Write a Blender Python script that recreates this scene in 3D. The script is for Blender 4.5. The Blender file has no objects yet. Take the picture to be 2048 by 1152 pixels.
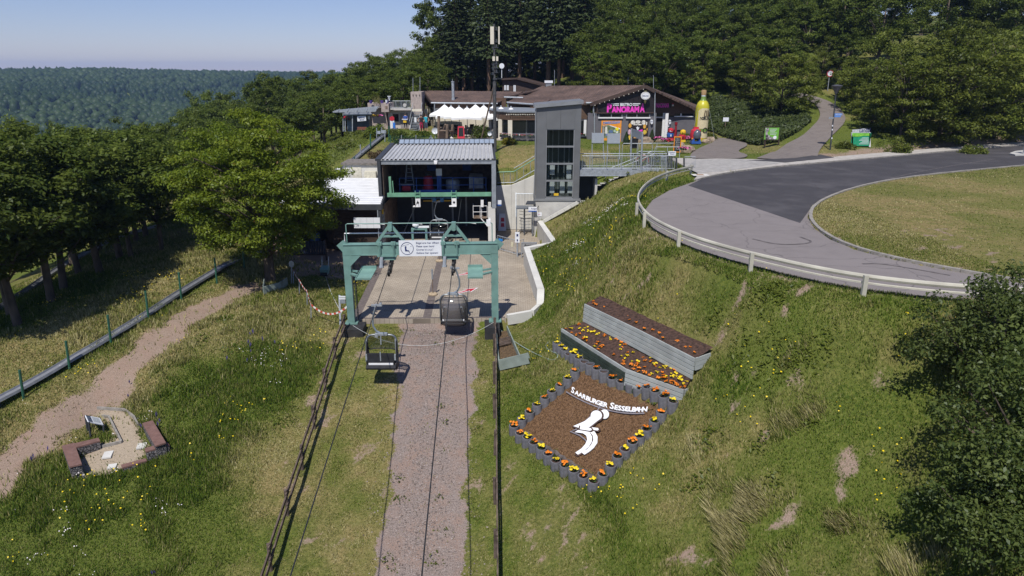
import bpy, bmesh, math, random
import numpy as np
from mathutils import Vector, Matrix, noise as mnoise

R = math.radians
sc = bpy.context.scene
# ------------------------------------------------------------------ camera
F_PX = 1365.0            # focal length in pixels of a 2048 wide frame (24 mm)
PITCH = R(17.6)
CAM_Z = 12.0
cam_d = bpy.data.cameras.new("camera")
cam_d.lens = 24.0
cam_d.sensor_width = 36.0
cam_d.clip_start = 0.1
cam_d.clip_end = 20000
cam = bpy.data.objects.new("camera", cam_d)
sc.collection.objects.link(cam)
cam.location = (0, 0, CAM_Z)
cam.rotation_euler = (R(90) - PITCH, 0, 0)
sc.camera = cam
sc.render.resolution_x, sc.render.resolution_y = 1024, 576
# ------------------------------------------------------------------ sky, sun, exposure
SUN_TRAVEL = Vector((0.85, 3.2, -5.0)).normalized()
SUN_EL = math.asin(-SUN_TRAVEL.z)
SUN_AZ = math.atan2(-SUN_TRAVEL.x, -SUN_TRAVEL.y)
w = bpy.data.worlds.new("World"); sc.world = w
w.use_nodes = True
nt = w.node_tree
sky = nt.nodes.new("ShaderNodeTexSky")
sky.sky_type = 'NISHITA'
sky.sun_disc = False
sky.sun_elevation = SUN_EL
sky.sun_rotation = SUN_AZ % (2 * math.pi)
sky.altitude = 300
sky.air_density = 1.0
sky.dust_density = .15
sky.ozone_density = 6.0
wb = nt.nodes.new("ShaderNodeMix"); wb.data_type = 'RGBA'; wb.blend_type = 'MULTIPLY'; wb.inputs[0].default_value = 1   # white balance of the whole sky
wb.inputs[7].default_value = (1.02, .90, 1.04, 1)
nt.links.new(sky.outputs[0], wb.inputs[6]); nt.links.new(wb.outputs[2], nt.nodes["Background"].inputs[0])
nt.nodes["Background"].inputs[1].default_value = 0.092
sun_d = bpy.data.lights.new("sun", 'SUN')
sun_d.energy = 4.5
sun_d.angle = R(0.53)
sun_d.color = (1.0, 0.955, 0.89)
sun = bpy.data.objects.new("sun", sun_d)
sc.collection.objects.link(sun)
sun.rotation_euler = SUN_TRAVEL.to_track_quat('-Z', 'Y').to_euler()
sun.location = (-20, -60, 90)
sc.view_settings.view_transform = 'Standard'
sc.view_settings.look = 'None'
sc.view_settings.exposure = 0.08
sc.view_settings.gamma = 1.0
sc.view_settings.use_curve_mapping = False
cy = sc.cycles
cy.max_bounces = 6; cy.diffuse_bounces = 3; cy.glossy_bounces = 3
cy.transmission_bounces = 4; cy.transparent_max_bounces = 8; cy.volume_bounces = 0
cy.use_denoising = True
try:
 cy.denoiser = 'OPENIMAGEDENOISE'
except Exception:
 pass
cy.sample_clamp_indirect = 6.0
cy.caustics_reflective = False; cy.caustics_refractive = False
rng = np.random.default_rng(7)
random.seed(7)

# ------------------------------------------------------------------ pixel -> world helpers (2048 x 1152 frame)
CP, SP = math.cos(PITCH), math.sin(PITCH)
def ray(px, py):
 dx, dy = (px - 1024) / F_PX, (576 - py) / F_PX
 return Vector((dx, CP + dy * SP, -SP + dy * CP))
def P(px, py, z):                    # the point at height z
 d = ray(px, py); t = (z - CAM_Z) / d.z
 return Vector((d.x * t, d.y * t, z))
def D(px, py, Y):                    # the point at distance Y north
 d = ray(px, py); t = Y / d.y
 return Vector((d.x * t, Y, CAM_Z + d.z * t))

# ------------------------------------------------------------------ object helpers
COL = sc.collection
def srgb(h):
 h = h.lstrip('#'); c = [int(h[i:i + 2], 16) / 255 for i in (0, 2, 4)]
 return tuple(x / 12.92 if x <= .04045 else ((x + .055) / 1.055) ** 2.4 for x in c)
_M = {}
def mat(name, col=(.5, .5, .5), rough=.6, metal=0., var=.12, scale=6., bump=0., bscale=40., spec=.4, dirt=0., stretch=None):
 """plain procedural material: base colour broken up by two noises, optional grime and bump"""
 if name in _M: return _M[name]
 m = bpy.data.materials.new(name); m.use_nodes = True; _M[name] = m
 t = m.node_tree; b = t.nodes["Principled BSDF"]
 b.inputs["Roughness"].default_value = rough
 b.inputs["Metallic"].default_value = metal
 b.inputs["Specular IOR Level"].default_value = spec
 co = t.nodes.new("ShaderNodeTexCoord")
 src = co.outputs["Object"]
 if stretch:
  mp = t.nodes.new("ShaderNodeMapping"); mp.inputs["Scale"].default_value = stretch
  t.links.new(src, mp.inputs[0]); src = mp.outputs[0]
 n = t.nodes.new("ShaderNodeTexNoise"); n.inputs["Scale"].default_value = scale; n.inputs["Detail"].default_value = 6
 t.links.new(src, n.inputs["Vector"])
 r = t.nodes.new("ShaderNodeMapRange"); r.inputs[1].default_value = .3; r.inputs[2].default_value = .7
 r.inputs[3].default_value = 1 - var * 2; r.inputs[4].default_value = 1 + var
 t.links.new(n.outputs[0], r.inputs[0])
 mx = t.nodes.new("ShaderNodeMix"); mx.data_type = 'RGBA'; mx.blend_type = 'MULTIPLY'; mx.inputs[0].default_value = 1
 mx.inputs[6].default_value = (*col, 1)
 t.links.new(r.outputs[0], mx.inputs[7])
 out = mx.outputs[2]
 if dirt:
  n2 = t.nodes.new("ShaderNodeTexNoise"); n2.inputs["Scale"].default_value = scale * .35; n2.inputs["Detail"].default_value = 8
  t.links.new(src, n2.inputs["Vector"])
  r2 = t.nodes.new("ShaderNodeMapRange"); r2.inputs[1].default_value = .5; r2.inputs[2].default_value = .75; r2.inputs[4].default_value = dirt
  t.links.new(n2.outputs[0], r2.inputs[0])
  m2 = t.nodes.new("ShaderNodeMix"); m2.data_type = 'RGBA'
  m2.inputs[7].default_value = (.09, .075, .055, 1)
  t.links.new(r2.outputs[0], m2.inputs[0]); t.links.new(out, m2.inputs[6]); out = m2.outputs[2]
 t.links.new(out, b.inputs["Base Color"])
 if bump:
  n3 = t.nodes.new("ShaderNodeTexNoise"); n3.inputs["Scale"].default_value = bscale; n3.inputs["Detail"].default_value = 4
  t.links.new(src, n3.inputs["Vector"])
  bp = t.nodes.new("ShaderNodeBump"); bp.inputs["Strength"].default_value = bump; bp.inputs["Distance"].default_value = .02
  t.links.new(n3.outputs[0], bp.inputs["Height"]); t.links.new(bp.outputs[0], b.inputs["Normal"])
 return m

def glassmat(name, tint=(.03, .035, .04), alpha=.35, rough=.05):
 """thin tinted pane: part see-through, part dark gloss"""
 if name in _M: return _M[name]
 m = bpy.data.materials.new(name); m.use_nodes = True; _M[name] = m
 t = m.node_tree; b = t.nodes["Principled BSDF"]
 b.inputs["Base Color"].default_value = (*tint, 1); b.inputs["Roughness"].default_value = rough
 b.inputs["Specular IOR Level"].default_value = .6
 tr = t.nodes.new("ShaderNodeBsdfTransparent"); tr.inputs[0].default_value = (.80, .83, .83, 1) if alpha < .7 else (.94, .97, .96, 1)
 mx = t.nodes.new("ShaderNodeMixShader"); mx.inputs[0].default_value = 1 - alpha
 t.links.new(tr.outputs[0], mx.inputs[1]); t.links.new(b.outputs[0], mx.inputs[2])
 t.links.new(mx.outputs[0], t.nodes["Material Output"].inputs[0])
 return m

def tag(o, label=None, cat=None, group=None, kind=None):
 if label: o["label"] = label
 if cat: o["category"] = cat
 if group: o["group"] = group
 if kind: o["kind"] = kind
 return o
def thing(name, label, cat, loc=(0, 0, 0), group=None):
 o = bpy.data.objects.new(name, None); COL.objects.link(o); o.location = loc
 o.empty_display_size = .2
 return tag(o, label, cat, group)
def wloc(o):
 v = Vector((0, 0, 0))
 while o is not None:
  v = v + Vector(o.location); o = o.parent
 return v
def copy_tree(o, parent=None):
 c = o.copy(); COL.objects.link(c); c.parent = parent
 for ch in o.children: copy_tree(ch, c)
 return c
def mesh_np(name, V, F, mats=(), smooth=False, mi=None, tint=None):
 """V (n,3) array, F (m,k) array -> mesh; tint: (m,) value per face stored as a face attribute"""
 V = np.ascontiguousarray(V, dtype=np.float32); F = np.ascontiguousarray(F, dtype=np.int32)
 me = bpy.data.meshes.new(name)
 n, k = F.shape
 me.vertices.add(len(V)); me.vertices.foreach_set("co", V.ravel())
 me.loops.add(n * k); me.loops.foreach_set("vertex_index", F.ravel())
 me.polygons.add(n)
 me.polygons.foreach_set("loop_start", np.arange(0, n * k, k, dtype=np.int32))
 me.polygons.foreach_set("loop_total", np.full(n, k, dtype=np.int32))
 if smooth: me.polygons.foreach_set("use_smooth", np.ones(n, dtype=bool))
 for m in mats: me.materials.append(m)
 if mi is not None: me.polygons.foreach_set("material_index", np.asarray(mi, dtype=np.int32))
 if tint is not None:
  a = me.attributes.new("tint", 'FLOAT', 'FACE'); a.data.foreach_set("value", np.asarray(tint, dtype=np.float32))
 me.update(calc_edges=True)
 return me

class MB:
 """collects simple solids in world (or local) coordinates, built as ONE mesh object"""
 def __init__(s, M=None):
  s.v, s.f, s.mi, s.M = [], [], [], M
 def add(s, vs, fs, m=0):
  b = len(s.v)
  for p in vs:
   p = Vector(p)
   s.v.append(s.M @ p if s.M else p)
  for f in fs:
   s.f.append([b + i for i in f]); s.mi.append(m)
  return s
 def box(s, c, d, rz=0., m=0, rx=0., ry=0.):
  """centre c, full size d"""
  c = Vector(c); h = [x / 2 for x in d]
  Q = Matrix.Rotation(rz, 3, 'Z') @ Matrix.Rotation(ry, 3, 'Y') @ Matrix.Rotation(rx, 3, 'X')
  vs = [c + Q @ Vector((x * h[0], y * h[1], z * h[2])) for z in (-1, 1) for y in (-1, 1) for x in (-1, 1)]
  return s.add(vs, [(0, 2, 3, 1), (4, 5, 7, 6), (0, 1, 5, 4), (2, 6, 7, 3), (0, 4, 6, 2), (1, 3, 7, 5)], m)
 def bb(s, lo, hi, m=0):
  return s.box([(a + b) / 2 for a, b in zip(lo, hi)], [abs(b - a) for a, b in zip(lo, hi)], m=m)
 def bar(s, a, b, wd, ht=None, m=0, up=(0, 0, 1)):
  """square bar from a to b"""
  a, b = Vector(a), Vector(b); ht = ht or wd
  d = (b - a).normalized(); u = Vector(up)
  if abs(d.dot(u)) > .98: u = Vector((0, 1, 0))
  x = d.cross(u).normalized(); y = x.cross(d)
  vs = [p + x * (sx * wd / 2) + y * (sy * ht / 2) for p in (a, b) for sy in (-1, 1) for sx in (-1, 1)]
  return s.add(vs, [(0, 1, 3, 2), (4, 6, 7, 5), (0, 4, 5, 1), (2, 3, 7, 6), (0, 2, 6, 4), (1, 5, 7, 3)], m)
 def tube(s, pts, r, n=6, m=0, cap=True, r2=None):
  pts = [Vector(p) for p in pts]; k = len(pts)
  rings = []
  pu = None
  for i, p in enumerate(pts):
   d = (pts[min(i + 1, k - 1)] - pts[max(i - 1, 0)]).normalized()
   if pu is None:
    pu = Vector((0, 0, 1)) if abs(d.z) < .9 else Vector((1, 0, 0))
   x = d.cross(pu).normalized(); y = x.cross(d).normalized(); pu = y
   rr = r[i] if isinstance(r, (list, tuple)) else (r if r2 is None else r + (r2 - r) * i / (k - 1))
   rings.append([p + x * math.cos(a) * rr + y * math.sin(a) * rr for a in [2 * math.pi * j / n for j in range(n)]])
  vs = [q for rg in rings for q in rg]
  fs = []
  for i in range(k - 1):
   for j in range(n):
    j2 = (j + 1) % n
    fs.append((i * n + j, i * n + j2, (i + 1) * n + j2, (i + 1) * n + j))
  if cap:
   fs.append(tuple(range(n - 1, -1, -1))); fs.append(tuple((k - 1) * n + j for j in range(n)))
  return s.add(vs, fs, m)
 def lathe(s, prof, c=(0, 0, 0), n=16, m=0, cap=True):
  """profile of (radius, z)"""
  c = Vector(c); vs, fs = [], []
  for r, z in prof:
   vs += [c + Vector((r * math.cos(a), r * math.sin(a), z)) for a in [2 * math.pi * j / n for j in range(n)]]
  for i in range(len(prof) - 1):
   for j in range(n):
    j2 = (j + 1) % n
    fs.append((i * n + j, i * n + j2, (i + 1) * n + j2, (i + 1) * n + j))
  if cap:
   fs.append(tuple(range(n - 1, -1, -1))); fs.append(tuple((len(prof) - 1) * n + j for j in range(n)))
  return s.add(vs, fs, m)
 def prism(s, poly, z0, z1, m=0):
  """vertical prism over a plan polygon; z0/z1 numbers or lists"""
  n = len(poly)
  zz0 = z0 if isinstance(z0, (list, tuple)) else [z0] * n
  zz1 = z1 if isinstance(z1, (list, tuple)) else [z1] * n
  a = sum(poly[i][0] * poly[(i + 1) % n][1] - poly[(i + 1) % n][0] * poly[i][1] for i in range(n))
  idx = list(range(n)) if a > 0 else list(range(n - 1, -1, -1))
  vs = [(poly[i][0], poly[i][1], zz0[i]) for i in idx] + [(poly[i][0], poly[i][1], zz1[i]) for i in idx]
  fs = [tuple(range(n - 1, -1, -1)), tuple(range(n, 2 * n))]
  for i in range(n):
   j = (i + 1) % n
   fs.append((i, j, n + j, n + i))
  return s.add(vs, fs, m)
 def slab(s, quad, th, m=0):
  """thick sheet: polygon of 3-D points, extruded by th along its normal (downwards)"""
  q = [Vector(p) for p in quad]; n = len(q)
  nr = (q[1] - q[0]).cross(q[2] - q[0]).normalized()
  if nr.z < 0: q.reverse(); nr = -nr
  lo = [p - nr * th for p in q]
  fs = [tuple(range(n)), tuple(range(2 * n - 1, n - 1, -1))]
  for i in range(n):
   j = (i + 1) % n
   fs.append((i, n + i, n + j, j))
  return s.add(q + lo, fs, m)
 def plate(s, poly, o, u, v, th, m=0):
  """flat plate: 2-D polygon in the frame origin o, axes u, v; thickness th along u x v"""
  o, u, v = Vector(o), Vector(u), Vector(v); nr = u.cross(v).normalized(); n = len(poly)
  ar = sum(poly[i][0] * poly[(i + 1) % n][1] - poly[(i + 1) % n][0] * poly[i][1] for i in range(n))
  if ar < 0: poly = poly[::-1]
  a = [o + u * x + v * y for x, y in poly]
  b = [p + nr * th for p in a]
  fs = [tuple(range(n - 1, -1, -1)), tuple(range(n, 2 * n))]
  for i in range(n):
   j = (i + 1) % n
   fs.append((i, j, n + j, n + i))
  return s.add(a + b, fs, m)
 def build(s, name, mats, parent=None, smooth=False, kind=None, label=None):
  off = wloc(parent)
  me = bpy.data.meshes.new(name)
  me.from_pydata([tuple(p - off) for p in s.v], [], s.f)
  if not isinstance(mats, (list, tuple)): mats = [mats]
  for m in mats: me.materials.append(m)
  if len(mats) > 1: me.polygons.foreach_set("material_index", s.mi)
  if smooth:
   me.polygons.foreach_set("use_smooth", [True] * len(me.polygons))
   me.set_sharp_from_angle(angle=R(40))
  me.update()
  o = bpy.data.objects.new(name, me); COL.objects.link(o); o.parent = parent
  return tag(o, label=label, kind=kind)

def inpoly(x, y, poly):
 x = np.asarray(x, float); y = np.asarray(y, float); r = np.zeros(x.shape, bool); n = len(poly)
 for i in range(n):
  x0, y0 = poly[i][0], poly[i][1]; x1, y1 = poly[(i + 1) % n][0], poly[(i + 1) % n][1]
  c = ((y0 > y) != (y1 > y))
  with np.errstate(divide='ignore', invalid='ignore'):
   xi = (x1 - x0) * (y - y0) / ((y1 - y0) if y1 != y0 else 1e-9) + x0
  r ^= c & (x < xi)
 return r
def pdist(x, y, line):
 """distance to a polyline"""
 d = np.full(np.shape(x), 1e9)
 for i in range(len(line) - 1):
  ax, ay = line[i][0], line[i][1]; bx, by = line[i + 1][0], line[i + 1][1]
  vx, vy = bx - ax, by - ay; L = vx * vx + vy * vy + 1e-12
  t = np.clip(((x - ax) * vx + (y - ay) * vy) / L, 0, 1)
  d = np.minimum(d, np.hypot(x - ax - t * vx, y - ay - t * vy))
 return d
def sstep(a, b, x):
 t = np.clip((np.asarray(x, float) - a) / (b - a), 0, 1); return t * t * (3 - 2 * t)
def vnoise(x, y, s, seed=0):
 """cheap tileless value noise in numpy"""
 x = np.asarray(x, float) * s + 57.3 * seed; y = np.asarray(y, float) * s - 31.7 * seed
 xi, yi = np.floor(x), np.floor(y); fx, fy = x - xi, y - yi
 fx = fx * fx * (3 - 2 * fx); fy = fy * fy * (3 - 2 * fy)
 def h(a, b):
  q = np.sin(a * 127.1 + b * 311.7 + seed * 17.13) * 43758.5453
  return q - np.floor(q)
 return (h(xi, yi) * (1 - fx) + h(xi + 1, yi) * fx) * (1 - fy) + (h(xi, yi + 1) * (1 - fx) + h(xi + 1, yi + 1) * fx) * fy
def text_mesh(body, size, depth=.01, space=1., bold=0., align='LEFT'):
 """lettering from Blender's built-in font, as a mesh in the XY plane"""
 cu = bpy.data.curves.new("t", 'FONT'); cu.body = body; cu.size = size; cu.extrude = depth
 cu.align_x = align; cu.space_character = space; cu.offset = bold; cu.resolution_u = 3
 ob = bpy.data.objects.new("t", cu); COL.objects.link(ob)
 bpy.context.view_layer.update()
 me = bpy.data.meshes.new_from_object(ob.evaluated_get(bpy.context.evaluated_depsgraph_get()))
 bpy.data.objects.remove(ob); bpy.data.curves.remove(cu)
 return me
def text(name, body, size, o, u, v, m, parent=None, depth=.01, bold=0., align='LEFT', space=1., fit=None):
 """place lettering at o with axes u (reading) and v (up); fit = wanted width"""
 me = text_mesh(body, size, depth, space, bold, align)
 u, v = Vector(u).normalized(), Vector(v).normalized(); n = u.cross(v)
 V = np.array([p.co[:] for p in me.vertices]) if len(me.vertices) else np.zeros((0, 3))
 if fit and len(V):
  wd = V[:, 0].max() - V[:, 0].min(); V[:, 0] *= fit / wd
 off = wloc(parent)
 for i, p in enumerate(me.vertices):
  p.co = Vector(o) + u * V[i, 0] + v * V[i, 1] + n * V[i, 2] - off
 me.materials.append(m); me.name = name
 ob = bpy.data.objects.new(name, me); COL.objects.link(ob); ob.parent = parent
 return ob
# ================================================================== TERRAIN
ROAD_Z = 5.0
def PL(pts, z): return [tuple(P(x, y, z)[:2]) for x, y in pts]
# retaining wall beside the plaza: plan x, y, top height
WALL = [(1.9, 50.8, 1.25), (2.6, 43.8, 1.3), (0.75, 42.8, 1.2), (1.35, 34.8, 0.9), (1.30, 34.2, .25), (0.95, 33.6, .14), (-0.3, 33.0, .12)]
PLAZA = [(-8.1, 32.55), (-0.3, 32.75)] + [(a, b) for a, b, c in WALL[::-1]] + [(1.9, 53.2), (-1.2, 53.2), (-1.3, 57.0), (-9.6, 57.0), (-9.0, 47.0), (-8.3, 41)]
_wo = [(1.95, 51.2), (2.0, 50.8), (2.85, 43.75), (2.75, 43.55), (1.0, 42.62), (1.58, 34.8), (1.42, 34.05), (1.05, 33.5), (-0.3, 32.9)]
PLAZA_CUT = [(-8.1, 32.55), (-0.3, 32.75)] + _wo[::-1] + [(4.9, 51.2), (4.9, 53.7), (-1.2, 53.7), (-1.3, 57.0), (-9.6, 57.0), (-9.0, 47.0), (-8.3, 41)]
STAIRCUT = [(4.9, 50.9), (6.0, 50.4), (7.6, 51.9), (9.2, 52.4), (11.0, 52.8), (11.2, 54.8), (4.9, 54.8)]
PORTAL_C = Vector((-4.43, 32.2, 0)); YAW = R(2.5)
# guard rail foot (outer edge of the road), inner edge of the loop, far kerb: all at road level
RAIL_PX = [(1385, 347), (1345, 357), (1310, 371), (1285, 390), (1273, 412), (1278, 433), (1297, 456), (1330, 476), (1380, 499), (1450, 522), (1525, 542), (1620, 565), (1725, 585), (1850, 600), (1960, 609), (2150, 618), (2400, 622)]
OUT_PX = [(1392, 362), (1340, 380), (1305, 400), (1290, 420), (1290, 438), (1308, 458), (1340, 475), (1388, 496), (1455, 518), (1530, 537), (1625, 559), (1728, 577), (1850, 592), (1960, 600), (2150, 609), (2400, 613)]
IN_PX = [(2400, 590), (2150, 579), (2040, 566), (1960, 552), (1880, 538), (1790, 520), (1715, 501), (1660, 479), (1628, 456), (1615, 435), (1622, 415), (1650, 397), (1695, 380), (1760, 364), (1850, 351), (1960, 340), (2060, 331), (2250, 316), (2500, 300)]
FAR_PX = [(2500, 262), (2250, 276), (2060, 290), (1960, 298), (1850, 308), (1740, 318), (1640, 327), (1560, 334), (1490, 342), (1435, 351), (1392, 362)]
RAIL = PL(RAIL_PX, ROAD_Z); OUTER = PL(OUT_PX, ROAD_Z); INNER = PL(IN_PX, ROAD_Z); FARK = PL(FAR_PX, ROAD_Z)
ROADPOLY = OUTER + INNER + FARK[:-1]
WALK_PX = [(2500, 256), (2250, 270), (2060, 284), (1960, 291.5), (1850, 300), (1740, 309), (1640, 318), (1560, 326)]
FLAT5 = PL(RAIL_PX[:-1] + [(2400, 616)], ROAD_Z) + PL([(2500, 262), (2250, 276), (2060, 284), (1850, 300), (1640, 318), (1560, 310), (1500, 287), (1440, 279), (1340, 281), (1180, 290), (1165, 318), (1330, 336)], ROAD_Z)

ctl = []
def C(x, y, z): ctl.append((x, y, z))
def Cp(px, py, t):                               # pixel + depth along the axis
 d = ray(px, py) * t; ctl.append((d.x, d.y, CAM_Z + d.z))
def pl(y): return -.28 * (32 - y)
for x in (-18, -12, -8.2, -4.5, -1.2):
 for y in (0, 12, 20, 26, 30): C(x, y, pl(y))
for x in (-30, -45): 
 for y in (0, 14, 26): C(x, y, pl(y) - (.6 if x > -40 else 4))
for x, y, z in [(-12, 33, 0.0), (-12, 38, .05), (-11, 44, .1), (-18, 36, .2), (-25, 32, -.2), (-25, 40, .2), (-28, 54, .6), (-17, 43, .7), (-14.5, 50, 2.2), (-16, 55, 3.0),
    (-14, 54, 3.6), (-18, 64, 4.2), (-13, 64, 5.1), (-24, 64, 2.0), (-36, 33, -2.5), (-38, 48, -3), (-40, 62, -3), (-34, 76, -1), (-20, 76, 4.2), (-15, 73, 6.0), (-12, 76, 6.0), (-12, 84, 6.0),
    (-60, 30, -11), (-60, 60, -9), (-60, 100, -9), (-30, 100, 1.5), (-12, 98, 6.5), (10, 100, 8.5), (30, 95, 10.5), (60, 95, 11), (90, 90, 12), (90, 50, 6.5), (-40, 150, -1), (-16, 150, 5), (30, 150, 17), (90, 150, 20), (-100, 150, -18), (-100, 80, -20), (-100, 20, -20), (-90, -20, -24),
    (-6, 58.5, 5.0), (-10, 58, 4.6), (-9.8, 53, 2.6), (0, 56, 4.5), (3, 57, 4.7), (-2, 64, 5.5), (-9, 66, 5.5), (-8, 76, 5.7), (4, 70, 5.5), (8, 72, 5.2), (6, 58, 4.9), (12, 63, 5.0), (20, 66, 5.0), (20, 76, 5.1), (24, 80, 6.2), (28, 84, 8.2), (36, 88, 9.0), (24, 90, 8.6), (32, 74, 6.6), (40, 80, 7.2), (50, 84, 7.4), (44, 70, 5.7)]:
 C(x, y, z)
# bank between the wall and the road, slope with the flower beds
for x, y, z in [(2.6, 50, 1.0), (3.2, 44.5, 1.35), (1.35, 42.2, 1.05), (1.8, 38, .95), (1.95, 35, .7), (1.6, 33.4, .1), (5.4, 50.3, 2.7), (4.2, 47, 2.2), (8.0, 50, 4.3), (.6, 30.5, -.5)]:
 C(x, y, z)
UPH = Vector((.873, .486, 0))
B1 = [P(1169, 607, 2.3), P(1280, 660, 2.3), P(1390, 716, 2.3)]; B2 = [P(1123, 656, 1.12), P(1252, 737, 1.12), P(1368, 779, 1.12)]
B2A = B2[0]
for p in B1: C(p.x, p.y, 1.48); q = p + UPH * .95; C(q.x, q.y, 2.45)
for p in B2: q = p - UPH * .3; C(q.x, q.y, .2)
for x, y, z in ((1020, 862, -1.65), (1105, 922, -1.65), (1190, 972, -1.65), (1110, 800, -.6), (1255, 895, -.75)): p = P(x, y, z); C(p.x, p.y, z)
BG = lambda x, y: -1.65 + .6 * ((x - 2.83) * .873 + (y - 20.1) * .486)
for x, y in [(4, 15), (8, 12), (7.5, 18), (11, 15), (12, 18)]: C(x, y, BG(x, y))
C(16, 12, 5.0); C(22, 12, 5.5); C(4, 2, -6); C(14, 0, -1)
for x, y in RAIL[1:-1]: C(x, y, 4.82)
for px, py in [(1700, 430), (1900, 420), (2040, 500), (1480, 430), (1900, 320)]: p = P(px, py, 5.0); C(p.x, p.y, 5.0)
ctl = np.array(ctl)
_c = ctl[:, :2] / 50.0
def _U(r2): return np.where(r2 > 1e-12, .5 * r2 * np.log(np.maximum(r2, 1e-12)), 0)
_n = len(_c)
_K = _U(((_c[:, None] - _c[None]) ** 2).sum(-1)) + np.eye(_n) * 2e-4
_Pm = np.hstack([np.ones((_n, 1)), _c])
_A = np.block([[_K, _Pm], [_Pm.T, np.zeros((3, 3))]])
_sol = np.linalg.solve(_A, np.concatenate([ctl[:, 2], np.zeros(3)]))
def tps(x, y):
 sh = np.shape(x); q = np.stack([np.ravel(x), np.ravel(y)], -1).astype(float) / 50
 out = np.empty(len(q))
 for i in range(0, len(q), 40000):
  b = q[i:i + 40000]
  r2 = ((b[:, None] - _c[None]) ** 2).sum(-1)
  out[i:i + 40000] = _U(r2) @ _sol[:_n] + _sol[_n] + b @ _sol[_n + 1:]
 return out.reshape(sh)
def farz(x, y):
 d = np.hypot(x, y)
 left = -75 * sstep(90, 420, d) + (72 + 9 * sstep(-.45, -.62, x / np.maximum(y, 1))) * sstep(600, 1450, d) + (9 * (vnoise(x, y, .0045, 3) - .5) + 16 * (vnoise(x, y, .0016, 6) - .6)) * sstep(200, 700, d) + 6 * sstep(1600, 3500, d)
 left = left + 26 * (np.exp(-(((x + 520) / 190) ** 2 + ((y - 700) / 150) ** 2)))
 right = 18 + .09 * np.clip(y - 150, -200, 300)
 s = sstep(-130, 60, x - .12 * (y - 150))
 return left * (1 - s) + right * s
def bound(poly): return poly + [poly[0]]
def hfun(x, y):
 x = np.asarray(x, float); y = np.asarray(y, float)
 wf = sstep(95, 190, np.hypot(x, (y - 45) * .95))
 wf = np.maximum(wf, sstep(0, 60, -y))
 z = tps(np.clip(x, -120, 120), np.clip(y, -60, 190)) * (1 - wf) + farz(x, y) * wf
 # level ground for the road loop and the bistro forecourt
 m = inpoly(x, y, FLAT5); d = np.where(m, 0, pdist(x, y, bound(FLAT5)))
 k = 1 - sstep(0, 2.5, d)
 tgt = np.where(m & ~inpoly(x, y, ROADPOLY), 4.97, 4.9)
 z = z * (1 - k) + tgt * k
 isl = inpoly(x, y, ISLAND); z = np.where(isl, 5.04 + .10 * sstep(0, 3, pdist(x, y, bound(ISLAND))), z)
 # small bumps in the meadow
 near = (y > 8) & (y < 60) & (np.abs(x) < 45) & ~m
 z = z + np.where(near, .10 * (vnoise(x, y, .7, 1) - .5) + .05 * (vnoise(x, y, 2.1, 2) - .5), 0)
 p = inpoly(x, y, PLAZA_CUT); z = np.where(p, -.08, z)
 hp = inpoly(x, y, HOLLOW); z = np.where(hp, np.minimum(z, .0), z)
 if SEAT_C is not None:
  ds = np.where(inpoly(x, y, SEATS), 0, pdist(x, y, bound(SEATS))); ks = 1 - sstep(.5, 2.2, ds)
  z = z * (1 - ks) + (SEAT_C[2] + .13 * (y - SEAT_C[1])) * ks
 # cut for the raised beds (heights measured uphill from the lower board line)
 du = (x - B2A[0]) * .873 + (y - B2A[1]) * .486; dl = (x - B2A[0]) * .486 - (y - B2A[1]) * .873
 zc = np.where(du < 0, .22, np.where(du < .84, .88 + .38 * du, np.where(du < 1.8, 2.12 + .2 * (du - .84), 2.3 + 1.5 * (du - 1.8))))
 zc = zc + 2.5 * np.maximum(0, np.maximum(-dl - .3, dl - 7.4))
 z = np.where((du > -.5) & (du < 3.2) & (dl > -2) & (dl < 9.5), np.minimum(z, zc), z)
 sp_ = inpoly(x, y, STAIRCUT); z = np.where(sp_, np.minimum(z, 2.35 + .32 * np.clip(x - 6.2, 0, 9)), z)
 return z
ISLAND = INNER
SEAT_C = None
HOLLOW = [(-17.0, 43.0), (-9.0, 43.0), (-9.0, 53.5), (-17.5, 53.5)]     # level yard under the dark shed
def hz(x, y): return float(hfun(np.array([x]), np.array([y]))[0])
_T = np.concatenate([np.linspace(8, 120, 900), np.linspace(121, 600, 240)])
def G(px, py, lift=0.):
 """where the sight line through a pixel meets the ground"""
 d = ray(px, py); X, Y, Z = d.x * _T, d.y * _T, CAM_Z + d.z * _T
 h = hfun(X, Y) + lift; s = Z - h
 i = int(np.argmax(s < 0))
 if i == 0: i = len(_T) - 1
 a = s[i - 1] / (s[i - 1] - s[i]) if s[i - 1] != s[i] else 0
 t = _T[i - 1] + (_T[i] - _T[i - 1]) * a
 v = d * t
 return Vector((v.x, v.y, CAM_Z + v.z))
def GP(pts): return [tuple(G(a, b)[:2]) for a, b in pts]

def axis(lo, hi, st, far_lo, far_hi, g=1.13):
 a = list(np.arange(lo, hi + 1e-6, st)); s = st; v = hi
 while v < far_hi: s *= g; v += s; a.append(v)
 s = st; v = lo; pre = []
 while v > far_lo: s *= g; v -= s; pre.append(v)
 return np.array(pre[::-1] + a)
gx = axis(-32, 34, .27, -3200, 3200); gy = axis(9, 84, .27, -260, 5200)
GX, GY = np.meshgrid(gx, gy)
GZ = hfun(GX, GY)
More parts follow.
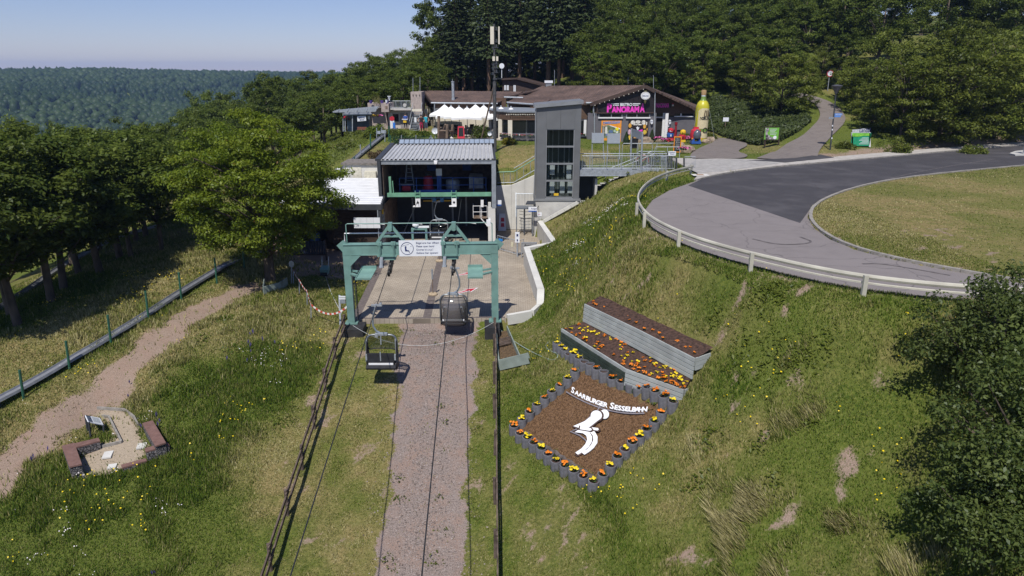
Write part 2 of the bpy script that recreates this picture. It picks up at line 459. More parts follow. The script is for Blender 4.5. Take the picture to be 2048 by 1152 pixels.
# ---- what grows or lies where (masks used by the ground material and by the grass)
SAND = GP([(505, 574), (455, 594), (400, 622), (350, 655), (300, 695), (245, 738), (180, 790), (110, 850), (50, 910), (-20, 970), (-120, 1060)])
TRACK = GP([(878, 640), (872, 700), (866, 800), (860, 900), (853, 1020), (847, 1152)]); TRACK.append((TRACK[-1][0] + .35, TRACK[-1][1] - 8))
SEATS = GP([(150, 935), (200, 893), (235, 880), (232, 850), (205, 828), (230, 822), (262, 838), (268, 868), (290, 893), (285, 912), (245, 935), (205, 945)])
_sq = [(150, 935), (200, 893), (235, 880), (232, 850), (205, 828), (230, 822), (262, 838), (268, 868), (290, 893), (285, 912), (245, 935), (205, 945)]
SEAT_C = tuple(G(225, 895)); SEATS = GP(_sq); GZ = hfun(GX, GY)
BED = GP([(1024, 862), (1110, 795), (1152, 748), (1160, 738), (1240, 775), (1335, 812), (1322, 828), (1265, 890), (1196, 962), (1110, 915)])
SHED_DIRT = GP([(598, 548), (760, 548), (770, 515), (690, 500), (600, 520)])
MOWN = [(-9.2, 33), (-9.3, 5), (1.5, 5), (2.6, 19), (.2, 24.5), (.0, 27), (2.0, 30), (1.2, 33)]
def masks(x, y):
 n1 = vnoise(x, y, .9, 11) * .6 + vnoise(x, y, 2.7, 12) * .4
 n2 = vnoise(x, y, .22, 13) * .65 + vnoise(x, y, .6, 14) * .35
 sand = 1 - sstep(.50, 1.2, pdist(x, y, SAND) + (n1 - .5) * 1.2)
 hw = 1.22 + .33 * sstep(20, 31, y); trk = 1 - sstep(hw, hw + .5, pdist(x, y, TRACK) + (n1 - .5) * .9)
 st = np.where(inpoly(x, y, SEATS), 1., 1 - sstep(0, .5, pdist(x, y, bound(SEATS)) + (n1 - .5) * .6))
 bed = np.where(inpoly(x, y, BED), 1., 0.)
 shd = np.where(inpoly(x, y, SHED_DIRT), 1., 1 - sstep(0, .9, pdist(x, y, bound(SHED_DIRT)) + (n1 - .5) * 1.2))
 hol = np.where(inpoly(x, y, HOLLOW), 1., 0.)
 rail = (1 - sstep(.25, .8, pdist(x, y, OUTER) + (n1 - .5) * .5))
 dm = pdist(x, y, bound(MOWN)); mown = sstep(-.7, .7, np.where(inpoly(x, y, MOWN), dm, -dm) + (n1 - .5) * 1.6)
 # bare earth showing between the tufts on the right-hand bank
 rb = ((x > 4.2) & (y < 31) & (x < 20)).astype(float)
 bare = rb * .85 * sstep(.59, .79, vnoise(x * .75 + y * .35, y * 1.3 - x * .4, .9, 21) * .40 + vnoise(x, y, 2.3, 22) * .35 + vnoise(x, y, 5.5, 23) * .25)
 bare = np.maximum(bare, mown * .75 * sstep(.60, .78, n1 * .7 + .3 * vnoise(x, y, 6, 24)) * (x > -9))
 dry = np.clip(sstep(.42 - .05 * rb, .75 - .05 * rb, n2 * (1 - .35 * rb) + .35 * rb * n1) * (.7 + .1 * rb) + mown * .35 * sstep(.35, .6, n1), 0, 1)
 dry = np.maximum(dry, .9 * (1 - sstep(1.2, 3.2, np.abs(pdist(x, y, RODEL) - 2.6) + (n1 - .5) * 2)) * (y < 45))
 inis = inpoly(x, y, ISLAND).astype(float)
 dry = np.maximum(dry, inis * (.45 + .5 * sstep(.35, .65, n2)))
 edge = inis * (1 - sstep(.4, 1.8, pdist(x, y, INNER) + (n1 - .5) * 2))
 bank = ((x > -1.1) & (x < 9) & (y > 56) & (y < 64)) | ((x < -9) & (x > -16) & (y > 54) & (y < 63) & (x > -12.7 + (y - 60) * .12))
 dry = np.maximum(dry, bank * .85)
 verge = .75 * (1 - sstep(.3, 1.6, pdist(x, y, WALKV) + (n1 - .5) * 1.2)) * (y > 55)
 dirt = np.maximum.reduce([verge, sand, st, shd * .9, hol, rail * .45, bare, edge * .6 * sstep(.5, .7, n1)])
 return dirt, trk, bed, np.clip(dry, 0, 1), mown, sand, st
WALKV = [(a, b + 1.0) for a, b in PL(WALK_PX[1:], ROAD_Z)]
RODEL = GP([(-60, 852), (0, 815), (60, 777), (135, 733), (215, 685), (300, 632), (360, 594), (430, 552), (492, 508)]) + [(-15.1, 50.0), (-14.3, 56.0), (-13.4, 63.0), (-12.8, 68.0), (-12.2, 73.5)]
flat = lambda a: np.ascontiguousarray(a.ravel(), dtype=np.float32)
md, mt, mb, mdry, mmown, msand, mst = masks(GX, GY)
ny, nx = GX.shape
idx = np.arange(ny * nx).reshape(ny, nx)
quads = np.stack([idx[:-1, :-1], idx[:-1, 1:], idx[1:, 1:], idx[1:, :-1]], -1).reshape(-1, 4)
gme = mesh_np("ground", np.stack([flat(GX), flat(GY), flat(GZ)], -1), quads, smooth=True)
for nm, a in (("dirt", md), ("track", mt), ("bed", mb), ("dry", mdry), ("mown", mmown), ("sand", msand), ("pale", mst)):
 at = gme.attributes.new(nm, 'FLOAT', 'POINT'); at.data.foreach_set("value", flat(a))
ground = bpy.data.objects.new("ground", gme); COL.objects.link(ground); tag(ground, kind="structure")

def ground_material():
 m = bpy.data.materials.new("meadow_ground"); m.use_nodes = True; t = m.node_tree; N = t.nodes; L = t.links
 b = N["Principled BSDF"]; b.inputs["Roughness"].default_value = .95; b.inputs["Specular IOR Level"].default_value = .1
 geo = N.new("ShaderNodeNewGeometry"); pos = geo.outputs["Position"]
 def noise(s, d=5, r=.55):
  n = N.new("ShaderNodeTexNoise"); n.inputs["Scale"].default_value = s; n.inputs["Detail"].default_value = d; n.inputs["Roughness"].default_value = r
  L.new(pos, n.inputs["Vector"]); return n.outputs[0]
 def rng_(v, a, b_, c=0., d=1.):
  r = N.new("ShaderNodeMapRange"); r.inputs[1].default_value = a; r.inputs[2].default_value = b_; r.inputs[3].default_value = c; r.inputs[4].default_value = d
  L.new(v, r.inputs[0]); return r.outputs[0]
 def mix(f, a, b_):
  x = N.new("ShaderNodeMix"); x.data_type = 'RGBA'
  for s, v in ((0, f), (6, a), (7, b_)):
   if isinstance(v, tuple): x.inputs[s].default_value = (*v, 1)
   elif isinstance(v, float): x.inputs[s].default_value = v
   else: L.new(v, x.inputs[s])
  return x.outputs[2]
 def attr(n):
  a = N.new("ShaderNodeAttribute"); a.attribute_name = n; return a.outputs["Fac"]
 def mth(op, a, b_):
  x = N.new("ShaderNodeMath"); x.operation = op; x.use_clamp = True
  for i, v in enumerate((a, b_)):
   if isinstance(v, float): x.inputs[i].default_value = v
   else: L.new(v, x.inputs[i])
  return x.outputs[0]
 fine = noise(9, 6, .7); mid = noise(1.7, 5); big = noise(.28, 4); grit = noise(34, 3, .6)
 green = mix(rng_(fine, .38, .64), (.055, .084, .014), (.140, .162, .034))
 green = mix(rng_(big, .42, .62, 0, .7), green, (.115, .140, .028))
 straw = mix(rng_(fine, .35, .66), (.14, .115, .045), (.32, .25, .115))
 dryf = mth('ADD', mth('MULTIPLY', attr("dry"), rng_(mid, .28, .60, .35, 1.1)), mth('MULTIPLY', rng_(fine, .60, .75), .35))
 col = mix(dryf, green, straw)
 earth = mix(rng_(grit, .35, .65), (.19, .14, .105), (.37, .285, .225))
 earth = mix(rng_(mid, .35, .7, 0, .45), earth, (.29, .19, .145))
 earth = mix(attr("pale"), earth, mix(rng_(grit, .3, .7), (.30, .24, .175), (.46, .385, .29)))
 df = rng_(mth('ADD', attr("dirt"), rng_(fine, .25, .75, -.45, .40)), .34, .72)
 col = mix(df, col, earth)
 grav = mix(rng_(grit, .36, .62), (.135, .108, .095), (.33, .27, .24))
 grav = mix(rng_(mid, .42, .66, 0, .55), grav, (.29, .195, .15))
 tf = rng_(mth('ADD', attr("track"), rng_(fine, .3, .7, -.38, .22)), .42, .58)
 col = mix(tf, col, grav)
 vor = N.new("ShaderNodeTexVoronoi"); vor.inputs["Scale"].default_value = 26; L.new(pos, vor.inputs["Vector"])
 chip = N.new("ShaderNodeValToRGB"); L.new(vor.outputs["Color"], chip.inputs[0])
 e = chip.color_ramp.elements; e[0].color = (.045, .024, .012, 1); e[1].color = (.22, .13, .07, 1)
 col = mix(attr("bed"), col, chip.outputs[0])
 L.new(col, b.inputs["Base Color"])
 bp = N.new("ShaderNodeBump"); bp.inputs["Strength"].default_value = .8; bp.inputs["Distance"].default_value = .08
 L.new(fine, bp.inputs["Height"]); L.new(bp.outputs[0], b.inputs["Normal"])
 return m
gme.materials.append(ground_material())

# ------------------------------------------------------------------ paved surfaces
def asphalt(name, col, patch, sc_=1.2):
 m = bpy.data.materials.new(name); m.use_nodes = True; t = m.node_tree; N = t.nodes; L = t.links
 b = N["Principled BSDF"]; b.inputs["Roughness"].default_value = .85; b.inputs["Specular IOR Level"].default_value = .3
 geo = N.new("ShaderNodeNewGeometry")
 def nz(s, d=6):
  n = N.new("ShaderNodeTexNoise"); n.inputs["Scale"].default_value = s; n.inputs["Detail"].default_value = d; L.new(geo.outputs["Position"], n.inputs["Vector"]); return n.outputs[0]
 def rg(v, a, b_, c, d):
  r = N.new("ShaderNodeMapRange"); r.inputs[1].default_value = a; r.inputs[2].default_value = b_; r.inputs[3].default_value = c; r.inputs[4].default_value = d; L.new(v, r.inputs[0]); return r.outputs[0]
 def mix(f, a, b_, bt='MIX'):
  x = N.new("ShaderNodeMix"); x.data_type = 'RGBA'; x.blend_type = bt
  for s, v in ((0, f), (6, a), (7, b_)):
   if isinstance(v, tuple): x.inputs[s].default_value = (*v, 1)
   elif isinstance(v, float): x.inputs[s].default_value = v
   else: L.new(v, x.inputs[s])
  return x.outputs[2]
 g = nz(60, 3)
 c = mix(rg(g, .3, .7, 0., 1.), tuple(v * .72 for v in col), tuple(v * 1.25 for v in col))
 c = mix(rg(nz(sc_), .45, .68, 0., .55), c, patch)
 c = mix(rg(nz(.35, 4), .5, .7, 0., .35), c, tuple(v * 1.35 for v in patch))
 vo = N.new("ShaderNodeTexVoronoi"); vo.feature = 'DISTANCE_TO_EDGE'; vo.inputs["Scale"].default_value = .33
 wp = N.new("ShaderNodeTexNoise"); wp.inputs["Scale"].default_value = .8; L.new(geo.outputs["Position"], wp.inputs["Vector"])
 ad = N.new("ShaderNodeVectorMath"); ad.operation = 'ADD'; L.new(geo.outputs["Position"], ad.inputs[0]); L.new(wp.outputs["Color"], ad.inputs[1])
 L.new(ad.outputs[0], vo.inputs["Vector"])
 c = mix(rg(vo.outputs[0], .002, .010, .4, 0.), c, (.035, .033, .034))
 L.new(c, b.inputs["Base Color"])
 bp = N.new("ShaderNodeBump"); bp.inputs["Strength"].default_value = .35; bp.inputs["Distance"].default_value = .01
 L.new(g, bp.inputs["Height"]); L.new(bp.outputs[0], b.inputs["Normal"])
 return m
M_OLD = asphalt("old_asphalt", (.215, .192, .186), (.180, .160, .155))
M_NEW = asphalt("new_asphalt", (.056, .053, .057), (.085, .080, .083), .7)
M_PATH = asphalt("path_asphalt", (.19, .165, .150), (.14, .118, .105))
M_PAVE = mat("paving_concrete", (.44, .41, .37), .85, var=.10, scale=3, bump=.2, dirt=.25)
M_CONC = mat("concrete", (.50, .49, .46), .85, var=.10, scale=1.6, bump=.25, bscale=18, dirt=.22)
M_CONCW = mat("pale_concrete", (.62, .61, .57), .85, var=.07, scale=1.2, bump=.15, bscale=14, dirt=.12)
def sheet(name, poly, z, m, th=.04, parent=None, kind="structure"):
 """flat paved sheet with a real edge, triangulated cleanly"""
 bm = bmesh.new()
 vs = [bm.verts.new((p[0], p[1], z)) for p in poly]
 f = bm.faces.new(vs)
 if f.normal.z < 0 or f.calc_area() == 0: f.normal_flip()
 f.normal_update()
 if f.normal.z < 0: f.normal_flip()
 r = bmesh.ops.extrude_face_region(bm, geom=[f])
 for v in [g for g in r["geom"] if isinstance(g, bmesh.types.BMVert)]: v.co.z += 0.0
 for v in vs: v.co.z -= th
 bmesh.ops.recalc_face_normals(bm, faces=bm.faces)
 bmesh.ops.triangulate(bm, faces=[q for q in bm.faces if len(q.verts) > 4])
 me = bpy.data.meshes.new(name); bm.to_mesh(me); bm.free(); me.materials.append(m)
 o = bpy.data.objects.new(name, me); COL.objects.link(o); o.parent = parent
 return tag(o, kind=kind if parent is None else None)
road = sheet("road", ROADPOLY, ROAD_Z, M_OLD, .15)
NEWP = PL([(1376, 371), (1600, 446)] + [(1613, 428), (1622, 415), (1650, 397), (1695, 380), (1760, 364), (1850, 351), (1960, 340), (2060, 331), (2250, 316), (2500, 300)] + FAR_PX[:-1] + [(1400, 360)], ROAD_Z)
newlane = sheet("new_asphalt_lane", NEWP, ROAD_Z + .006, M_NEW, .004)
# kerb stones: inner loop and far side, each stone a piece of the road
M_KERB = mat("kerb_stone", (.30, .28, .25), .9, var=.15, scale=5, bump=.3, dirt=.35)
def resample(line, step):
 out = [Vector((line[0][0], line[0][1], 0))]; acc = 0
 for i in range(len(line) - 1):
  a, b = Vector((*line[i][:2], 0)), Vector((*line[i + 1][:2], 0)); L = (b - a).length
  while acc + step <= L + 1e-9:
   acc += step; out.append(a.lerp(b, acc / L))
  acc -= L
 return out
def smooth_line(line, k=2):
 for _ in range(k):
  q = [line[0]]
  for i in range(len(line) - 1):
   a, b = line[i], line[i + 1]
   q += [tuple(.75 * a[j] + .25 * b[j] for j in range(len(a))), tuple(.25 * a[j] + .75 * b[j] for j in range(len(a)))]
  q.append(line[-1]); line = q
 return line
def kerb(line, side, wd, top, name, step=1.0, limit=300):
 pts = resample(smooth_line(line, 1), step)
 for i in range(min(len(pts) - 1, limit)):
  a, b = pts[i], pts[i + 1]; d = (b - a).normalized(); n = Vector((-d.y, d.x, 0)) * side
  c = (a + b) / 2 + n * wd / 2
  k = MB().box((c.x, c.y, top - .1), (step - .015, wd, .2 + random.uniform(-.01, .01)), rz=math.atan2(d.y, d.x))
  k.build(name, M_KERB, road)
kerb([p for p in INNER if p[0] < 60], -1, .16, ROAD_Z + .115, "kerb_stone")
kerb([p for p in FARK if p[0] < 62], -1, .14, ROAD_Z + .10, "kerb_stone")
for mk in ([(1505, 478), (1560, 491), (1632, 486), (1600, 474)], [(1725, 528), (1760, 527), (1840, 540), (1900, 551)], [(1650, 395), (1720, 372), (1850, 340), (1990, 318)]):
 mp = [Vector((*p, 0)) for p in smooth_line(PL(mk, ROAD_Z), 2)]; V, Fq = [], []
 for i, p in enumerate(mp): d = (mp[min(i + 1, len(mp) - 1)] - mp[max(i - 1, 0)]).normalized(); V += [(p.x - d.y * .05, p.y + d.x * .05, 5.011), (p.x + d.y * .05, p.y - d.x * .05, 5.011)]
 for i in range(len(mp) - 1): Fq.append((2 * i, 2 * i + 1, 2 * i + 3, 2 * i + 2))
 o = bpy.data.objects.new("tyre_mark", mesh_np("tyre_mark", np.array(V), np.array(Fq), [mat("tyre_black", (.135, .12, .118), .9, var=.25, scale=3)])); COL.objects.link(o); o.parent = road
# footway along the far kerb, forecourt, paths
WALKP = PL(WALK_PX, ROAD_Z)
fo = [(x + .0, y) for x, y in FARK[:-3]]
def shifted(line, d):
 out = []
 for i, p in enumerate(line):
  a = Vector(line[max(i - 1, 0)][:2]); b = Vector(line[min(i + 1, len(line) - 1)][:2]); t = (b - a).normalized()
  out.append((p[0] - t.y * d, p[1] + t.x * d))
 return out
footway = sheet("pavement", shifted(FARK, -.16) + PL([(1396, 352), (1390, 338), (1372, 336), (1345, 322), (1345, 318), (1560, 321)], ROAD_Z) + WALKP[::-1], ROAD_Z + .085, M_PAVE, .12)
M_PALE = mat("worn_concrete", (.36, .345, .325), .9, var=.12, scale=2.5, dirt=.2, bump=.2)
sheet("forecourt", PL([(1372, 335), (1396, 346), (1440, 343), (1500, 335), (1566, 325), (1480, 318), (1392, 319)], ROAD_Z + .1), ROAD_Z + .10, M_PALE, .02)
sheet("new_asphalt_patch", PL([(1494, 320.5), (1570, 325), (1668, 315), (1640, 309), (1590, 316)], ROAD_Z + .1), ROAD_Z + .106, M_NEW, .03)
def ribbon(name, line, wd, m, lift=.03, n=6, step=.7, wfun=None):
 pts = resample(smooth_line(line, 2), step); V, Fq = [], []
 for i, p in enumerate(pts):
  a, b = pts[max(i - 1, 0)], pts[min(i + 1, len(pts) - 1)]; d = (b - a).normalized(); nn = Vector((-d.y, d.x, 0))
  ww = wfun(i / (len(pts) - 1)) if wfun else wd
  for j in range(n + 1):
   q = p + nn * (ww * (j / n - .5)); V.append((q.x, q.y))
 V = np.array(V); z = hfun(V[:, 0], V[:, 1]) + lift
 V = np.column_stack([V, z]); k = n + 1
 for i in range(len(pts) - 1):
  for j in range(n): Fq.append((i * k + j, i * k + j + 1, (i + 1) * k + j + 1, (i + 1) * k + j))
 me = mesh_np(name, V, np.array(Fq), [m], smooth=True)
 o = bpy.data.objects.new(name, me); COL.objects.link(o); return tag(o, kind="structure")
ribbon("hill_path", [tuple(P(1570, 321, 5.0)[:2]), tuple(G(1600, 295)[:2]), tuple(G(1640, 268)[:2]), tuple(G(1668, 240)[:2]), tuple(G(1660, 218)[:2]), tuple(G(1640, 203)[:2]), tuple(G(1610, 194)[:2]), tuple(G(1580, 189)[:2])], 3.0, M_PATH, .10, wfun=lambda t: 4.6 - 2.0 * min(1, t * 2.5))
_fp = PL([(1385, 320), (1482, 318.5), (1500, 312), (1470, 304), (1500, 291), (1480, 282), (1442, 276.5), (1420, 278), (1432, 284), (1400, 296), (1378, 311)], 5.0); sheet("forecourt_path", smooth_line(_fp + [_fp[0]], 2)[1:-1], ROAD_Z + .085, M_PATH, .05)
# ================================================================== CHAIRLIFT STATION
S = Matrix.Translation(PORTAL_C) @ Matrix.Rotation(YAW, 4, 'Z')
def SL(x, y, z=0.): return S @ Vector((x, y, z))
def sb(): return MB(S)
M_GREEN = mat("sea_green_paint", (.165, .295, .260), .5, var=.10, scale=2.2, dirt=.22, spec=.4)
M_GREEN2 = mat("bright_green_paint", (.16, .36, .24), .5, var=.10, scale=2.2, dirt=.18)
M_BLACKC = mat("tarred_concrete", (.028, .028, .03), .8, var=.2, scale=3, bump=.3, dirt=.25)
M_GALV = mat("galvanised_steel", (.36, .39, .42), .55, metal=.35, var=.12, scale=7)
M_STEEL = mat("dull_steel", (.33, .36, .39), .5, metal=.4, var=.10, scale=4, dirt=.1)
M_WHITE = mat("white_paint", (.78, .78, .78), .5, var=.04, scale=3)
M_SIGNW = mat("sign_white", (.74, .76, .79), .45, var=.03, scale=2)
M_NAVY = mat("navy_print", (.02, .03, .12), .6, var=.05)
M_BLACK = mat("black_rubber", (.012, .012, .013), .6, var=.2, scale=9)
M_DARK = mat("anthracite_metal", (.045, .05, .058), .55, var=.12, scale=2.5, dirt=.15)
M_RED = mat("red_paint", (.52, .03, .05), .45, var=.08)
M_BLUE = mat("blue_paint", (.03, .10, .36), .45, var=.1)
M_YEL = mat("yellow_paint", (.75, .48, .03), .5, var=.08)
M_ORG = mat("orange_paint", (.80, .30, .03), .5, var=.08)
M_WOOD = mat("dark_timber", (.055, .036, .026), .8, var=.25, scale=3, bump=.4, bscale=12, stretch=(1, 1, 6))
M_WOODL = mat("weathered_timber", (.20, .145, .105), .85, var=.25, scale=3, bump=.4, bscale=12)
M_CORR = mat("aluminium_sheet", (.60, .60, .59), .42, metal=.25, var=.08, scale=1.3, dirt=.12)
M_CORRS = mat("sun_glare_sheet_metal", (.70, .71, .72), .35, metal=.08, var=.05, scale=1.3, dirt=.12)  # near-white base colour paints the sun's glare on sheet metal

# ---- plaza paving: one sheet; the single blocks are 4 to 8 pixels, so the joints are in the material
def block_paving():
 m = bpy.data.materials.new("block_paving"); m.use_nodes = True; t = m.node_tree; N = t.nodes; L = t.links
 b = N["Principled BSDF"]; b.inputs["Roughness"].default_value = .85; b.inputs["Specular IOR Level"].default_value = .25
 co = N.new("ShaderNodeTexCoord")
 br = N.new("ShaderNodeTexBrick"); br.inputs["Scale"].default_value = 1.0
 br.inputs["Color1"].default_value = (.40, .345, .275, 1); br.inputs["Color2"].default_value = (.335, .285, .225, 1); br.inputs["Mortar"].default_value = (.19, .16, .125, 1)
 br.inputs["Mortar Size"].default_value = .012; br.inputs["Brick Width"].default_value = .24; br.inputs["Row Height"].default_value = .16
 L.new(co.outputs["Object"], br.inputs["Vector"])
 n = N.new("ShaderNodeTexNoise"); n.inputs["Scale"].default_value = .55; n.inputs["Detail"].default_value = 8; L.new(co.outputs["Object"], n.inputs["Vector"])
 r = N.new("ShaderNodeMapRange"); r.inputs[1].default_value = .35; r.inputs[2].default_value = .7; r.inputs[3].default_value = 1.12; r.inputs[4].default_value = .80; L.new(n.outputs[0], r.inputs[0])
 mx = N.new("ShaderNodeMix"); mx.data_type = 'RGBA'; mx.blend_type = 'MULTIPLY'; mx.inputs[0].default_value = 1
 L.new(br.outputs[0], mx.inputs[6]); L.new(r.outputs[0], mx.inputs[7]); L.new(mx.outputs[2], b.inputs["Base Color"])
 bp = N.new("ShaderNodeBump"); bp.inputs["Strength"].default_value = .4; bp.inputs["Distance"].default_value = .01; bp.invert = True
 L.new(br.outputs["Fac"], bp.inputs["Height"]); L.new(bp.outputs[0], b.inputs["Normal"])
 return m
plaza = sheet("plaza", PLAZA, 0.0, block_paving(), .25)
M_STRIP = mat("dark_pavers", (.15, .125, .115), .85, var=.18, scale=6, bump=.2)
for a, b, wd in (((-8.0, 32.75), (-8.75, 46.8), .42), ((-4.35, 32.75), (-5.15, 53.0), .42)):
 d = Vector((b[0] - a[0], b[1] - a[1], 0)).normalized(); n = Vector((-d.y, d.x, 0)) * wd / 2
 sheet("paving_band", [(a[0] + n.x, a[1] + n.y), (b[0] + n.x, b[1] + n.y), (b[0] - n.x, b[1] - n.y), (a[0] - n.x, a[1] - n.y)], .006, M_STRIP, .02, parent=plaza)
sheet("paving_band", [(-7.75, 32.62), (-.35, 32.78), (-.35, 32.95), (-7.75, 32.80)], .010, M_STRIP, .02, parent=plaza)
# painted arrows on the blocks
def arrow(px0, px1):
 a, b = P(*px0, 0), P(*px1, 0); d = (b - a); L = d.length; d.normalize(); n = Vector((-d.y, d.x, 0))
 def shp(g):
  return [(a + d * x + n * y) for x, y in [(-g, -.03 - g), (L - .55, -.10 - g), (L - .62 - g, -.28 - g * 1.3), (L + g * 2.5, 0), (L - .62 - g, .28 + g * 1.3), (L - .55, .10 + g), (-g, .03 + g)]]
 t = thing("floor_arrow", "red and white arrow painted on the plaza " + arrow.w, "arrow", (a.x, a.y, 0)); arrow.w = "nearer to the hall, behind the green tray"
 for nm, g, m, z in (("outline", .07, M_WHITE, .016), ("fill", 0, M_RED, .020)):
  mb = MB(); q = shp(g); mb.prism([(p.x, p.y) for p in q], z - .003, z); mb.build(nm, m, t)
arrow.w = "right beside the smoked chair"
arrow((914, 587), (952, 577)); arrow((915, 551), (951, 545))

# ---- portal
pt = thing("portal_frame", "sea green steel portal carrying the ropes at the plaza edge", "portal", SL(0, 0, 0))
for sx in (-1, 1):
 m = sb(); m.box((sx * 3.58, 0, 1.98), (.34, .34, 3.96)); m.box((sx * 3.58, 0, .03), (.62, .5, .06))
 for z in (.6, 1.3, 2.0, 2.7, 3.3): m.box((sx * 3.58 + .18, .1, z), (.03, .05, .05)); m.box((sx * 3.58 - .18, .1, z), (.03, .05, .05))
 m.build("post", M_GREEN, pt)
 f = sb(); f.box((sx * 3.42, -.42, -.75 if sx < 0 else -.6), (1.05 if sx < 0 else .75, 1.15, 1.5 if sx < 0 else 1.2)); f.build("footing", M_BLACKC, pt)
 g = sb(); g.plate([(0, 0), (.55, 0), (0, -.55)], (sx * 3.40, -.19, 3.56), (-sx, 0, 0), (0, 0, 1), .03)
 g.bar((sx * 3.86, -.03, 4.14), (sx * 3.28, -.03, 3.42), .44, .05, up=(0, 1, 0)); g.build("corner_gusset", M_GREEN, pt)
m = sb(); m.box((0, 0, 3.80), (7.46, .36, .50)); m.box((0, 0, 4.06), (7.4, .44, .025)); m.box((0, 0, 3.545), (6.7, .44, .025)); m.build("cross_beam", M_GREEN, pt)
for cx in (-1.43, 1.62):
 m = sb()
 m.bar((cx - .70, .05, 4.07), (cx, .05, 5.0), .13, .12, up=(0, 1, 0)); m.bar((cx + .70, .05, 4.07), (cx, .05, 5.0), .13, .12, up=(0, 1, 0))
 m.bar((cx - .42, .05, 4.42), (cx + .42, .05, 4.42), .10, .10, up=(0, 1, 0)); m.bar((cx - .2, .05, 4.72), (cx + .2, .05, 4.72), .08, .08, up=(0, 1, 0))
 m.box((cx, .05, 4.95), (.20, .36, .26)); m.tube([(cx, -.16, 4.78), (cx, .24, 4.78)], .10, 10); m.build("lifting_gable", M_GREEN, pt)
m = sb(); rail = [(-3.55, .1, 4.06), (-3.55, .1, 4.98), (-3.48, .1, 5.03), (3.40, .1, 5.03), (3.47, .1, 4.98), (3.47, .1, 4.06)]
m.tube(rail, .028, 6); m.build("top_rail", M_GREEN, pt)
m = sb(); m.tube([(-3.72, .45, 4.05), (-3.72, .45, 4.48), (1.1, .45, 4.48), (1.1, .45, 4.05)], .03, 6); m.build("guard_rail", M_WHITE, pt)
m = sb()
for lx in (-3.3, -2.2, -.4, .8, 2.2, 3.0): mc = sb(); mc.tube([(lx, .2, 5.03), (lx + .06, .2, 5.0), (lx + .5, .2, 4.96)], .014, 4); mc.build("cable_end", M_WHITE, pt)
m.box((3.30, .1, 5.02), (.20, .14, .30)); m.box((3.36, .1, 5.20), (.08, .08, .12)); m.build("rail_camera", M_WHITE, pt)
m = sb(); m.bar((-.42, .5, 4.05), (-.42, .5, 4.62), .10); m.bar((.25, .5, 4.05), (.25, .5, 4.62), .10); m.bar((-.47, .5, 4.66), (.30, .5, 4.66), .10); m.build("bracket_frame", M_GREEN, pt)
m = sb(); m.lathe([(.02, 0), (.16, .02), (.16, .10), (.02, .12)], (-.25, .5, 4.80), 12); m.box((.05, .5, 4.76), (.7, .12, .08)); m.build("siren", M_WHITE, pt)
def sheave(cx, lab):
 t = thing("sheave_train", lab, "pulley", SL(cx, -.1, 3.3))
 m = sb()
 m.box((cx - .33, 0, 3.78), (.10, .56, .62)); m.box((cx + .33, 0, 3.78), (.10, .56, .62)); m.box((cx, 0, 3.50), (.95, .52, .07)); m.box((cx, 0, 3.38), (.8, .36, .2))
 for dx in (-.33, .33): m.box((cx + dx, -.22, 4.12), (.22, .16, .16)); m.tube([(cx + dx, -.3, 4.2), (cx + dx, -.3, 3.5)], .02, 5)
 m.build("hanger_frame", M_GREEN, t)
 a, b = Vector((cx + .12, .55, 3.20)), Vector((cx + .12, -.75, 2.80))
 m = sb(); m.bar(a + Vector((.10, 0, .04)), b + Vector((.10, 0, .04)), .05, .16); m.bar((cx + .22, -.05, 3.5), (cx + .22, -.1, 3.05), .12); m.build("rocker", M_BLACK, t)
 for i in range(5):
  p = a.lerp(b, i / 4)
  m = sb(); m.tube([p + Vector((-.05, 0, 0)), p + Vector((.05, 0, 0))], .17, 14); m.tube([p + Vector((-.065, 0, 0)), p + Vector((.09, 0, 0))], .05, 8); m.build("wheel", M_BLACK, t)
 m = sb(); m.tube([(cx - .26, -.25, 3.46), (cx - .28, -.35, 3.05)], .09, 8); m.tube([(cx - .28, -.35, 3.05), (cx - .28, -.38, 2.95)], .12, 8); m.build("damper", M_GALV, t)
sheave(-1.62, "black sheave train under the portal beam, left of the white notice")
sheave(1.42, "black sheave train under the portal beam, right of the white notice")
def tray(cx, sx, lab):
 t = thing("service_tray", lab, "platform", SL(cx, -.4, 2.6))
 m = sb(); q = [(cx - .36 * 1, -.95, 2.55), (cx + .36, -.95, 2.55), (cx + .36 + (.14 if sx < 0 else 0), .15, 2.78), (cx - .36 + (.14 if sx < 0 else 0), .15, 2.78)]
 m.slab(q, .03); m.build("plate", M_GREEN, t)
 m = sb()
 m.bar(Vector(q[2]) + Vector((0, 0, .06)), Vector(q[3]) + Vector((0, 0, .06)), .04, .15); m.bar(Vector(q[0]) + Vector((0, 0, .02)), Vector(q[1]) + Vector((0, 0, .02)), .04, .08)
 m.bar(q[1], q[2], .03, .1) if sx > 0 else m.bar(q[0], q[3], .03, .1); m.build("edge_strip", M_GREEN, t)
 m = sb(); e = sx * 3.42
 m.bar((cx + sx * .36, -.55, 2.62), (e, -.1, 2.60), .16, .08); m.bar((cx + sx * .36, -.1, 2.70), (e, .05, 2.72), .10, .08); m.build("bracket", M_GREEN, t)
tray(-2.72, -1, "sea green sloping tray fixed to the left portal post")
tray(2.62, 1, "sea green square tray fixed to the right portal post")
m = sb()
for dx in (-.13, .13): m.tube([(-3.30, .2 + dx, 0.02), (-3.30, .2 + dx, 3.5)], .02, 5)
for k in range(12): m.tube([(-3.30, .07, .2 + k * .28), (-3.30, .33, .2 + k * .28)], .014, 4)
m.build("ladder", M_DARK, pt)
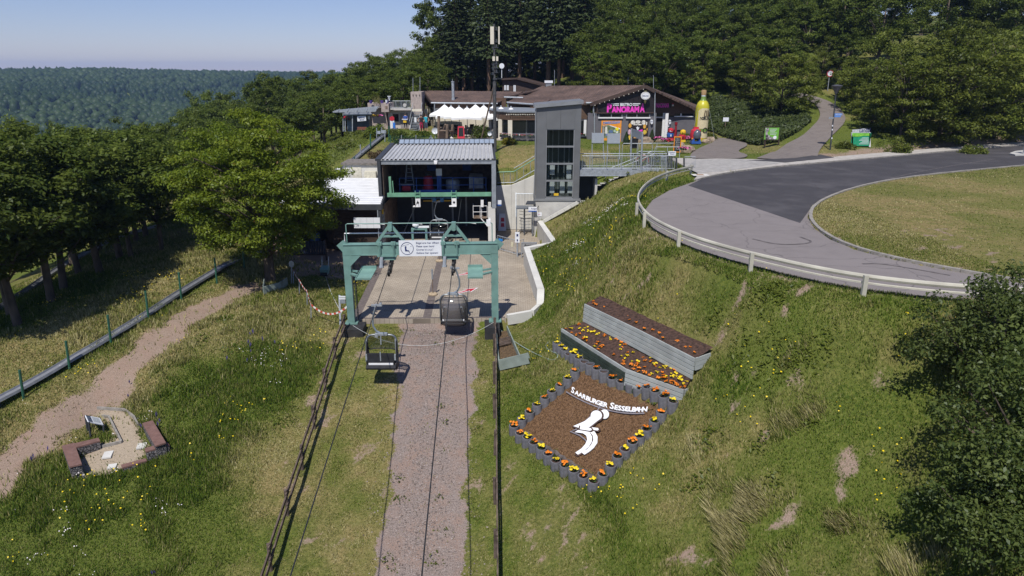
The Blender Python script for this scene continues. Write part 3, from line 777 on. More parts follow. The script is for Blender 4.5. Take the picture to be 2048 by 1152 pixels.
# notice on the beam
nb = thing("notice_board", "white notice with a seated rider symbol and four lines of text on the portal beam", "sign", SL(0, -.25, 3.5))
m = sb(); m.box((0, -.26, 3.88), (2.04, .04, .78)); m.build("panel", M_SIGNW, nb)
ux, uz = S.to_3x3() @ Vector((1, 0, 0)), Vector((0, 0, 1))
for k, s_ in enumerate(("Bügel erst hier öffnen!", "Please open here!", "Ouvrez ici s.v.p.!", "Gelieve hier openen!")):
 text("lettering", s_, .135, SL(-.20, -.283, 4.10 - k * .165), ux, uz, M_NAVY, nb, .002, .001, fit=(1.10, .86, .80, 1.04)[k])
m = sb()
ring = [( -.63 + .30 * math.cos(a), -.287, 3.88 + .30 * math.sin(a)) for a in np.linspace(0, 2 * math.pi, 33)]
m.tube(ring, .012, 4, cap=False); m.build("ring", M_NAVY, nb)
m = sb(); o = (-.70, -.283, 3.85)
m.plate([(.045 * math.cos(a), .10 + .045 * math.sin(a)) for a in np.linspace(0, 6.28, 13)[:-1]], o, (1, 0, 0), (0, 0, 1), .006)
m.plate([(-.04, .06), (.03, .06), (.05, -.05), (.16, -.07), (.19, -.18), (.16, -.18), (.13, -.11), (-.03, -.11)], o, (1, 0, 0), (0, 0, 1), .006)
m.plate([(-.18, .15), (.16, .24), (.16, .232), (-.18, .142)], o, (1, 0, 0), (0, 0, 1), .006)
m.plate([(.24, .12), (.27, .12), (.27, .15), (.24, .15)], o, (1, 0, 0), (0, 0, 1), .006)
m.build("rider_symbol", M_NAVY, nb)

# ---- ropes: pass from the hall over the sheaves and run down the slope towards the valley
M_ROPE = mat("steel_rope", (.05, .052, .058), .5, metal=.5, var=.2, scale=12)
ROPE_D = Vector((-.046, 1.08, .104))
ropes = {}
for lx, s_ in ((-1.52, "left"), (1.52, "right")):
 a = SL(lx, 15.9, 3.35); b0 = SL(lx, .6, 3.05); b = SL(lx, -.7, 2.93)
 d = -ROPE_D.normalized()
 ropes[s_] = (b, d)
 pts = [a, b0, b] + [b + d * k + Vector((0, 0, -.0009 * k * k)) for k in (4, 8, 12, 16, 20, 26, 32)]
 m = MB(); m.tube(pts, .019, 6)
 o = m.build("haul_rope", M_ROPE); tag(o, "dark steel haul rope on the %s side running down over the slope" % s_, "rope")
def rope_at(s_, k):
 b, d = ropes[s_]; return b + d * k + Vector((0, 0, -.0009 * k * k))

# ---- chairs
M_SMOKE = glassmat("smoked_bubble", (.17, .155, .15), .42, .08)
M_SMOKE2 = glassmat("clear_bubble", (.035, .035, .03), .50, .06)
M_PADDED = mat("black_upholstery", (.022, .023, .027), .7, var=.2, scale=5, bump=.2)
M_HANG = mat("chair_tube", (.30, .35, .40), .38, metal=.5, var=.08, scale=6)
def rrect(w_, z0, z1, r, y, n=5):
 pts = []
 for cx, cz, a0 in ((w_ - r, z1 - r, 0), (-w_ + r, z1 - r, 90), (-w_ + r, z0 + r, 180), (w_ - r, z0 + r, 270)):
  for k in range(n + 1):
   a = R(a0 + 90 * k / n); pts.append((cx + r * math.cos(a), y(cz + r * math.sin(a)) if callable(y) else y, cz + r * math.sin(a)))
 return pts
def chair(loc, lab, front, mir, rz=0.):
 """loc = grip on the rope; the camera looks along +y. front: closed smoked bubble; else seen from behind"""
 t = thing("chairlift_chair", lab, "chair", loc, "chairlift chairs"); sx = -1 if mir else 1
 T = Matrix.Translation(loc) @ Matrix.Rotation(rz, 4, 'Z')
 nb_ = lambda: MB(T)
 m = nb_(); m.tube([(-.05, -.14, 0), (-.05, .14, 0)], .045, 8); m.box((0, 0, .0), (.46, .1, .07)); m.box((.16 * sx, 0, .04), (.1, .14, .12)); m.build("rope_grip", M_GALV, t)
 m = nb_(); m.tube([(-.02 * sx, 0, 0), (-.12 * sx, 0, -.28), (-.21 * sx, 0, -.62), (-.21 * sx, 0, -.92), (-.10 * sx, 0, -1.15), (.08 * sx, 0, -1.26), (.38 * sx, 0, -1.27)], .045, 8); m.build("hanger", M_HANG, t, smooth=True)
 m = nb_(); m.box((.12 * sx, 0, -1.30), (.52, .13, .10)); m.box((-.08 * sx, -.06, -1.34), (.13, .08, .16)); m.tube([(.1 * sx, -.03, -1.3), (.1 * sx, -.1, -1.75)], .025, 6); m.build("pivot", M_GALV, t)
 c = .10 * sx
 yf = lambda z: -.08 + .0 * z
 m = nb_(); pts = [(x + c, y, z) for x, y, z in rrect(.66, -2.85, -1.36, .30, lambda z: .10 * (z + 2))]
 m.tube(pts + [pts[0]], .045, 6, cap=False); m.build("side_frame", mat("dark_tube", (.13, .145, .16), .4, metal=.3, var=.1), t, smooth=True)
 # seat and backrest (the back is towards +y when we see the front)
 by = .34 if front else -.30
 m = nb_()
 m.plate([(-.58, -2.50), (.58, -2.50), (.58, -1.96), (-.58, -1.96)], (c, by, -.10), (1, 0, 0), (0, .0, 1), .06)
 m.box((c, by * .2, -2.56), (1.16, .56, .12)); m.build("seat", M_PADDED, t)
 for s in (-1, 1):
  m = nb_(); m.plate([(-.30, -2.86), (.26, -2.86), (.30, -2.3), (.05, -1.6), (-.12, -1.6), (-.32, -2.3)], (c + s * .64, 0, 0), (0, 1, 0), (0, 0, 1), .03); m.build("side_panel", M_PADDED, t)
 m = nb_(); m.tube([(c - .62, -by * .9, -2.64), (c + .62, -by * .9, -2.64)], .07, 8); m.tube([(c - .64, by + (.05 if front else -.05), -2.70), (c + .64, by + (.05 if front else -.05), -2.70)], .12, 8); m.build("bumper", M_PADDED, t)
 m = nb_(); yb = -.36
 m.box((c, yb, -2.54), (1.06, .05, .085)); m.build("safety_bar", M_WHITE, t)
 m = nb_()
 if front: m.tube([(c - .5, -.42, -2.1), (c - .45, -.5, -1.82), (c + .45, -.5, -1.82), (c + .5, -.42, -2.1)], .018, 5)
 else:
  for s in (-1, 1): m.box((c + s * .60, -.3, -2.25), (.10, .10, .26)); m.tube([(c + s * .62, -.05, -1.5), (c + s * .66, -.2, -2.5)], .03, 5)
  m.tube([(c, -.37, -1.98), (c, -.37, -2.4)], .025, 5)
 m.build("linkage", M_GALV, t)
 # bubble: bulging shell
 nu, nv = 14, 12; V, Fq = [], []
 zt, zb = (-1.40, -2.86) if front else (-1.40, -2.08)
 for j in range(nv + 1):
  v = j / nv; z = zt + (zb - zt) * v
  for i in range(nu + 1):
   u = i / nu * 2 - 1
   hw = .63 * min(1, (1 - abs(2 * v - 1) ** 8 * .12)) * (1 - .10 * max(0, 1 - v * 4))
   bl = (math.sin(math.pi * min(max(v * .92 + .04, 0), 1)) ** .55) * (1 - abs(u) ** 3.0)
   y = (-.16 - .48 * bl) if front else (.16 + .40 * bl)
   V.append((c + u * hw, y, z))
 for j in range(nv):
  for i in range(nu):
   a = j * (nu + 1) + i; Fq.append((a, a + 1, a + nu + 2, a + nu + 1))
 m = nb_(); m.add(V, Fq); m.build("bubble", M_SMOKE if front else M_SMOKE2, t, smooth=True)
 m = nb_(); edge = [V[i] for i in range(nu + 1)] + [V[j * (nu + 1) + nu] for j in range(1, nv + 1)] + [V[nv * (nu + 1) + i] for i in range(nu - 1, -1, -1)] + [V[j * (nu + 1)] for j in range(nv - 1, -1, -1)]
 m.tube(edge, .024, 5, cap=False); m.build("bubble_rim", M_PADDED, t)
 return t
def rope_hit(s_, py):
 best = min(np.linspace(-.2, 14, 600), key=lambda k: abs((lambda q: 576 - F_PX * ((q.y * SP + (q.z - CAM_Z) * CP) / (q.y * CP - (q.z - CAM_Z) * SP)) - py)(rope_at(s_, k))))
 return rope_at(s_, best)
chair(rope_hit("left", 611), "empty chair with clear raised bubble hanging over the grass at the left", False, False)
chair(rope_hit("right", 530) + Vector((.12, 0, -.02)), "chair with closed smoked bubble hanging over the plaza edge", True, True)
chair(SL(-.25, 16.6, 3.05), "chair parked in the dark hall mouth above the notice", False, False)

# ---- hall
hall = thing("station_hall", "open fronted chairlift hall with ribbed metal roof over the plaza", "building", SL(0, 19, 0))
m = sb()
n = 27; x0, x1 = -3.95, 3.85; pit = (x1 - x0) / n; prof = []
for i in range(n):
 a = x0 + i * pit
 prof += [(a, .0), (a + pit * .40, .0), (a + pit * .52, .085), (a + pit * .88, .085), (a + pit, 0)]
prof = [prof[0]] + [p for i, p in enumerate(prof[1:]) if p != prof[i]]
ya, yb_, za, zb_ = 15.2, 23.2, 6.20, 6.42
V = [(x, ya, za + h) for x, h in prof] + [(x, yb_, zb_ + h) for x, h in prof]; k = len(prof)
Fq = [(i, i + 1, k + i + 1, k + i) for i in range(k - 1)]
m.add(V, Fq); m.add([(x, y, z - .012) for x, y, z in V], [tuple(reversed(f)) for f in Fq]); m.build("ribbed_roof", M_CORR, hall)
m = sb(); m.box((-.05, 15.32, 6.03), (7.72, .16, .26)); m.box((-.05, 15.30, 6.17), (7.78, .22, .03)); m.build("fascia_beam", M_STEEL, hall)
m = sb(); m.box((-4.05, 19.2, 3.10), (.22, 8.2, 6.2)); m.slab([(-4.28, 15.1, 6.30), (-3.93, 15.1, 6.30), (-3.93, 23.6, 6.56), (-4.28, 23.6, 6.56)], .14); m.build("side_wall", M_DARK, hall)
m = sb(); m.box((3.93, 19.4, 3.10), (.16, 7.6, 6.2)); m.build("side_wall", M_DARK, hall)
m = sb(); m.box((3.83, 15.30, 4.46), (.30, .22, 3.30)); m.build("steel_post", M_STEEL, hall)
m = sb(); m.box((3.66, 15.45, 1.42), (.52, .5, 2.84)); m.box((3.52, 15.4, 3.02), (.2, .3, .35)); m.build("concrete_pier", M_CONCW, hall)
m = sb(); m.box((0, 23.55, 4.9), (7.9, .2, 2.7)); m.build("timber_back_wall", M_WOODL, hall)
m = sb(); m.box((0, 22.6, 1.75), (7.9, .2, 3.5)); m.build("lower_back_wall", M_DARK, hall)
for lx in (-2.6, -1.0, .6, 1.7):
 m = sb(); m.box((lx, 22.42, 1.6), (.14, .14, 3.2)); m.build("hall_column", M_STEEL, hall)
m = sb(); m.box((-3.86, 19.2, 4.9), (.06, 7.6, 2.4)); m.build("timber_lining", M_WOODL, hall)
m = sb(); m.box((0, 19.75, 3.58), (7.7, 7.5, .22)); m.build("machine_deck", M_DARK, hall)
m = sb(); m.box((0, 15.75, 3.72), (7.3, .24, .26)); m.bar((-3.42, 15.75, 3.6), (-3.42, 15.75, 5.0), .16); m.bar((-3.22, 15.75, 3.8), (-3.25, 15.75, 4.7), .06); m.build("green_beam", M_GREEN2, hall)
for lx in (-1.52, 1.02):
 m = sb()
 for dx in (-.16, .16): m.bar((lx + dx, 15.58, 3.45), (lx + dx, 15.58, 4.02), .05)
 m.bar((lx - .18, 15.58, 3.86), (lx + .18, 15.58, 3.86), .06); m.bar((lx - .18, 15.58, 3.60), (lx + .18, 15.58, 3.60), .06); m.build("beam_clamp", M_GREEN2, hall)
 m = sb(); m.box((lx, 15.62, 3.18), (.34, .3, .56)); m.box((lx - .1, 15.6, 2.92), (.5, .3, .06)); m.build("rope_guide", M_WHITE, hall)
 m = sb(); m.tube([(lx, 15.46, 3.2), (lx, 15.50, 3.2)], .08, 10); m.build("guide_hole", M_BLACK, hall)
m = sb()
for z in (4.2, 4.72): m.tube([(-2.9, 16.9, z), (3.3, 16.9, z)], .025, 5)
for lx in (-2.9, -1.7, -.2, .9, 2.4, 3.3): m.tube([(lx, 16.9, 3.69), (lx, 16.9, 4.72)], .03, 5)
m.box((-.4, 16.85, 3.78), (3.0, .06, .2)); m.build("blue_railing", M_BLUE, hall)
for i in range(19):
 m = sb(); lx = -3.55 + i * .40
 m.slab([(lx, 23.22, 6.52), (lx + .36, 23.22, 6.52), (lx + .36, 23.95, 6.78), (lx, 23.95, 6.78)], .02); m.build("glass_pane", mat("sky_pane", (.36, .43, .52), .2, metal=.2, var=.08), hall)
m = sb(); m.bar((-3.7, 23.18, 6.50), (4.05, 23.18, 6.50), .06, .08); m.bar((-3.7, 24.0, 6.80), (4.05, 24.0, 6.80), .06, .08)
for i in range(20): lx = -3.57 + i * .40; m.bar((lx, 23.2, 6.53), (lx, 23.98, 6.80), .035, .05)
m.box((.2, 23.7, 6.35), (7.6, .1, .6)); m.build("pane_frame", M_DARK, hall)
m = sb(); m.box((-.15, 15.08, 6.10), (.24, .2, .16)); m.box((-.15, 14.98, 6.02), (.2, .06, .14)); o = m.build("flood_lamp", [M_WHITE], hall)
m = sb(); m.box((3.0, 15.9, 3.05), (.2, .3, .5)); m.tube([(2.95, 15.9, 3.3), (2.95, 15.9, 2.0)], .02, 5); m.build("control_box", M_WHITE, hall)
# hanging basket on the right
bk = thing("maintenance_basket", "white railed work basket hanging inside the hall by the pier", "basket", SL(2.7, 16.3, 1.95))
m = sb(); m.slab([(2.35, 15.9, 2.02), (3.35, 15.9, 2.02), (3.35, 16.9, 2.02), (2.35, 16.9, 2.02)], .08); m.build("floor_plate", M_WOODL, bk)
m = sb()
for x, y in ((2.35, 15.9), (2.85, 15.9), (3.35, 15.9), (2.35, 16.9)): m.tube([(x, y, 2.0), (x, y, 2.85)], .02, 5)
for z in (2.42, 2.85): m.tube([(3.35, 15.9, z), (2.35, 15.9, z), (2.35, 16.9, z)], .02, 5)
m.bar((2.9, 15.9, 1.95), (3.4, 15.7, 1.4), .05); m.build("railing", M_WHITE, bk)
m = sb()
for lx in (2.9, 3.3): m.tube([(lx, 17.4, 2.2), (lx, 17.4, 3.4)], .02, 5)
for k in range(5): m.tube([(2.9, 17.4, 2.3 + k * .25), (3.3, 17.4, 2.3 + k * .25)], .015, 4)
o = m.build("wall_ladder", M_BLUE, hall)
# machinery
d_ = thing("drive_motor", "red domed drive motor on the machine deck", "machine", SL(-.95, 18.2, 3.69))
m = sb(); m.lathe([(.05, 1.0), (.28, .97), (.36, .8), (.36, .3), (.40, .28), (.40, .12)][::-1], SL(-.95, 18.2, 3.69) - S.translation + S.translation, 14) if False else None
m = MB(); m.lathe([(.42, 0), (.42, .12), (.36, .2), (.36, .75), (.30, .92), (.10, 1.0)], SL(-.95, 18.2, 3.72), 14); m.build("motor_housing", M_RED, d_, smooth=True)
m = MB(); m.lathe([(.2, 0), (.2, .16)], SL(-.95, 18.2, 4.72), 10); m.box(SL(-.95, 18.2, 3.71), (1.0, 1.0, .05)); m.build("base_frame", M_DARK, d_)
d_ = thing("gear_drum", "grey round gear drum beside the red motor", "machine", SL(.85, 18.0, 3.69))
m = MB(); m.lathe([(.48, 0), (.52, .1), (.52, .62), (.44, .74), (.2, .78)], SL(.85, 18.0, 3.69), 16); m.build("drum", M_STEEL, d_, smooth=True)
m = MB(); m.lathe([(.14, 0), (.14, .12), (.05, .14)], SL(.85, 18.0, 4.47), 8); m.build("drum_cap", M_DARK, d_)
d_ = thing("gauge_column", "blue column with a pale gauge panel in the middle of the machine deck", "column", SL(-.1, 17.6, 3.69))
m = sb(); m.box((-.1, 17.6, 4.25), (.3, .3, 1.1)); m.build("column", M_BLUE, d_)
m = sb(); m.box((-.1, 17.5, 5.05), (.42, .12, .5)); m.build("gauge_panel", M_SIGNW, d_)
d_ = thing("step_ladder", "pale step ladder standing at the left of the machine deck", "ladder", SL(-2.4, 19.0, 3.69))
m = sb()
for sx in (-1, 1): m.bar((-2.4 + sx * .34, 18.7, 3.69), (-2.4 + sx * .14, 19.0, 5.6), .06); m.bar((-2.4 + sx * .34, 19.6, 3.69), (-2.4 + sx * .14, 19.1, 5.6), .05)
m.build("rail", M_GALV, d_)
m = sb()
for k in range(6): f = k / 6; m.box((-2.4, 18.72 + .28 * f, 4.0 + k * .28), (.58 - .34 * f, .14, .03))
m.box((-2.4, 19.05, 5.62), (.45, .35, .04)); m.build("tread", M_GALV, d_)
d_ = thing("covered_crate", "pale sheet covered crate at the right of the machine deck", "crate", SL(2.6, 18.6, 3.69))
m = sb(); m.prism([(2.05, 18.1), (3.1, 18.15), (3.05, 19.1), (2.1, 19.0)], 3.69, [4.62, 4.5, 4.7, 4.75]); m.build("sheet_cover", mat("plastic_sheet", (.35, .36, .37), .5, var=.2, scale=3, bump=.5, bscale=6), d_)
m = sb(); m.box((2.58, 18.6, 3.72), (1.2, 1.1, .06)); m.build("pallet", M_WOODL, d_)
d_ = thing("work_bench", "bench with a red tool case at the left rear of the machine deck", "bench", SL(-2.7, 17.9, 3.69))
m = sb(); m.box((-2.5, 17.8, 4.15), (1.1, .5, .05)); m.build("bench_top", M_GALV, d_)
for dx in (-.5, .5): m = sb(); m.bar((-2.5 + dx, 17.8, 3.69), (-2.5 + dx, 17.8, 4.12), .06); m.build("leg", M_GALV, d_)
m = sb(); m.box((-2.5, 17.7, 3.88), (.6, .4, .34)); m.build("tool_case", M_RED, d_)
for lx, c_, r_ in ((-1.9, M_YEL, .42), (2.9, M_YEL, .62)):
 m = sb(); m.plate([(r_ * math.cos(a), r_ * math.sin(a)) for a in np.linspace(0, 6.283, 25)[:-1]], (lx, 23.40, 5.55), (1, 0, 0), (0, 0, 1), .03); m.build("wall_disc", c_, hall)
for lx in (-1.05, 1.8): m = sb(); m.box((lx, 23.38, 5.2), (.7, .08, 1.7)); m.build("wall_banner", M_BLUE, hall)
m = sb()
for dx in (-.28, .28): m.box((-.2 + dx, 17.2, 3.2), (.26, .3, .5))
m.tube([(-1.6, 17.4, 3.2), (1.3, 17.4, 3.2)], .06, 6); m.build("brake_unit", mat("light_blue_paint", (.06, .24, .55), .45), hall)
m = sb(); m.bar((-1.3, 17.5, 2.95), (.7, 17.5, 2.95), .06); m.bar((-1.4, 17.6, 3.25), (1.2, 17.6, 3.25), .08); m.build("yellow_bar", M_YEL, hall)

# ---- low machine house and dark shed left of the hall
mh = thing("switch_house", "low pale concrete switch house with doors behind the bright shed roof", "building", (-11.4, 54.6, 2.6))
m = MB(); m.bb((-13.3, 54.2, 2.2), (-9.4, 56.6, 5.0)); m.build("wall", M_CONCW, mh)
m = MB(); m.bb((-13.45, 54.05, 5.0), (-9.3, 56.75, 5.14)); m.build("roof_slab", mat("roof_gravel", (.20, .18, .16), .95, var=.2, scale=4, bump=.4), mh)
m = MB(); m.bb((-12.6, 54.16, 3.2), (-11.9, 54.2, 4.8)); m.build("door", mat("cream_door", (.66, .63, .52), .6), mh)
m = MB(); m.bb((-11.6, 53.75, 3.6), (-10.7, 54.2, 4.5)); m.build("cable_cabinet", mat("cream_plastic", (.60, .57, .46), .6), mh)
m = MB(); m.bb((-13.95, 54.1, 3.4), (-13.55, 54.5, 4.7)); m.build("meter_box", M_WHITE, mh)
shed = thing("lift_shed", "dark timber shed with glare-white ribbed metal roof left of the hall", "building", (-12.5, 48, 0))
m = MB(); n = 16; V, Fq = [], []
ya, yb_, za, zb_ = 45.0, 53.9, 3.55, 3.95
for i in range(n):
 for fy, hh in ((0, 0), (.30, .10), (.62, .10), (.86, 0)):
  y = ya + (yb_ - ya) * (i + fy) / n; z = za + (zb_ - za) * (i + fy) / n + hh
  V += [(-15.9 + .10 * (y - ya), y, z), (-8.75 - .10 * (y - ya), y, z)]
for i in range(len(V) // 2 - 1): Fq.append((2 * i, 2 * i + 1, 2 * i + 3, 2 * i + 2))
m.add(V, Fq); m.build("ribbed_roof", M_CORRS, shed)
m = MB(); m.bb((-15.95, 44.9, 3.2), (-8.70, 45.0, 3.58)); m.bar((-8.68, 44.95, 3.40), (-9.60, 53.9, 3.75), .1, .4); m.bar((-15.95, 44.95, 3.40), (-15.05, 53.9, 3.75), .1, .4); m.build("fascia", M_DARK, shed)
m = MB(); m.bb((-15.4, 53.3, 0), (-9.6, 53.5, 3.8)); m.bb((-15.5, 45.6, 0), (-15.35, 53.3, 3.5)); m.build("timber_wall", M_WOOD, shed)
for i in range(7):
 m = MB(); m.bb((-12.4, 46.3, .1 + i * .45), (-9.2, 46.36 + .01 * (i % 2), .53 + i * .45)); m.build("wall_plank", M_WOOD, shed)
m = MB(); m.bb((-8.95, 44.95, 0), (-8.73, 45.17, 3.3)); m.build("corner_post", M_DARK, shed)
m = MB(); m.bb((-8.98, 44.9, 0), (-8.70, 45.2, .06)); m.tube([(-8.95, 44.9, 3.2), (-9.0, 44.88, .1)], .035, 6); m.build("rain_pipe", M_GALV, shed)
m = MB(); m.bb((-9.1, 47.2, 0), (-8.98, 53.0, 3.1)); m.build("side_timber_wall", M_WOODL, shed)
m = MB()
for k in range(8): m.bb((-8.97, 46.2, .3 + k * .3), (-8.92, 47.1, .56 + k * .3))
m.build("louvre", M_STEEL, shed)
m = MB(); m.box((-8.85, 45.9, 2.9), (.16, .16, .34)); m.build("beacon_lamp", M_YEL, shed)
for i in range(4):
 m = MB(); m.bb((-10.55 + i * .44, 44.70, 2.02), (-10.55 + i * .44 + .43, 44.76, 2.72)); m.build("white_panel", M_SIGNW, shed)
sf = thing("corrugated_screen", "dark blue corrugated sheet screen below the dark shed by the tree", "fence", (-13.3, 43.9, 0))
for i in range(16):
 m = MB(); x = -15.0 + i * .165; m.add([(x, 43.9, .45), (x + .05, 43.84, .45), (x + .11, 43.84, .45), (x + .16, 43.9, .45), (x, 43.9, 1.35), (x + .05, 43.84, 1.35), (x + .11, 43.84, 1.35), (x + .16, 43.9, 1.35)], [(0, 1, 5, 4), (1, 2, 6, 5), (2, 3, 7, 6)]); m.build("sheet_rib", mat("dark_blue_sheet", (.02, .028, .05), .5, var=.15), sf)
m = MB(); m.bb((-15.1, 43.92, .35), (-12.3, 43.98, .45)); m.bb((-15.1, 43.92, 1.2), (-12.3, 43.98, 1.3))
for x in (-15.2, -12.35): m.bar((x, 43.95, -.05), (x, 43.95, 1.5 if x < -14 else 1.4), .1)
m.build("frame", M_WOOD, sf)
gp = MB(); gp.bar((-15.35, 43.6, -.1), (-15.35, 43.6, 2.3), .14); tag(gp.build("timber_pole", M_WOODL), "single timber pole beside the dark blue screen", "post")
# ================================================================== WALLS, LIFT TOWER, BRIDGE, STAIRS
M_CLAD = mat("grey_cladding", (.155, .16, .165), .5, metal=.15, var=.06, scale=1.5, dirt=.08, bump=.1, bscale=30)
M_CLADR = mat("grey_metal_trim", (.30, .31, .32), .4, metal=.4, var=.06, scale=2)
M_PANE = glassmat("dark_pane", (.012, .018, .018), .82, .03)
M_ASPH = mat("anthracite_wall", (.06, .062, .066), .8, var=.1, scale=2, dirt=.1)
# retaining wall: one run of cast pieces
rw = thing("retaining_wall", "low pale concrete retaining wall zigzagging along the right of the plaza", "wall", (1.5, 42, 0))
for i in range(len(WALL) - 1):
 (xa, ya, za), (xb, yb_, zb_) = WALL[i], WALL[i + 1]
 d = Vector((xb - xa, yb_ - ya, 0)).normalized(); n = Vector((-d.y, d.x, 0)) * -1
 th = .38 if i < 4 else .22
 if i == 3: za = .9
 nr = n if n.x > 0 or i == 1 else n
 poly = [(xa, ya), (xb, yb_), (xb - n.x * th, yb_ - n.y * th), (xa - n.x * th, ya - n.y * th)]
 c = Vector(((xa + xb) / 2 - n.x, (ya + yb_) / 2 - n.y, 0))
 if inpoly([c.x], [c.y], PLAZA)[0]: poly = [(xa, ya), (xb, yb_), (xb + n.x * th, yb_ + n.y * th), (xa + n.x * th, ya + n.y * th)]
 e = .002 * i
 m = MB(); m.prism(poly, -.4, [za + e, zb_ + e, zb_ + e, za + e]); m.build("wall_segment", M_CONCW, rw)
# tall wall beside the hall
tw = thing("passage_wall", "tall pale concrete wall between the hall and the grey tower", "wall", (.4, 53.4, 0))
for a, b, z0, z1 in ((-1.35, -.05, 3.45, 3.50), (-.04, 1.0, 3.50, 3.95), (1.01, 2.0, 3.95, 4.4)):
 m = MB(); m.add([(a, 53.3, 0), (b, 53.3, 0), (b, 53.65, 0), (a, 53.65, 0), (a, 53.3, z0), (b, 53.3, z1), (b, 53.65, z1), (a, 53.65, z0)], [(0, 1, 5, 4), (1, 2, 6, 5), (2, 3, 7, 6), (3, 0, 4, 7), (4, 5, 6, 7)]); m.build("wall_panel", M_CONCW, tw)
# stair railing above the wall
sr = thing("stair_railing", "pale green and galvanised stair railing above the tall concrete wall", "railing", (.4, 54, 4))
m = MB(); m.tube([(-1.2, 53.9, 4.45), (.15, 53.9, 4.5), (2.0, 53.9, 5.6)], .04, 6); m.build("hand_rail", M_GREEN2, sr)
m = MB(); m.tube([(-1.2, 53.9, 3.6), (.15, 53.9, 3.65), (2.0, 53.9, 4.75)], .035, 6); m.tube([(.15, 53.9, 4.75), (2.0, 53.9, 5.85)], .03, 6); m.build("lower_rail", M_GALV, sr)
m = MB()
for k in range(7):
 x = -1.2 + k * .53; z = 3.6 if x < .15 else 3.65 + (x - .15) * .595
 m.tube([(x, 53.9, z - .1), (x, 53.9, z + .86)], .022, 5)
for k in range(12): x = -1.2 + k * .12; m.tube([(x, 53.95, 3.6), (x, 53.95, 4.44)], .009, 4)
m.build("baluster", M_GALV, sr, kind="stuff")
# ---- lift tower
TX0, TX1, TY0, TY1 = 1.80, 5.03, 51.0, 54.0
tower = thing("lift_tower", "grey clad lift tower with four stacked dark panes", "tower", ((TX0 + TX1) / 2, 52.5, 0))
m = MB(); m.bb((TX0 - .12, TY0 - .08, -.2), (TX1 + .02, TY1, 2.72)); m.build("concrete_base", M_CONC, tower)
m = MB(); m.bb((TX0 - .16, TY0 - .14, 2.722), (TX1 + .12, TY1 + .05, 2.86)); m.build("base_trim", M_CLADR, tower)
WX0, WX1, WZ0, WZ1 = 2.50, 4.58, 2.95, 7.98
def ztop(x): return 9.50 + .30 * (x - TX0) / (TX1 - TX0)
m = MB()
m.prism([(TX0, TY0), (WX0, TY0), (WX0, TY0 + .2), (TX0, TY0 + .2)], 2.86, [ztop(TX0), ztop(WX0), ztop(WX0), ztop(TX0)])
m.build("front_cladding", M_CLAD, tower)
m = MB(); m.prism([(WX1, TY0), (TX1, TY0), (TX1, TY0 + .2), (WX1, TY0 + .2)], 2.86, [ztop(WX1), ztop(TX1), ztop(TX1), ztop(WX1)]); m.build("front_cladding", M_CLAD, tower)
for a, b in ((WX0, (WX0 + WX1) / 2), ((WX0 + WX1) / 2, WX1)):
 m = MB(); m.prism([(a + .006, TY0), (b - .006, TY0), (b - .006, TY0 + .2), (a + .006, TY0 + .2)], WZ1, [ztop(a), ztop(b), ztop(b), ztop(a)]); m.build("front_cladding", M_CLAD, tower)
m = MB(); m.bb((TX0, TY0 + .2, 2.86), (TX0 + .12, TY1, 9.5)); m.build("side_cladding", M_CLAD, tower)
m = MB(); m.bb((TX1 - .12, TY0 + .2, 2.86), (TX1, TY1, 9.75)); m.build("side_cladding", M_CLAD, tower)
m = MB(); m.bb((TX0 + .12, TY1 - .12, 2.86), (TX1 - .12, TY1, 9.6)); m.build("back_cladding", M_CLAD, tower)
m = MB(); m.slab([(TX0 - .18, TY0 - .2, 9.50), (TX1 + .12, TY0 - .2, 9.80), (TX1 + .12, TY1 + .2, 9.80), (TX0 - .18, TY1 + .2, 9.50)], .0) if False else None
m = MB(); m.add([(TX0 - .18, TY0 - .2, 9.48), (TX1 + .12, TY0 - .2, 9.78), (TX1 + .12, TY1 + .2, 9.78), (TX0 - .18, TY1 + .2, 9.48), (TX0 - .18, TY0 - .2, 9.72), (TX1 + .12, TY0 - .2, 10.02), (TX1 + .12, TY1 + .2, 10.02), (TX0 - .18, TY1 + .2, 9.72)], [(3, 2, 1, 0), (4, 5, 6, 7), (0, 1, 5, 4), (1, 2, 6, 5), (2, 3, 7, 6), (3, 0, 4, 7)]); m.build("roof_edge", M_CLADR, tower)
hp = (WZ1 - WZ0) / 4
for k in range(4):
 z0 = WZ0 + k * hp
 m = MB(); m.bb((WX0 + .05, TY0 + .16, z0 + .05), (WX1 - .05, TY0 + .18, z0 + hp - .05)); w_ = m.build("window_pane", M_PANE, tower)
 m = MB(); m.bb((WX0, TY0 + .05, z0 + hp - .06), (WX1, TY0 + .2, z0 + hp + .06)); m.build("window_bar", M_CLADR, tower)
m = MB(); m.bb((WX0, TY0 + .03, WZ0), (WX0 + .06, TY0 + .19, WZ1)); m.bb((WX1 - .06, TY0 + .03, WZ0), (WX1, TY0 + .19, WZ1)); m.bb((WX0, TY0 + .03, WZ0 - .09), (WX1, TY0 + .19, WZ0 + .05)); m.build("window_frame", M_CLADR, tower)
m = MB(); m.bb((TX0 + .13, TY1 - .5, 2.9), (TX1 - .13, TY1 - .4, 9.4)); m.build("shaft_wall", mat("shaft_grey", (.10, .115, .11), .8, var=.15, scale=1), tower)
m = MB()
for x in (2.75, 3.05, 3.5, 3.95, 4.3): m.bb((x, 52.6, 2.9), (x + .07, 52.68, 9.3))
m.build("guide_rail", M_STEEL, tower)
for x, z0, z1 in ((2.85, 3.2, 4.1), (3.62, 3.2, 4.1), (4.2, 3.2, 4.1), (2.85, 4.6, 5.3), (4.1, 4.3, 5.3)):
 m = MB(); m.bb((x, 51.55, z0), (x + .36, 51.60, z1)); m.build("white_daylight_panel", M_SIGNW, tower)  # opaque white panels standing in for daylight through rear glazing
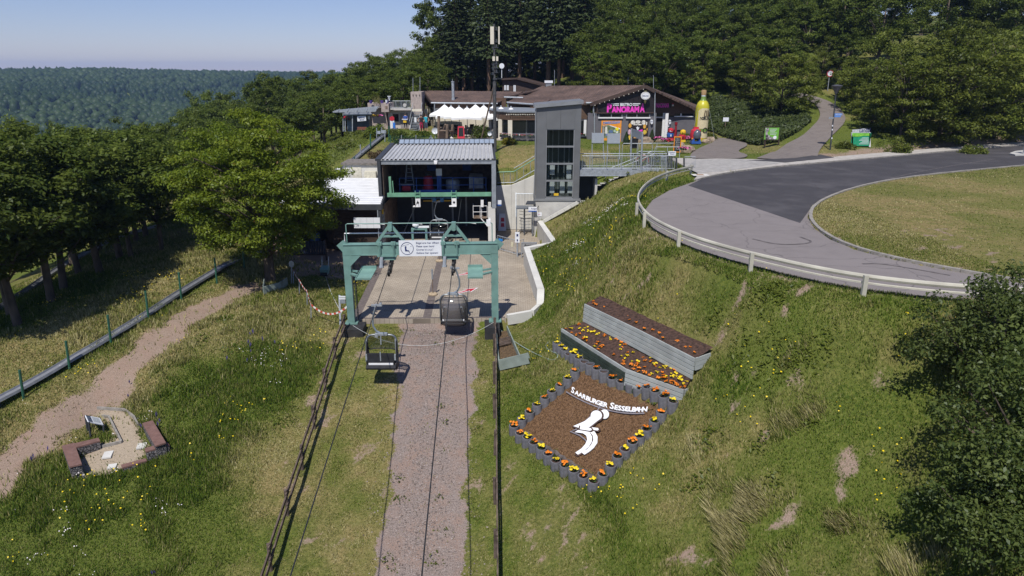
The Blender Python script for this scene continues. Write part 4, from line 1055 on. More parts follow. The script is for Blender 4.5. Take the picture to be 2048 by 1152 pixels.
m = MB(); m.bb((3.15, TY0 + .12, 3.08), (3.5, TY0 + .15, 3.26)); m.build("yellow_plate", M_YEL, tower)
m = MB(); m.tube([(TX0 - .08, TY0 - .02, 9.4), (TX0 - .08, TY0 - .02, 5.0), (TX0 - .14, TY0 - .06, 3.2), (TX0 - .12, TY0 - .06, .1)], .05, 8); m.build("rain_pipe", M_CLADR, tower)
# ---- bridge
bx0, bx1, by0, by1, bz = 5.06, 11.3, 51.2, 52.75, 4.98
br = thing("foot_bridge", "galvanised footbridge from the grey tower to the forecourt", "bridge", ((bx0 + bx1) / 2, 52, bz))
m = MB(); m.bb((bx0, by0, bz - .06), (bx1, by1, bz)); m.build("deck", M_GALV, br)
for y in (by0, by1 - .12):
 m = MB(); m.bb((bx0, y, bz - .40), (bx1, y + .12, bz - .063)); m.bb((bx0, y - .06, bz - .44), (bx1, y + .18, bz - .40)); m.build("girder", M_GALV, br)
for y in (by0 + .03, by1 - .03):
 rl = MB(); rl.tube([(bx0 + .15, y, bz), (bx0 + .15, y, bz + 1.05), (bx1 + .8, y, bz + 1.05), (bx1 + .8, y, bz)], .03, 6); rl.tube([(bx0 + .15, y, bz + .12), (bx1 + .8, y, bz + .12)], .02, 5); ro = rl.build("railing", M_GALV, br)
 for k in range(6): x = bx0 + .9 + k * 1.1; q = MB(); q.tube([(x, y, bz - .3), (x, y, bz + 1.04)], .026, 5); q.build("railing_post", M_GALV, ro)
 q = MB()
 for k in range(56): x = bx0 + .2 + k * .122; q.bar((x, y, bz + .12), (x, y, bz + 1.03), .012)
 q.build("balusters", M_GALV, ro, kind="stuff")
# ---- stairs behind the bridge
st = thing("outdoor_stairs", "stepped concrete stairs rising under the footbridge beside the tower", "stairs", (8, 53.5, 3))
N_ = 13; sx0, sx1, sz0, sz1 = 6.3, 10.9, 3.1, 5.0
for k in range(N_):
 x = sx0 + (sx1 - sx0) * k / N_; z = sz0 + (sz1 - sz0) * (k + 1) / N_; e = (sx1 - sx0) / N_
 m = MB(); m.bb((x, 53.15, z - .22), (x + e + .02, 54.5, z)); m.build("step", M_CONC, st)
 m = MB(); m.bb((x, 53.0, 2.4 + .11 * k), (x + e - .004, 53.14, z + .12)); m.build("stringer_block", M_ASPH, st)
m = MB(); m.bb((5.05, 52.9, 2.4), (6.28, 53.1, 4.55)); m.build("dark_screen", M_ASPH, st)
m = MB(); m.bb((6.28, 51.6, 2.2), (6.46, 53.2, 4.3)); m.build("stair_cheek", M_CONC, st)
for y in (53.05, 54.45):
 m = MB(); m.tube([(5.6, y, 4.0), (6.2, y, 4.05), (11.0, y, 6.0), (11.6, y, 6.0)], .03, 6)
 for k in range(5): x = 6.3 + k * 1.15; m.tube([(x, y, 3.2 + (x - 6.3) * .41), (x, y, 4.1 + (x - 6.3) * .41)], .02, 5)
 m.build("hand_rail", M_GALV, st)
for k in range(5):
 m = MB(); m.bb((5.1, 51.1 - .36 * k - .36, 1.6), (6.4 + .12 * k, 51.1 - .36 * k - .003, 2.72 - .15 * k)); m.build("step", M_CONC, st)
cp = thing("bank_coping", "sloping concrete coping on the grass bank in front of the tower base", "coping", (3.5, 50.7, 1.5))
for k in range(6):
 a, b = Vector((1.95, 50.72, .95)).lerp(Vector((4.9, 50.35, 2.72)), k / 6), Vector((1.95, 50.72, .95)).lerp(Vector((4.9, 50.35, 2.72)), (k + 1) / 6)
 m = MB(); m.bar(a, b - (b - a) * .02, .22, .22); m.build("coping_stone", M_CONCW, cp)
# ---- turnstile, barrier, signs in the passage
M_CAGE = mat("gate_steel", (.23, .26, .30), .4, metal=.6, var=.1)
tu = thing("turnstile", "full height steel turnstile between the tall wall and the tower base", "turnstile", (1.0, 51.3, 0))
m = MB()
for x, y in ((.35, 50.9), (1.55, 50.9), (.35, 51.8), (1.55, 51.8)): m.bar((x, y, 0), (x, y, 2.1), .07)
m.bb((.3, 50.86, 2.1), (1.6, 51.85, 2.2)); m.build("frame", M_CAGE, tu)
m = MB(); m.tube([(.95, 51.35, .05), (.95, 51.35, 2.1)], .06, 8); m.build("rotor_post", M_CAGE, tu)
for k in range(7):
 m = MB(); z = .3 + k * .25
 for a in (20, 140, 260): m.tube([(.95, 51.35, z), (.95 + .5 * math.cos(R(a)), 51.35 + .5 * math.sin(R(a)), z)], .018, 5)
 m.build("rotor_arm", M_CAGE, tu)
m = MB()
for k in range(11): m.bar((.36 + k * .115, 51.88, 2.2), (.36 + k * .115, 51.88, 3.1), .014)
m.tube([(.33, 51.88, 3.1), (1.6, 51.88, 3.1)], .02, 5); m.bar((.3, 50.9, 1.5), (.3, 51.85, 3.2), .03, .03); m.build("top_bars", M_CAGE, tu)
m = MB(); m.slab([(1.0, 50.2, 2.62), (1.75, 50.2, 2.62), (1.75, 50.95, 2.72), (1.15, 50.95, 2.72)], .05); o = m.build("canopy", M_DARK, tu)
bs = thing("blade_sign", "white and blue exit sign fixed to the tower base", "sign", (1.6, 50.2, 2.2))
m = MB(); m.bb((1.22, 50.1, 2.14), (1.85, 50.14, 2.42)); m.build("panel", M_SIGNW, bs)
m = MB(); m.bb((1.22, 50.098, 2.05), (1.85, 50.142, 2.14)); m.build("blue_strip", M_BLUE, bs)
text("lettering", "Ausgang", .15, (1.42, 50.095, 2.24), (1, 0, 0), (0, 0, 1), M_NAVY, bs, .002, .002)
m = MB(); m.bar((1.85, 50.12, 2.3), (2.0, 50.9, 2.35), .03); m.build("arm", M_DARK, bs)
ps = thing("paper_notice", "small white paper notice on the concrete tower base", "notice", (2.0, 50.9, 1.6)); m = MB(); m.bb((1.92, 50.89, 1.55), (2.25, 50.91, 1.85)); m.build("sheet", M_SIGNW, ps)
text("lettering", "Exit", .10, (1.98, 50.885, 1.66), (1, 0, 0), (0, 0, 1), M_RED, ps, .001)
ab = thing("sandwich_board", "white sandwich board with two red squares leaning by the tall wall", "sign", (-.75, 52.9, 0))
m = MB(); m.slab([(-1.08, 52.55, .05), (-.45, 52.55, .05), (-.55, 52.95, 1.35), (-1.0, 52.95, 1.35)], .04); m.build("panel", M_SIGNW, ab)
for z in (.35, .75):
 f = (z - .05) / 1.3; m = MB(); m.slab([(-.88, 52.54 + .4 * f, z), (-.6, 52.54 + .4 * f, z), (-.62, 52.54 + .4 * (f + .22), z + .28), (-.86, 52.54 + .4 * (f + .22), z + .28)], .01); m.build("red_square", M_RED, ab)
m = MB(); m.bar((-1.05, 53.2, 0), (-.98, 52.97, 1.3), .03); m.bar((-.5, 53.2, 0), (-.57, 52.97, 1.3), .03); m.build("leg", M_GALV, ab)
ws = thing("side_sign", "small white and blue sign on the hall side beside the tall wall", "sign", (-1.1, 48.4, 3.2))
m = MB(); m.bb((-1.13, 48.0, 3.0), (-.75, 48.04, 3.3)); m.build("panel", M_SIGNW, ws); m = MB(); m.bb((-1.13, 47.998, 2.9), (-.75, 48.042, 3.0)); m.build("blue_strip", M_BLUE, ws)
bar_ = thing("crowd_barrier", "galvanised crowd barrier across the plaza exit beside the pier", "barrier", (-.2, 44.4, 0))
a, b, c_ = P(995, 500, 0), P(1036, 512, 0), P(1047, 508, 0)
m = MB()
for p, q in ((a, b), (b, c_)):
 m.tube([p + Vector((0, 0, .12)), p + Vector((0, 0, 1.05)), q + Vector((0, 0, 1.05)), q + Vector((0, 0, .12)), p + Vector((0, 0, .12))], .025, 6)
m.build("frame", M_GALV, bar_)
m = MB()
for k in range(1, 12): p = a.lerp(b, k / 12); m.bar(p + Vector((0, 0, .12)), p + Vector((0, 0, 1.05)), .016)
for k in range(1, 4): p = b.lerp(c_, k / 4); m.bar(p + Vector((0, 0, .12)), p + Vector((0, 0, 1.05)), .016)
m.build("bars", M_GALV, bar_, kind="stuff")
m = MB()
for p in (a, b): m.bar(p + Vector((0, -.3, .02)), p + Vector((0, .3, .02)), .05); m.bar(p, p + Vector((0, 0, .14)), .04)
m.build("foot", M_GALV, bar_)
m = MB(); p = a.lerp(b, .16); m.box(p + Vector((0, -.04, .80)), (.42, .03, .16), rz=math.atan2(b.y - a.y, b.x - a.x)); m.build("blue_plate", mat("sky_blue_plate", (.02, .22, .62), .5), bar_)
m = MB(); p = a.lerp(b, .72); m.box(p + Vector((0, -.04, .70)), (.22, .03, .32), rz=math.atan2(b.y - a.y, b.x - a.x)); m.build("notice_sheet", mat("cream_paper", (.62, .58, .42), .7), bar_)
sp = thing("sign_post", "narrow white sign on a post beside the crowd barrier", "sign", b)
m = MB(); m.bar(b + Vector((-.05, -.12, 0)), b + Vector((-.05, -.12, 1.5)), .09); m.build("post", M_GALV, sp)
m = MB(); m.box(b + Vector((-.05, -.19, 1.35)), (.30, .04, .72)); m.build("panel", M_SIGNW, sp)
m = MB(); m.box(b + Vector((-.05, -.215, 1.5)), (.12, .01, .16)); m.box(b + Vector((-.05, -.215, 1.15)), (.08, .01, .14)); m.build("pictogram", M_NAVY, sp)
ex = thing("exit_board", "low grey board reading Ausgang Exit behind the zigzag wall", "sign", P(1056, 505, 0))
q = Vector((1.15, 44.6, 0))
m = MB(); m.box(q + Vector((0, 0, .72)), (.98, .05, .62)); m.build("panel", mat("grey_board", (.30, .30, .30), .5), ex)
m = MB(); m.box(q + Vector((0, -.005, 1.05)), (1.04, .07, .04)); m.bar(q + Vector((-.5, 0, 0)), q + Vector((-.5, 0, 1.05)), .05); m.bar(q + Vector((.5, 0, 0)), q + Vector((.5, 0, 1.05)), .05); m.build("frame", M_GALV, ex)
text("lettering", "Ausgang", .22, q + Vector((-.33, -.03, .80)), (1, 0, 0), (0, 0, 1), M_BLACK, ex, .003, .004)
text("lettering", "Exit", .22, q + Vector((.08, -.03, .54)), (1, 0, 0), (0, 0, 1), M_BLACK, ex, .003, .004)
m = MB(); m.plate([(0, 0), (.05, -.03), (.16, .08), (.20, .04), (.22, .17), (.09, .15), (.13, .11)], q + Vector((-.24, -.028, .52)), (1, 0, 0), (0, 0, 1), -.006); m.build("red_arrow", mat("signal_red", (.75, .05, .02), .5), ex)
# rope barriers standing on the plaza
for (px, py), lab, h in (((866, 590), "pole in a round concrete foot on the paving band, nearer to the portal", 1.5), ((879, 523), "pole in a round concrete foot on the paving band, nearer to the hall", 1.1)):
 p = P(px, py, 0); t = thing("barrier_pole", lab, "pole", p)
 m = MB(); m.lathe([(.26, .02), (.26, .09), (.2, .13), (.05, .14)], p, 14); m.build("foot", mat("sandy_concrete", (.42, .33, .22), .9, var=.15), t)
 m = MB(); m.tube([p + Vector((0, 0, .1)), p + Vector((0, 0, h))], .025, 6); m.build("pole", M_WOODL, t)
 m = MB(); m.tube([p + Vector((0, 0, h * .62)), p + Vector((0, 0, h))], .05, 8); m.build("sleeve", M_GALV, t)
m = MB(); hold = Vector((-.86, 31.95, -.3)); a = SL(-3.4, -.75, -.1); b = SL(3.5, -.75, -.05)
m.tube([a.lerp(b, k / 24) + Vector((0, -1.3 * (1 - (2 * k / 24 - 1) ** 2), -.62 * (1 - (2 * k / 24 - 1) ** 2) + .25)) for k in range(25)], .010, 5)
tag(m.build("barrier_chain", mat("pale_rope", (.50, .52, .52), .6)), "pale chain sagging across the track below the portal", "chain")
# ================================================================== BISTRO AND TERRACE
M_BROWN = mat("brown_boarding", (.115, .070, .045), .75, var=.14, scale=2.5, bump=.3, bscale=9, stretch=(1, 1, 7))
M_BROWND = mat("dark_brown_trim", (.065, .042, .034), .7, var=.12, scale=3)
M_GREYW = mat("grey_render", (.135, .13, .145), .85, var=.07, scale=1.4, bump=.15, dirt=.06)
M_CREAM = mat("cream_render", (.68, .63, .52), .85, var=.06, scale=1.4, dirt=.1)
M_PINKC = mat("rough_pink_concrete", (.40, .335, .30), .95, var=.10, scale=5, bump=.5, bscale=30)
M_WIN = glassmat("window_glass", (.015, .018, .02), .25, .04)
M_DARKIN = mat("painted_dark_inside", (.02, .018, .017), .9)  # near black that paints the shade inside openings
M_PINKS = mat("magenta_letters", (.80, .055, .50), .45, var=.04)
M_SIGNB = mat("sign_black", (.016, .012, .014), .5, var=.1)
def roof_tiles():
 m = bpy.data.materials.new("roof_tiles"); m.use_nodes = True; t = m.node_tree; N = t.nodes; L = t.links
 b = N["Principled BSDF"]; b.inputs["Roughness"].default_value = .8
 co = N.new("ShaderNodeTexCoord")
 br = N.new("ShaderNodeTexBrick"); br.inputs["Scale"].default_value = 1; br.inputs["Brick Width"].default_value = .30; br.inputs["Row Height"].default_value = .34
 br.inputs["Color1"].default_value = (.165, .105, .08, 1); br.inputs["Color2"].default_value = (.115, .075, .06, 1); br.inputs["Mortar"].default_value = (.05, .035, .03, 1); br.inputs["Mortar Size"].default_value = .03
 L.new(co.outputs["Object"], br.inputs["Vector"])
 n = N.new("ShaderNodeTexNoise"); n.inputs["Scale"].default_value = .6; n.inputs["Detail"].default_value = 8; L.new(co.outputs["Object"], n.inputs["Vector"])
 r = N.new("ShaderNodeMapRange"); r.inputs[1].default_value = .35; r.inputs[2].default_value = .7; r.inputs[3].default_value = .75; r.inputs[4].default_value = 1.3; L.new(n.outputs[0], r.inputs[0])
 mx = N.new("ShaderNodeMix"); mx.data_type = 'RGBA'; mx.blend_type = 'MULTIPLY'; mx.inputs[0].default_value = 1
 L.new(br.outputs[0], mx.inputs[6]); L.new(r.outputs[0], mx.inputs[7]); L.new(mx.outputs[2], b.inputs["Base Color"])
 bp = N.new("ShaderNodeBump"); bp.inputs["Strength"].default_value = .8; bp.inputs["Distance"].default_value = .04; bp.invert = True
 L.new(br.outputs["Fac"], bp.inputs["Height"]); L.new(bp.outputs[0], b.inputs["Normal"])
 return m
M_TILES = roof_tiles()
UX, UZ = Vector((1, 0, 0)), Vector((0, 0, 1))
def face(name, pts, Y, th, m, parent, kind=None):
 """upright plate facing the camera: outline given in the photo, standing at distance Y"""
 q = [D(a, b, Y) for a, b in pts]
 mb = MB(); mb.plate([(p.x, p.z) for p in q], (0, Y + th, 0), UX, UZ, th)
 return mb.build(name, m, parent)
def rect(name, x0, y0, x1, y1, Y, th, m, parent):
 a, b = D(x0, y0, Y), D(x1, y1, Y); mb = MB(); mb.bb((a.x, Y, b.z), (b.x, Y + th, a.z)); return mb.build(name, m, parent)
bi = thing("bistro", "brown roofed bistro building with a black gable sign", "building", (13, 74, 5))
FY = 73.0
# gable front
rect("wall", 1176, 226, 1309, 292, FY, .3, M_GREYW, bi)
face("gable_cladding", [(1185, 226), (1309, 226), (1309, 184), (1290, 176), (1185, 206)], FY + .02, .28, M_BROWN, bi)
for x0, x1 in ((1197, 1245), (1252.5, 1300)):
 wd = rect("window", x0, 228.5, x1, 234.5, FY - .03, .05, M_WIN, bi)
 rect("window_sill", x0 - .5, 234.6, x1 + .8, 237.0, FY - .16, .18, M_WHITE, wd)
 for xx in (x0, (x0 + x1) / 2 + (1 if x0 < 1220 else -3), x1 - 1.6): rect("window_frame", xx, 228.2, xx + 1.4, 234.6, FY - .06, .06, M_CLADR, wd)
rect("wall", 1308, 234, 1390, 283, FY + 2.2, .3, M_GREYW, bi)
face("cladding", [(1308, 232), (1390, 232), (1390, 218), (1308, 184)], FY + 2.2, .3, M_BROWN, bi)
wd = rect("window", 1350, 227.5, 1386, 231.8, FY + 2.14, .05, M_WIN, bi)
rect("window_sill", 1349, 232, 1387, 234, FY + 2.0, .2, M_WHITE, wd); rect("window_frame", 1361, 227, 1363, 232, FY + 2.1, .05, M_WHITE, wd)
dr = rect("door", 1310.5, 236, 1326, 277, FY + 2.1, .08, M_DARKIN, bi)  # flat dark sheet painting the shade of the open doorway, no door leaf
rect("door_frame", 1326, 226, 1329, 277, FY + 2.0, .12, M_WHITE, dr); rect("door_frame", 1331.5, 226, 1334, 275, FY + 1.6, .1, M_WHITE, dr); rect("door_frame", 1310, 233.6, 1328, 236, FY + 2.02, .1, M_WHITE, dr)
rect("transom_pane", 1311, 227.5, 1325.5, 233.4, FY + 2.08, .05, M_WIN, dr)
# roof: left slope, right slope of the gable, as thick tiled slabs
pk, eL, eR = D(1291, 170.5, FY - .35), D(1180, 207, FY - .35), D(1392, 217.5, FY + 1.6)
eLb, rB, rRb = D(1008, 205, 82), D(1085, 171.5, 89), D(1330, 166, 92)
def tri_slab(name, pts, th, m, parent):
 mb = MB(); c = pts[0]
 for i in range(1, len(pts) - 1): mb.slab([c, pts[i], pts[i + 1]], th)
 return mb.build(name, m, parent)
tri_slab("roof_slope", [rB, eLb, eL, pk], .18, M_TILES, bi)
tri_slab("roof_slope", [pk + Vector((0, .003, -.004)), eR, D(1400, 212, 84), rB + Vector((.02, .02, 0))], .18, M_TILES, bi)
m = MB(); m.bar(pk + Vector((0, -.06, -.12)), eL + Vector((0, -.06, -.12)), .12, .34); m.bar(pk + Vector((0, -.064, -.12)), D(1310, 180.5, FY - .35) + Vector((0, -.06, -.12)), .12, .34); m.build("verge_board", M_BROWND, bi)
m = MB(); m.bar(D(1312, 181, FY + 1.6), eR + Vector((0, 0, -.1)), .12, .30); m.build("verge_board", M_BROWND, bi)
m = MB()
for k in range(11): p = pk.lerp(eL, (k + .5) / 11.5) + Vector((0, -.25, -.32)); m.box(p, (.06, .06, .08))
m.build("string_lights", mat("lamp_glass", (.75, .70, .6), .3), bi, kind="stuff")
m = MB(); m.tube([D(1172, 206, FY - .3), D(1190, 206, FY - .3)], .10, 8); m.tube([D(1187, 207, FY - .2), D(1187, 224, FY - .2), D(1189, 230, FY - .2), D(1189, 282, FY - .2)], .07, 8); m.build("rain_pipe", M_GALV, bi)
m = MB(); m.tube([D(1310, 180, FY - .3), D(1308.5, 282, FY - .2)], .06, 8); m.build("rain_pipe", M_GALV, bi)
# gable sign
sg = thing("gable_sign", "black gable sign with magenta and white lettering on the bistro front", "sign", D(1250, 226, FY))
SO = [(1194, 226), (1309, 225.3), (1309.8, 186), (1292, 179.5), (1194.5, 208.5)]
face("panel", SO, FY - .10, .08, M_SIGNB, sg)
for a, b in zip(SO, SO[1:] + SO[:1]): m = MB(); m.bar(D(*a, FY - .14), D(*b, FY - .14), .10, .13, up=(0, 1, 0)); m.build("frame_strip", M_BROWND, sg)
yy = FY - .115
def word(body, xa, xb, ybase, ytop, m_, bold=.02):
 a, b, c = D(xa, ybase, yy), D(xb, ybase, yy), D(xa, ytop, yy); h = c.z - a.z
 return text("lettering", body, h / .70, a, UX, UZ, m_, sg, .015, bold, fit=b.x - a.x)
word("P", 1213, 1222.5, 225, 207.5, M_PINKS, .05); word("ANORAM", 1224, 1279, 225, 213.5, M_PINKS, .05); word("A", 1280, 1290.5, 225, 207.5, M_PINKS, .05)
word("BISTRO", 1240, 1264, 211.8, 206.4, M_SIGNW, .012)
for x0, x1, y0, y1 in ((1222.5, 1238, 207, 208.6), (1226, 1238, 210, 211.4), (1265.5, 1280.5, 206.8, 208.4), (1265.5, 1277, 209.8, 211.2)): rect("white_bar", x0, y0, x1, y1, yy - .02, .03, M_SIGNW, sg)
os_ = thing("oval_sign", "white oval brewery sign hanging on the gable sign", "sign", D(1290, 200, FY - .5))
c = D(1290.5, 191.5, FY - .55)
m = MB(); m.plate([(.47 * math.cos(a), .38 * math.sin(a)) for a in np.linspace(0, 6.283, 29)[:-1]], c, UX, UZ, .16); m.build("oval_panel", M_SIGNW, os_)
m = MB(); m.tube([c + Vector((.40 * math.cos(a), -.165, .31 * math.sin(a))) for a in np.linspace(0, 6.283, 29)], .012, 4, cap=False); m.build("ring", mat("gold_line", (.45, .32, .12), .4), os_)
text("lettering", "Bitburger", .22, c + Vector((-.33, -.165, -.08)), UX, UZ, M_NAVY, os_, .003, .004, fit=.66)
m = MB(); m.box(c + Vector((0, -.08, -.50)), (.22, .12, .26)); m.box(c + Vector((0, -.08, -.68)), (.12, .1, .16)); m.box(c + Vector((0, .1, .44)), (.26, .3, .12)); m.build("bracket", mat("olive_metal", (.10, .09, .03), .5), os_)
s2 = thing("door_sign", "narrow black sign with magenta lettering above the bistro door", "sign", D(1328, 220, FY + 2))
rect("panel", 1309, 207.5, 1342, 216, FY + 2.02, .1, M_SIGNB, s2)
a = D(1311, 215, FY + 2.0); text("lettering", "PANORAMA", .62, a, UX, UZ, M_PINKS, s2, .01, .03, fit=(D(1338, 215, FY + 2) - a).x)
rect("white_bar", 1313, 207.9, 1333, 209.2, FY + 1.99, .03, mat("pale_blue_print", (.35, .45, .6), .5), s2)
# poster and picture panels
po = thing("toboggan_poster", "orange poster with blue lettering and a riders picture on the bistro wall", "poster", D(1223, 290, FY))
rect("panel", 1203, 241.5, 1241, 288, FY - .05, .04, M_ORG, po)
face("picture_field", [(1204, 251), (1218, 250), (1240, 257.5), (1240, 276), (1204, 276)], FY - .06, .012, mat("poster_picture", (.17, .22, .12), .6, var=.5, scale=3), po)
face("white_sweep", [(1216, 249.5), (1240, 256.5), (1240, 259), (1222, 252.5)], FY - .066, .008, M_SIGNW, po)
a = D(1205.5, 248.5, FY); text("lettering", "SOMMERRODELBAHN", .36, a + Vector((0, -.07, 0)), D(1239, 246.6, FY) - a, UZ, mat("poster_blue", (.06, .30, .70), .5), po, .004, .008, fit=1.78)
for (x, y, r_, cc) in ((1234, 258.5, 3.6, (.85, .75, .03)), (1208, 252, 1.6, (.55, .35, .25)), (1212, 250.5, 1.6, (.55, .35, .25)), (1230, 262, 3.0, (.45, .60, .45)), (1234, 264, 2.6, (.7, .75, .6))):
 c = D(x, y, FY - .075); rr = (D(x + r_, y, FY) - D(x, y, FY)).x; m = MB(); m.plate([(rr * math.cos(t), rr * math.sin(t)) for t in np.linspace(0, 6.283, 17)[:-1]], c, UX, UZ, .006); m.build("picture_blob", mat("poster_%d" % int(x * y), cc, .6), po)
for (x0, x1, y0, y1, cc) in ((1205, 1209, 254, 266, (.30, .28, .30)), (1210, 1215, 253, 268, (.65, .62, .55)), (1217, 1226, 260, 266, (.10, .16, .30)), (1211, 1216, 268, 272, (.15, .2, .45))):
 face("picture_shape", [(x0 + .8, y0), (x1 - .6, y0 + .5), (x1, y1), (x0, y1 - .7)], FY - .072, .005, mat("poster_s%d" % int(x0), cc, .6), po)
fp = thing("food_panel", "wall panel printed with bread rolls, fruit and a chef figure", "poster", D(1274, 290, FY))
rect("panel", 1257, 241.5, 1295, 282, FY - .05, .04, mat("panel_black", (.03, .022, .016), .5), fp)
random.seed(3)
for x, y, rx, ry, cc in [(1266, 245, 5, 4, 'w'), (1276, 244, 5, 3.4, 'w'), (1287, 245, 4, 4.5, 'w'), (1260, 251, 3, 4.4, 'o'), (1259, 264, 3.2, 5.2, 'p'), (1289, 253, 3, 4, 'o'), (1289.5, 264.5, 3.6, 4.6, 'y'), (1259, 275, 2.6, 4.6, 'y'), (1271, 276, 4.2, 3.2, 'o'), (1281, 278, 4.4, 3, 'o'), (1262, 269, 2, 3, 'y'), (1293, 247, 1.6, 3.5, 'w'), (1294, 259, 1.2, 3, 'o'), (1271, 249.5, 4.5, 1.6, 'w'), (1280, 249.5, 4.5, 1.6, 'w')]:
 c = D(x, y, FY - .055); k = (D(x + 1, y, FY) - D(x, y, FY)).x; cm = {'w': (.70, .68, .62), 'o': (.72, .38, .06), 'y': (.80, .55, .06), 'p': (.65, .42, .50)}[cc]
 m = MB(); m.plate([(k * rx * (1 + .12 * math.sin(3 * t + x)) * math.cos(t), k * ry * math.sin(t)) for t in np.linspace(0, 6.283, 15)[:-1]], c, UX, UZ, .006); m.build("printed_shape", mat("print_" + cc, cm, .6, var=.25, scale=4), fp)
rect("black_field", 1266, 250.5, 1285, 266, FY - .075, .01, M_SIGNB, fp)
face("white_figure", [(1273, 255), (1275, 252.5), (1277, 255), (1279, 254), (1277.5, 258), (1276.5, 260), (1274, 260), (1273.5, 257.5), (1271.5, 254)], FY - .085, .006, M_SIGNW, fp)
face("pink_band", [(1276, 261.5), (1285, 258.5), (1285, 263), (1276, 262.5)], FY - .085, .006, M_PINKS, fp)
for x, yw, lab in ((1303.5, FY, "small white brewery lamp sign left of the bistro door"), (1339.5, FY + 2.2, "small white brewery lamp sign right of the bistro door")):
 t = thing("lamp_sign", lab, "sign", D(x, 245, yw - .2))
 face("body", [(x - 2.4, 241.5), (x - 1, 239.8), (x + 1.4, 239.8), (x + 2.6, 241.5), (x + 2.4, 246.5), (x, 248.8), (x - 2.2, 246.5)], yw - .26, .22, M_SIGNW, t)
 a = D(x - 1.8, 244.5, yw - .27); text("lettering", "Bit", .18, a, UX, UZ, M_NAVY, t, .002, fit=.2); rect("bracket", x - .4, 242, x + .4, 245, yw - .03, .06, M_DARK, t)
t = thing("door_paper", "white paper notice under the lamp sign right of the bistro door", "notice", D(1338, 252, FY + 2)); rect("sheet", 1336, 248.5, 1340.5, 254, FY + 2.14, .02, M_SIGNW, t)
t = thing("wall_lamp", "red and white wall lamp right of the door sign", "lamp", D(1346, 210, FY + 2)); rect("lamp_body", 1344.7, 206.5, 1347, 209, FY + 1.95, .15, M_RED, t); rect("lamp_glass", 1344.5, 209.2, 1347.2, 212.5, FY + 1.92, .18, M_SIGNW, t)
# wall between the tower and the gable front, bay with flower boxes
rect("wall", 1060, 236, 1177, 300, FY + .8, .3, M_GREYW, bi)
face("cladding", [(1060, 238), (1177, 238), (1186, 206), (1060, 214)], FY + .75, .3, M_BROWN, bi)
wd = rect("window", 1120, 241, 1168, 272, FY + .7, .06, M_WIN, bi)
rect("window_frame", 1168, 240, 1172, 273.5, FY + .62, .12, M_WHITE, wd); rect("window_sill", 1120, 272.2, 1173, 274.5, FY + .4, .3, M_DARK, wd)
bay = [(D(980, 240, 72.5)), (D(1000, 240, 69.0)), (D(1020, 240, 67.6)), (D(1078, 240, 67.6)), (D(1100, 240, 73.6)), (D(980, 240, 76))]
zt, zb = D(1050, 222.5, 67.6).z, D(1050, 240.5, 67.6).z
m = MB(); m.prism([(p.x, p.y) for p in bay], zb, zt - .12); m.build("bay_fascia", M_BROWN, bi)
m = MB(); cx = sum(p.x for p in bay) / 6; cy_ = sum(p.y for p in bay) / 6
m.prism([(p.x + (p.x - cx) * .06, p.y + (p.y - cy_) * .06) for p in bay], zt - .12, zt); m.build("bay_roof", M_STEEL, bi)
m = MB(); ins = [(p.x * .97 + cx * .03, p.y * .97 + cy_ * .03) for p in bay]; zs = D(1050, 266, 67.8).z
m.prism(ins, 4.6, zs); m.build("bay_plinth", M_GREYW, bi)
m = MB(); ins2 = [(p.x * .88 + cx * .12, p.y * .88 + cy_ * .12) for p in bay]; m.prism(ins2, zs, zb); m.build("bay_inside", M_DARKIN, bi)
for i in range(4):
 a, b = Vector((*ins[i], 0)), Vector((*ins[i + 1], 0)); d = (b - a)
 if i < 4:
  m = MB(); e = (d.normalized()); m.bar(a.lerp(b, .5) + Vector((0, 0, (zs + zb) / 2)) - d * .44, a.lerp(b, .5) + Vector((0, 0, (zs + zb) / 2)) + d * .44, .04, zb - zs - .04); m.build("window", M_WIN, bi)
 m = MB(); m.bar(a + Vector((0, 0, 4.6)) + Vector((0, -.05, 0)), a + Vector((0, 0, zb)) + Vector((0, -.05, 0)), .42 if i < 3 else .3); m.build("pillar", M_CREAM, bi)
x = D(1053, 250, 67.7); m = MB(); m.bar((x.x, 67.75, zs), (x.x, 67.75, zb), .12); m.build("window_frame", M_WHITE, bi)
m = MB()
for k in range(26): q = D(985 + k * 3.5, 229 + .2 * math.sin(k), 67.4 if k > 9 else 67.4 + (9 - k) * .5); m.box(q, (.07, .07, .1))
m.build("string_lights", _M["lamp_glass"], bi, kind="stuff")
# left wing
wg = thing("left_wing", "long brown roofed wing with cream walls behind the white umbrellas", "building", (-3, 80, 5.6))
ea, eb = D(864, 203.5, 78.6), D(995, 205, 78.6); ra, rb_ = D(847.5, 181, 84), D(1046, 183.5, 84)
tri_slab("roof_slope", [ra, ea, eb, rb_], .18, M_TILES, wg)
tri_slab("roof_slope", [ra + Vector((0, .01, -.01)), rb_ + Vector((0, .01, -.01)), Vector((rb_.x, 90, 8.6)), Vector((ra.x - .5, 90, 8.6))], .18, M_TILES, wg)
m = MB(); za = D(870, 216, 79).z; a, b = D(868, 204, 79), D(995, 204, 79); m.bb((a.x, 79, za), (b.x, 79.2, a.z - .1)); m.build("cladding", M_BROWN, wg)
m = MB(); m.bb((a.x, 79.05, 5.2), (b.x, 79.3, za)); m.build("wall", M_CREAM, wg)
m = MB(); g0 = (a.x, 79.1); g1 = (ra.x + .15, 84)
m.add([(*g0, za), (*g1, za), (*g1, ra.z - .2), (*g0, ea.z - .15)], [(0, 1, 2, 3)]); m.add([(*g0, za), (*g1, za), (*g1, ra.z - .2), (*g0, ea.z - .15)], [(3, 2, 1, 0)]); m.build("gable_cladding", M_BROWN, wg)
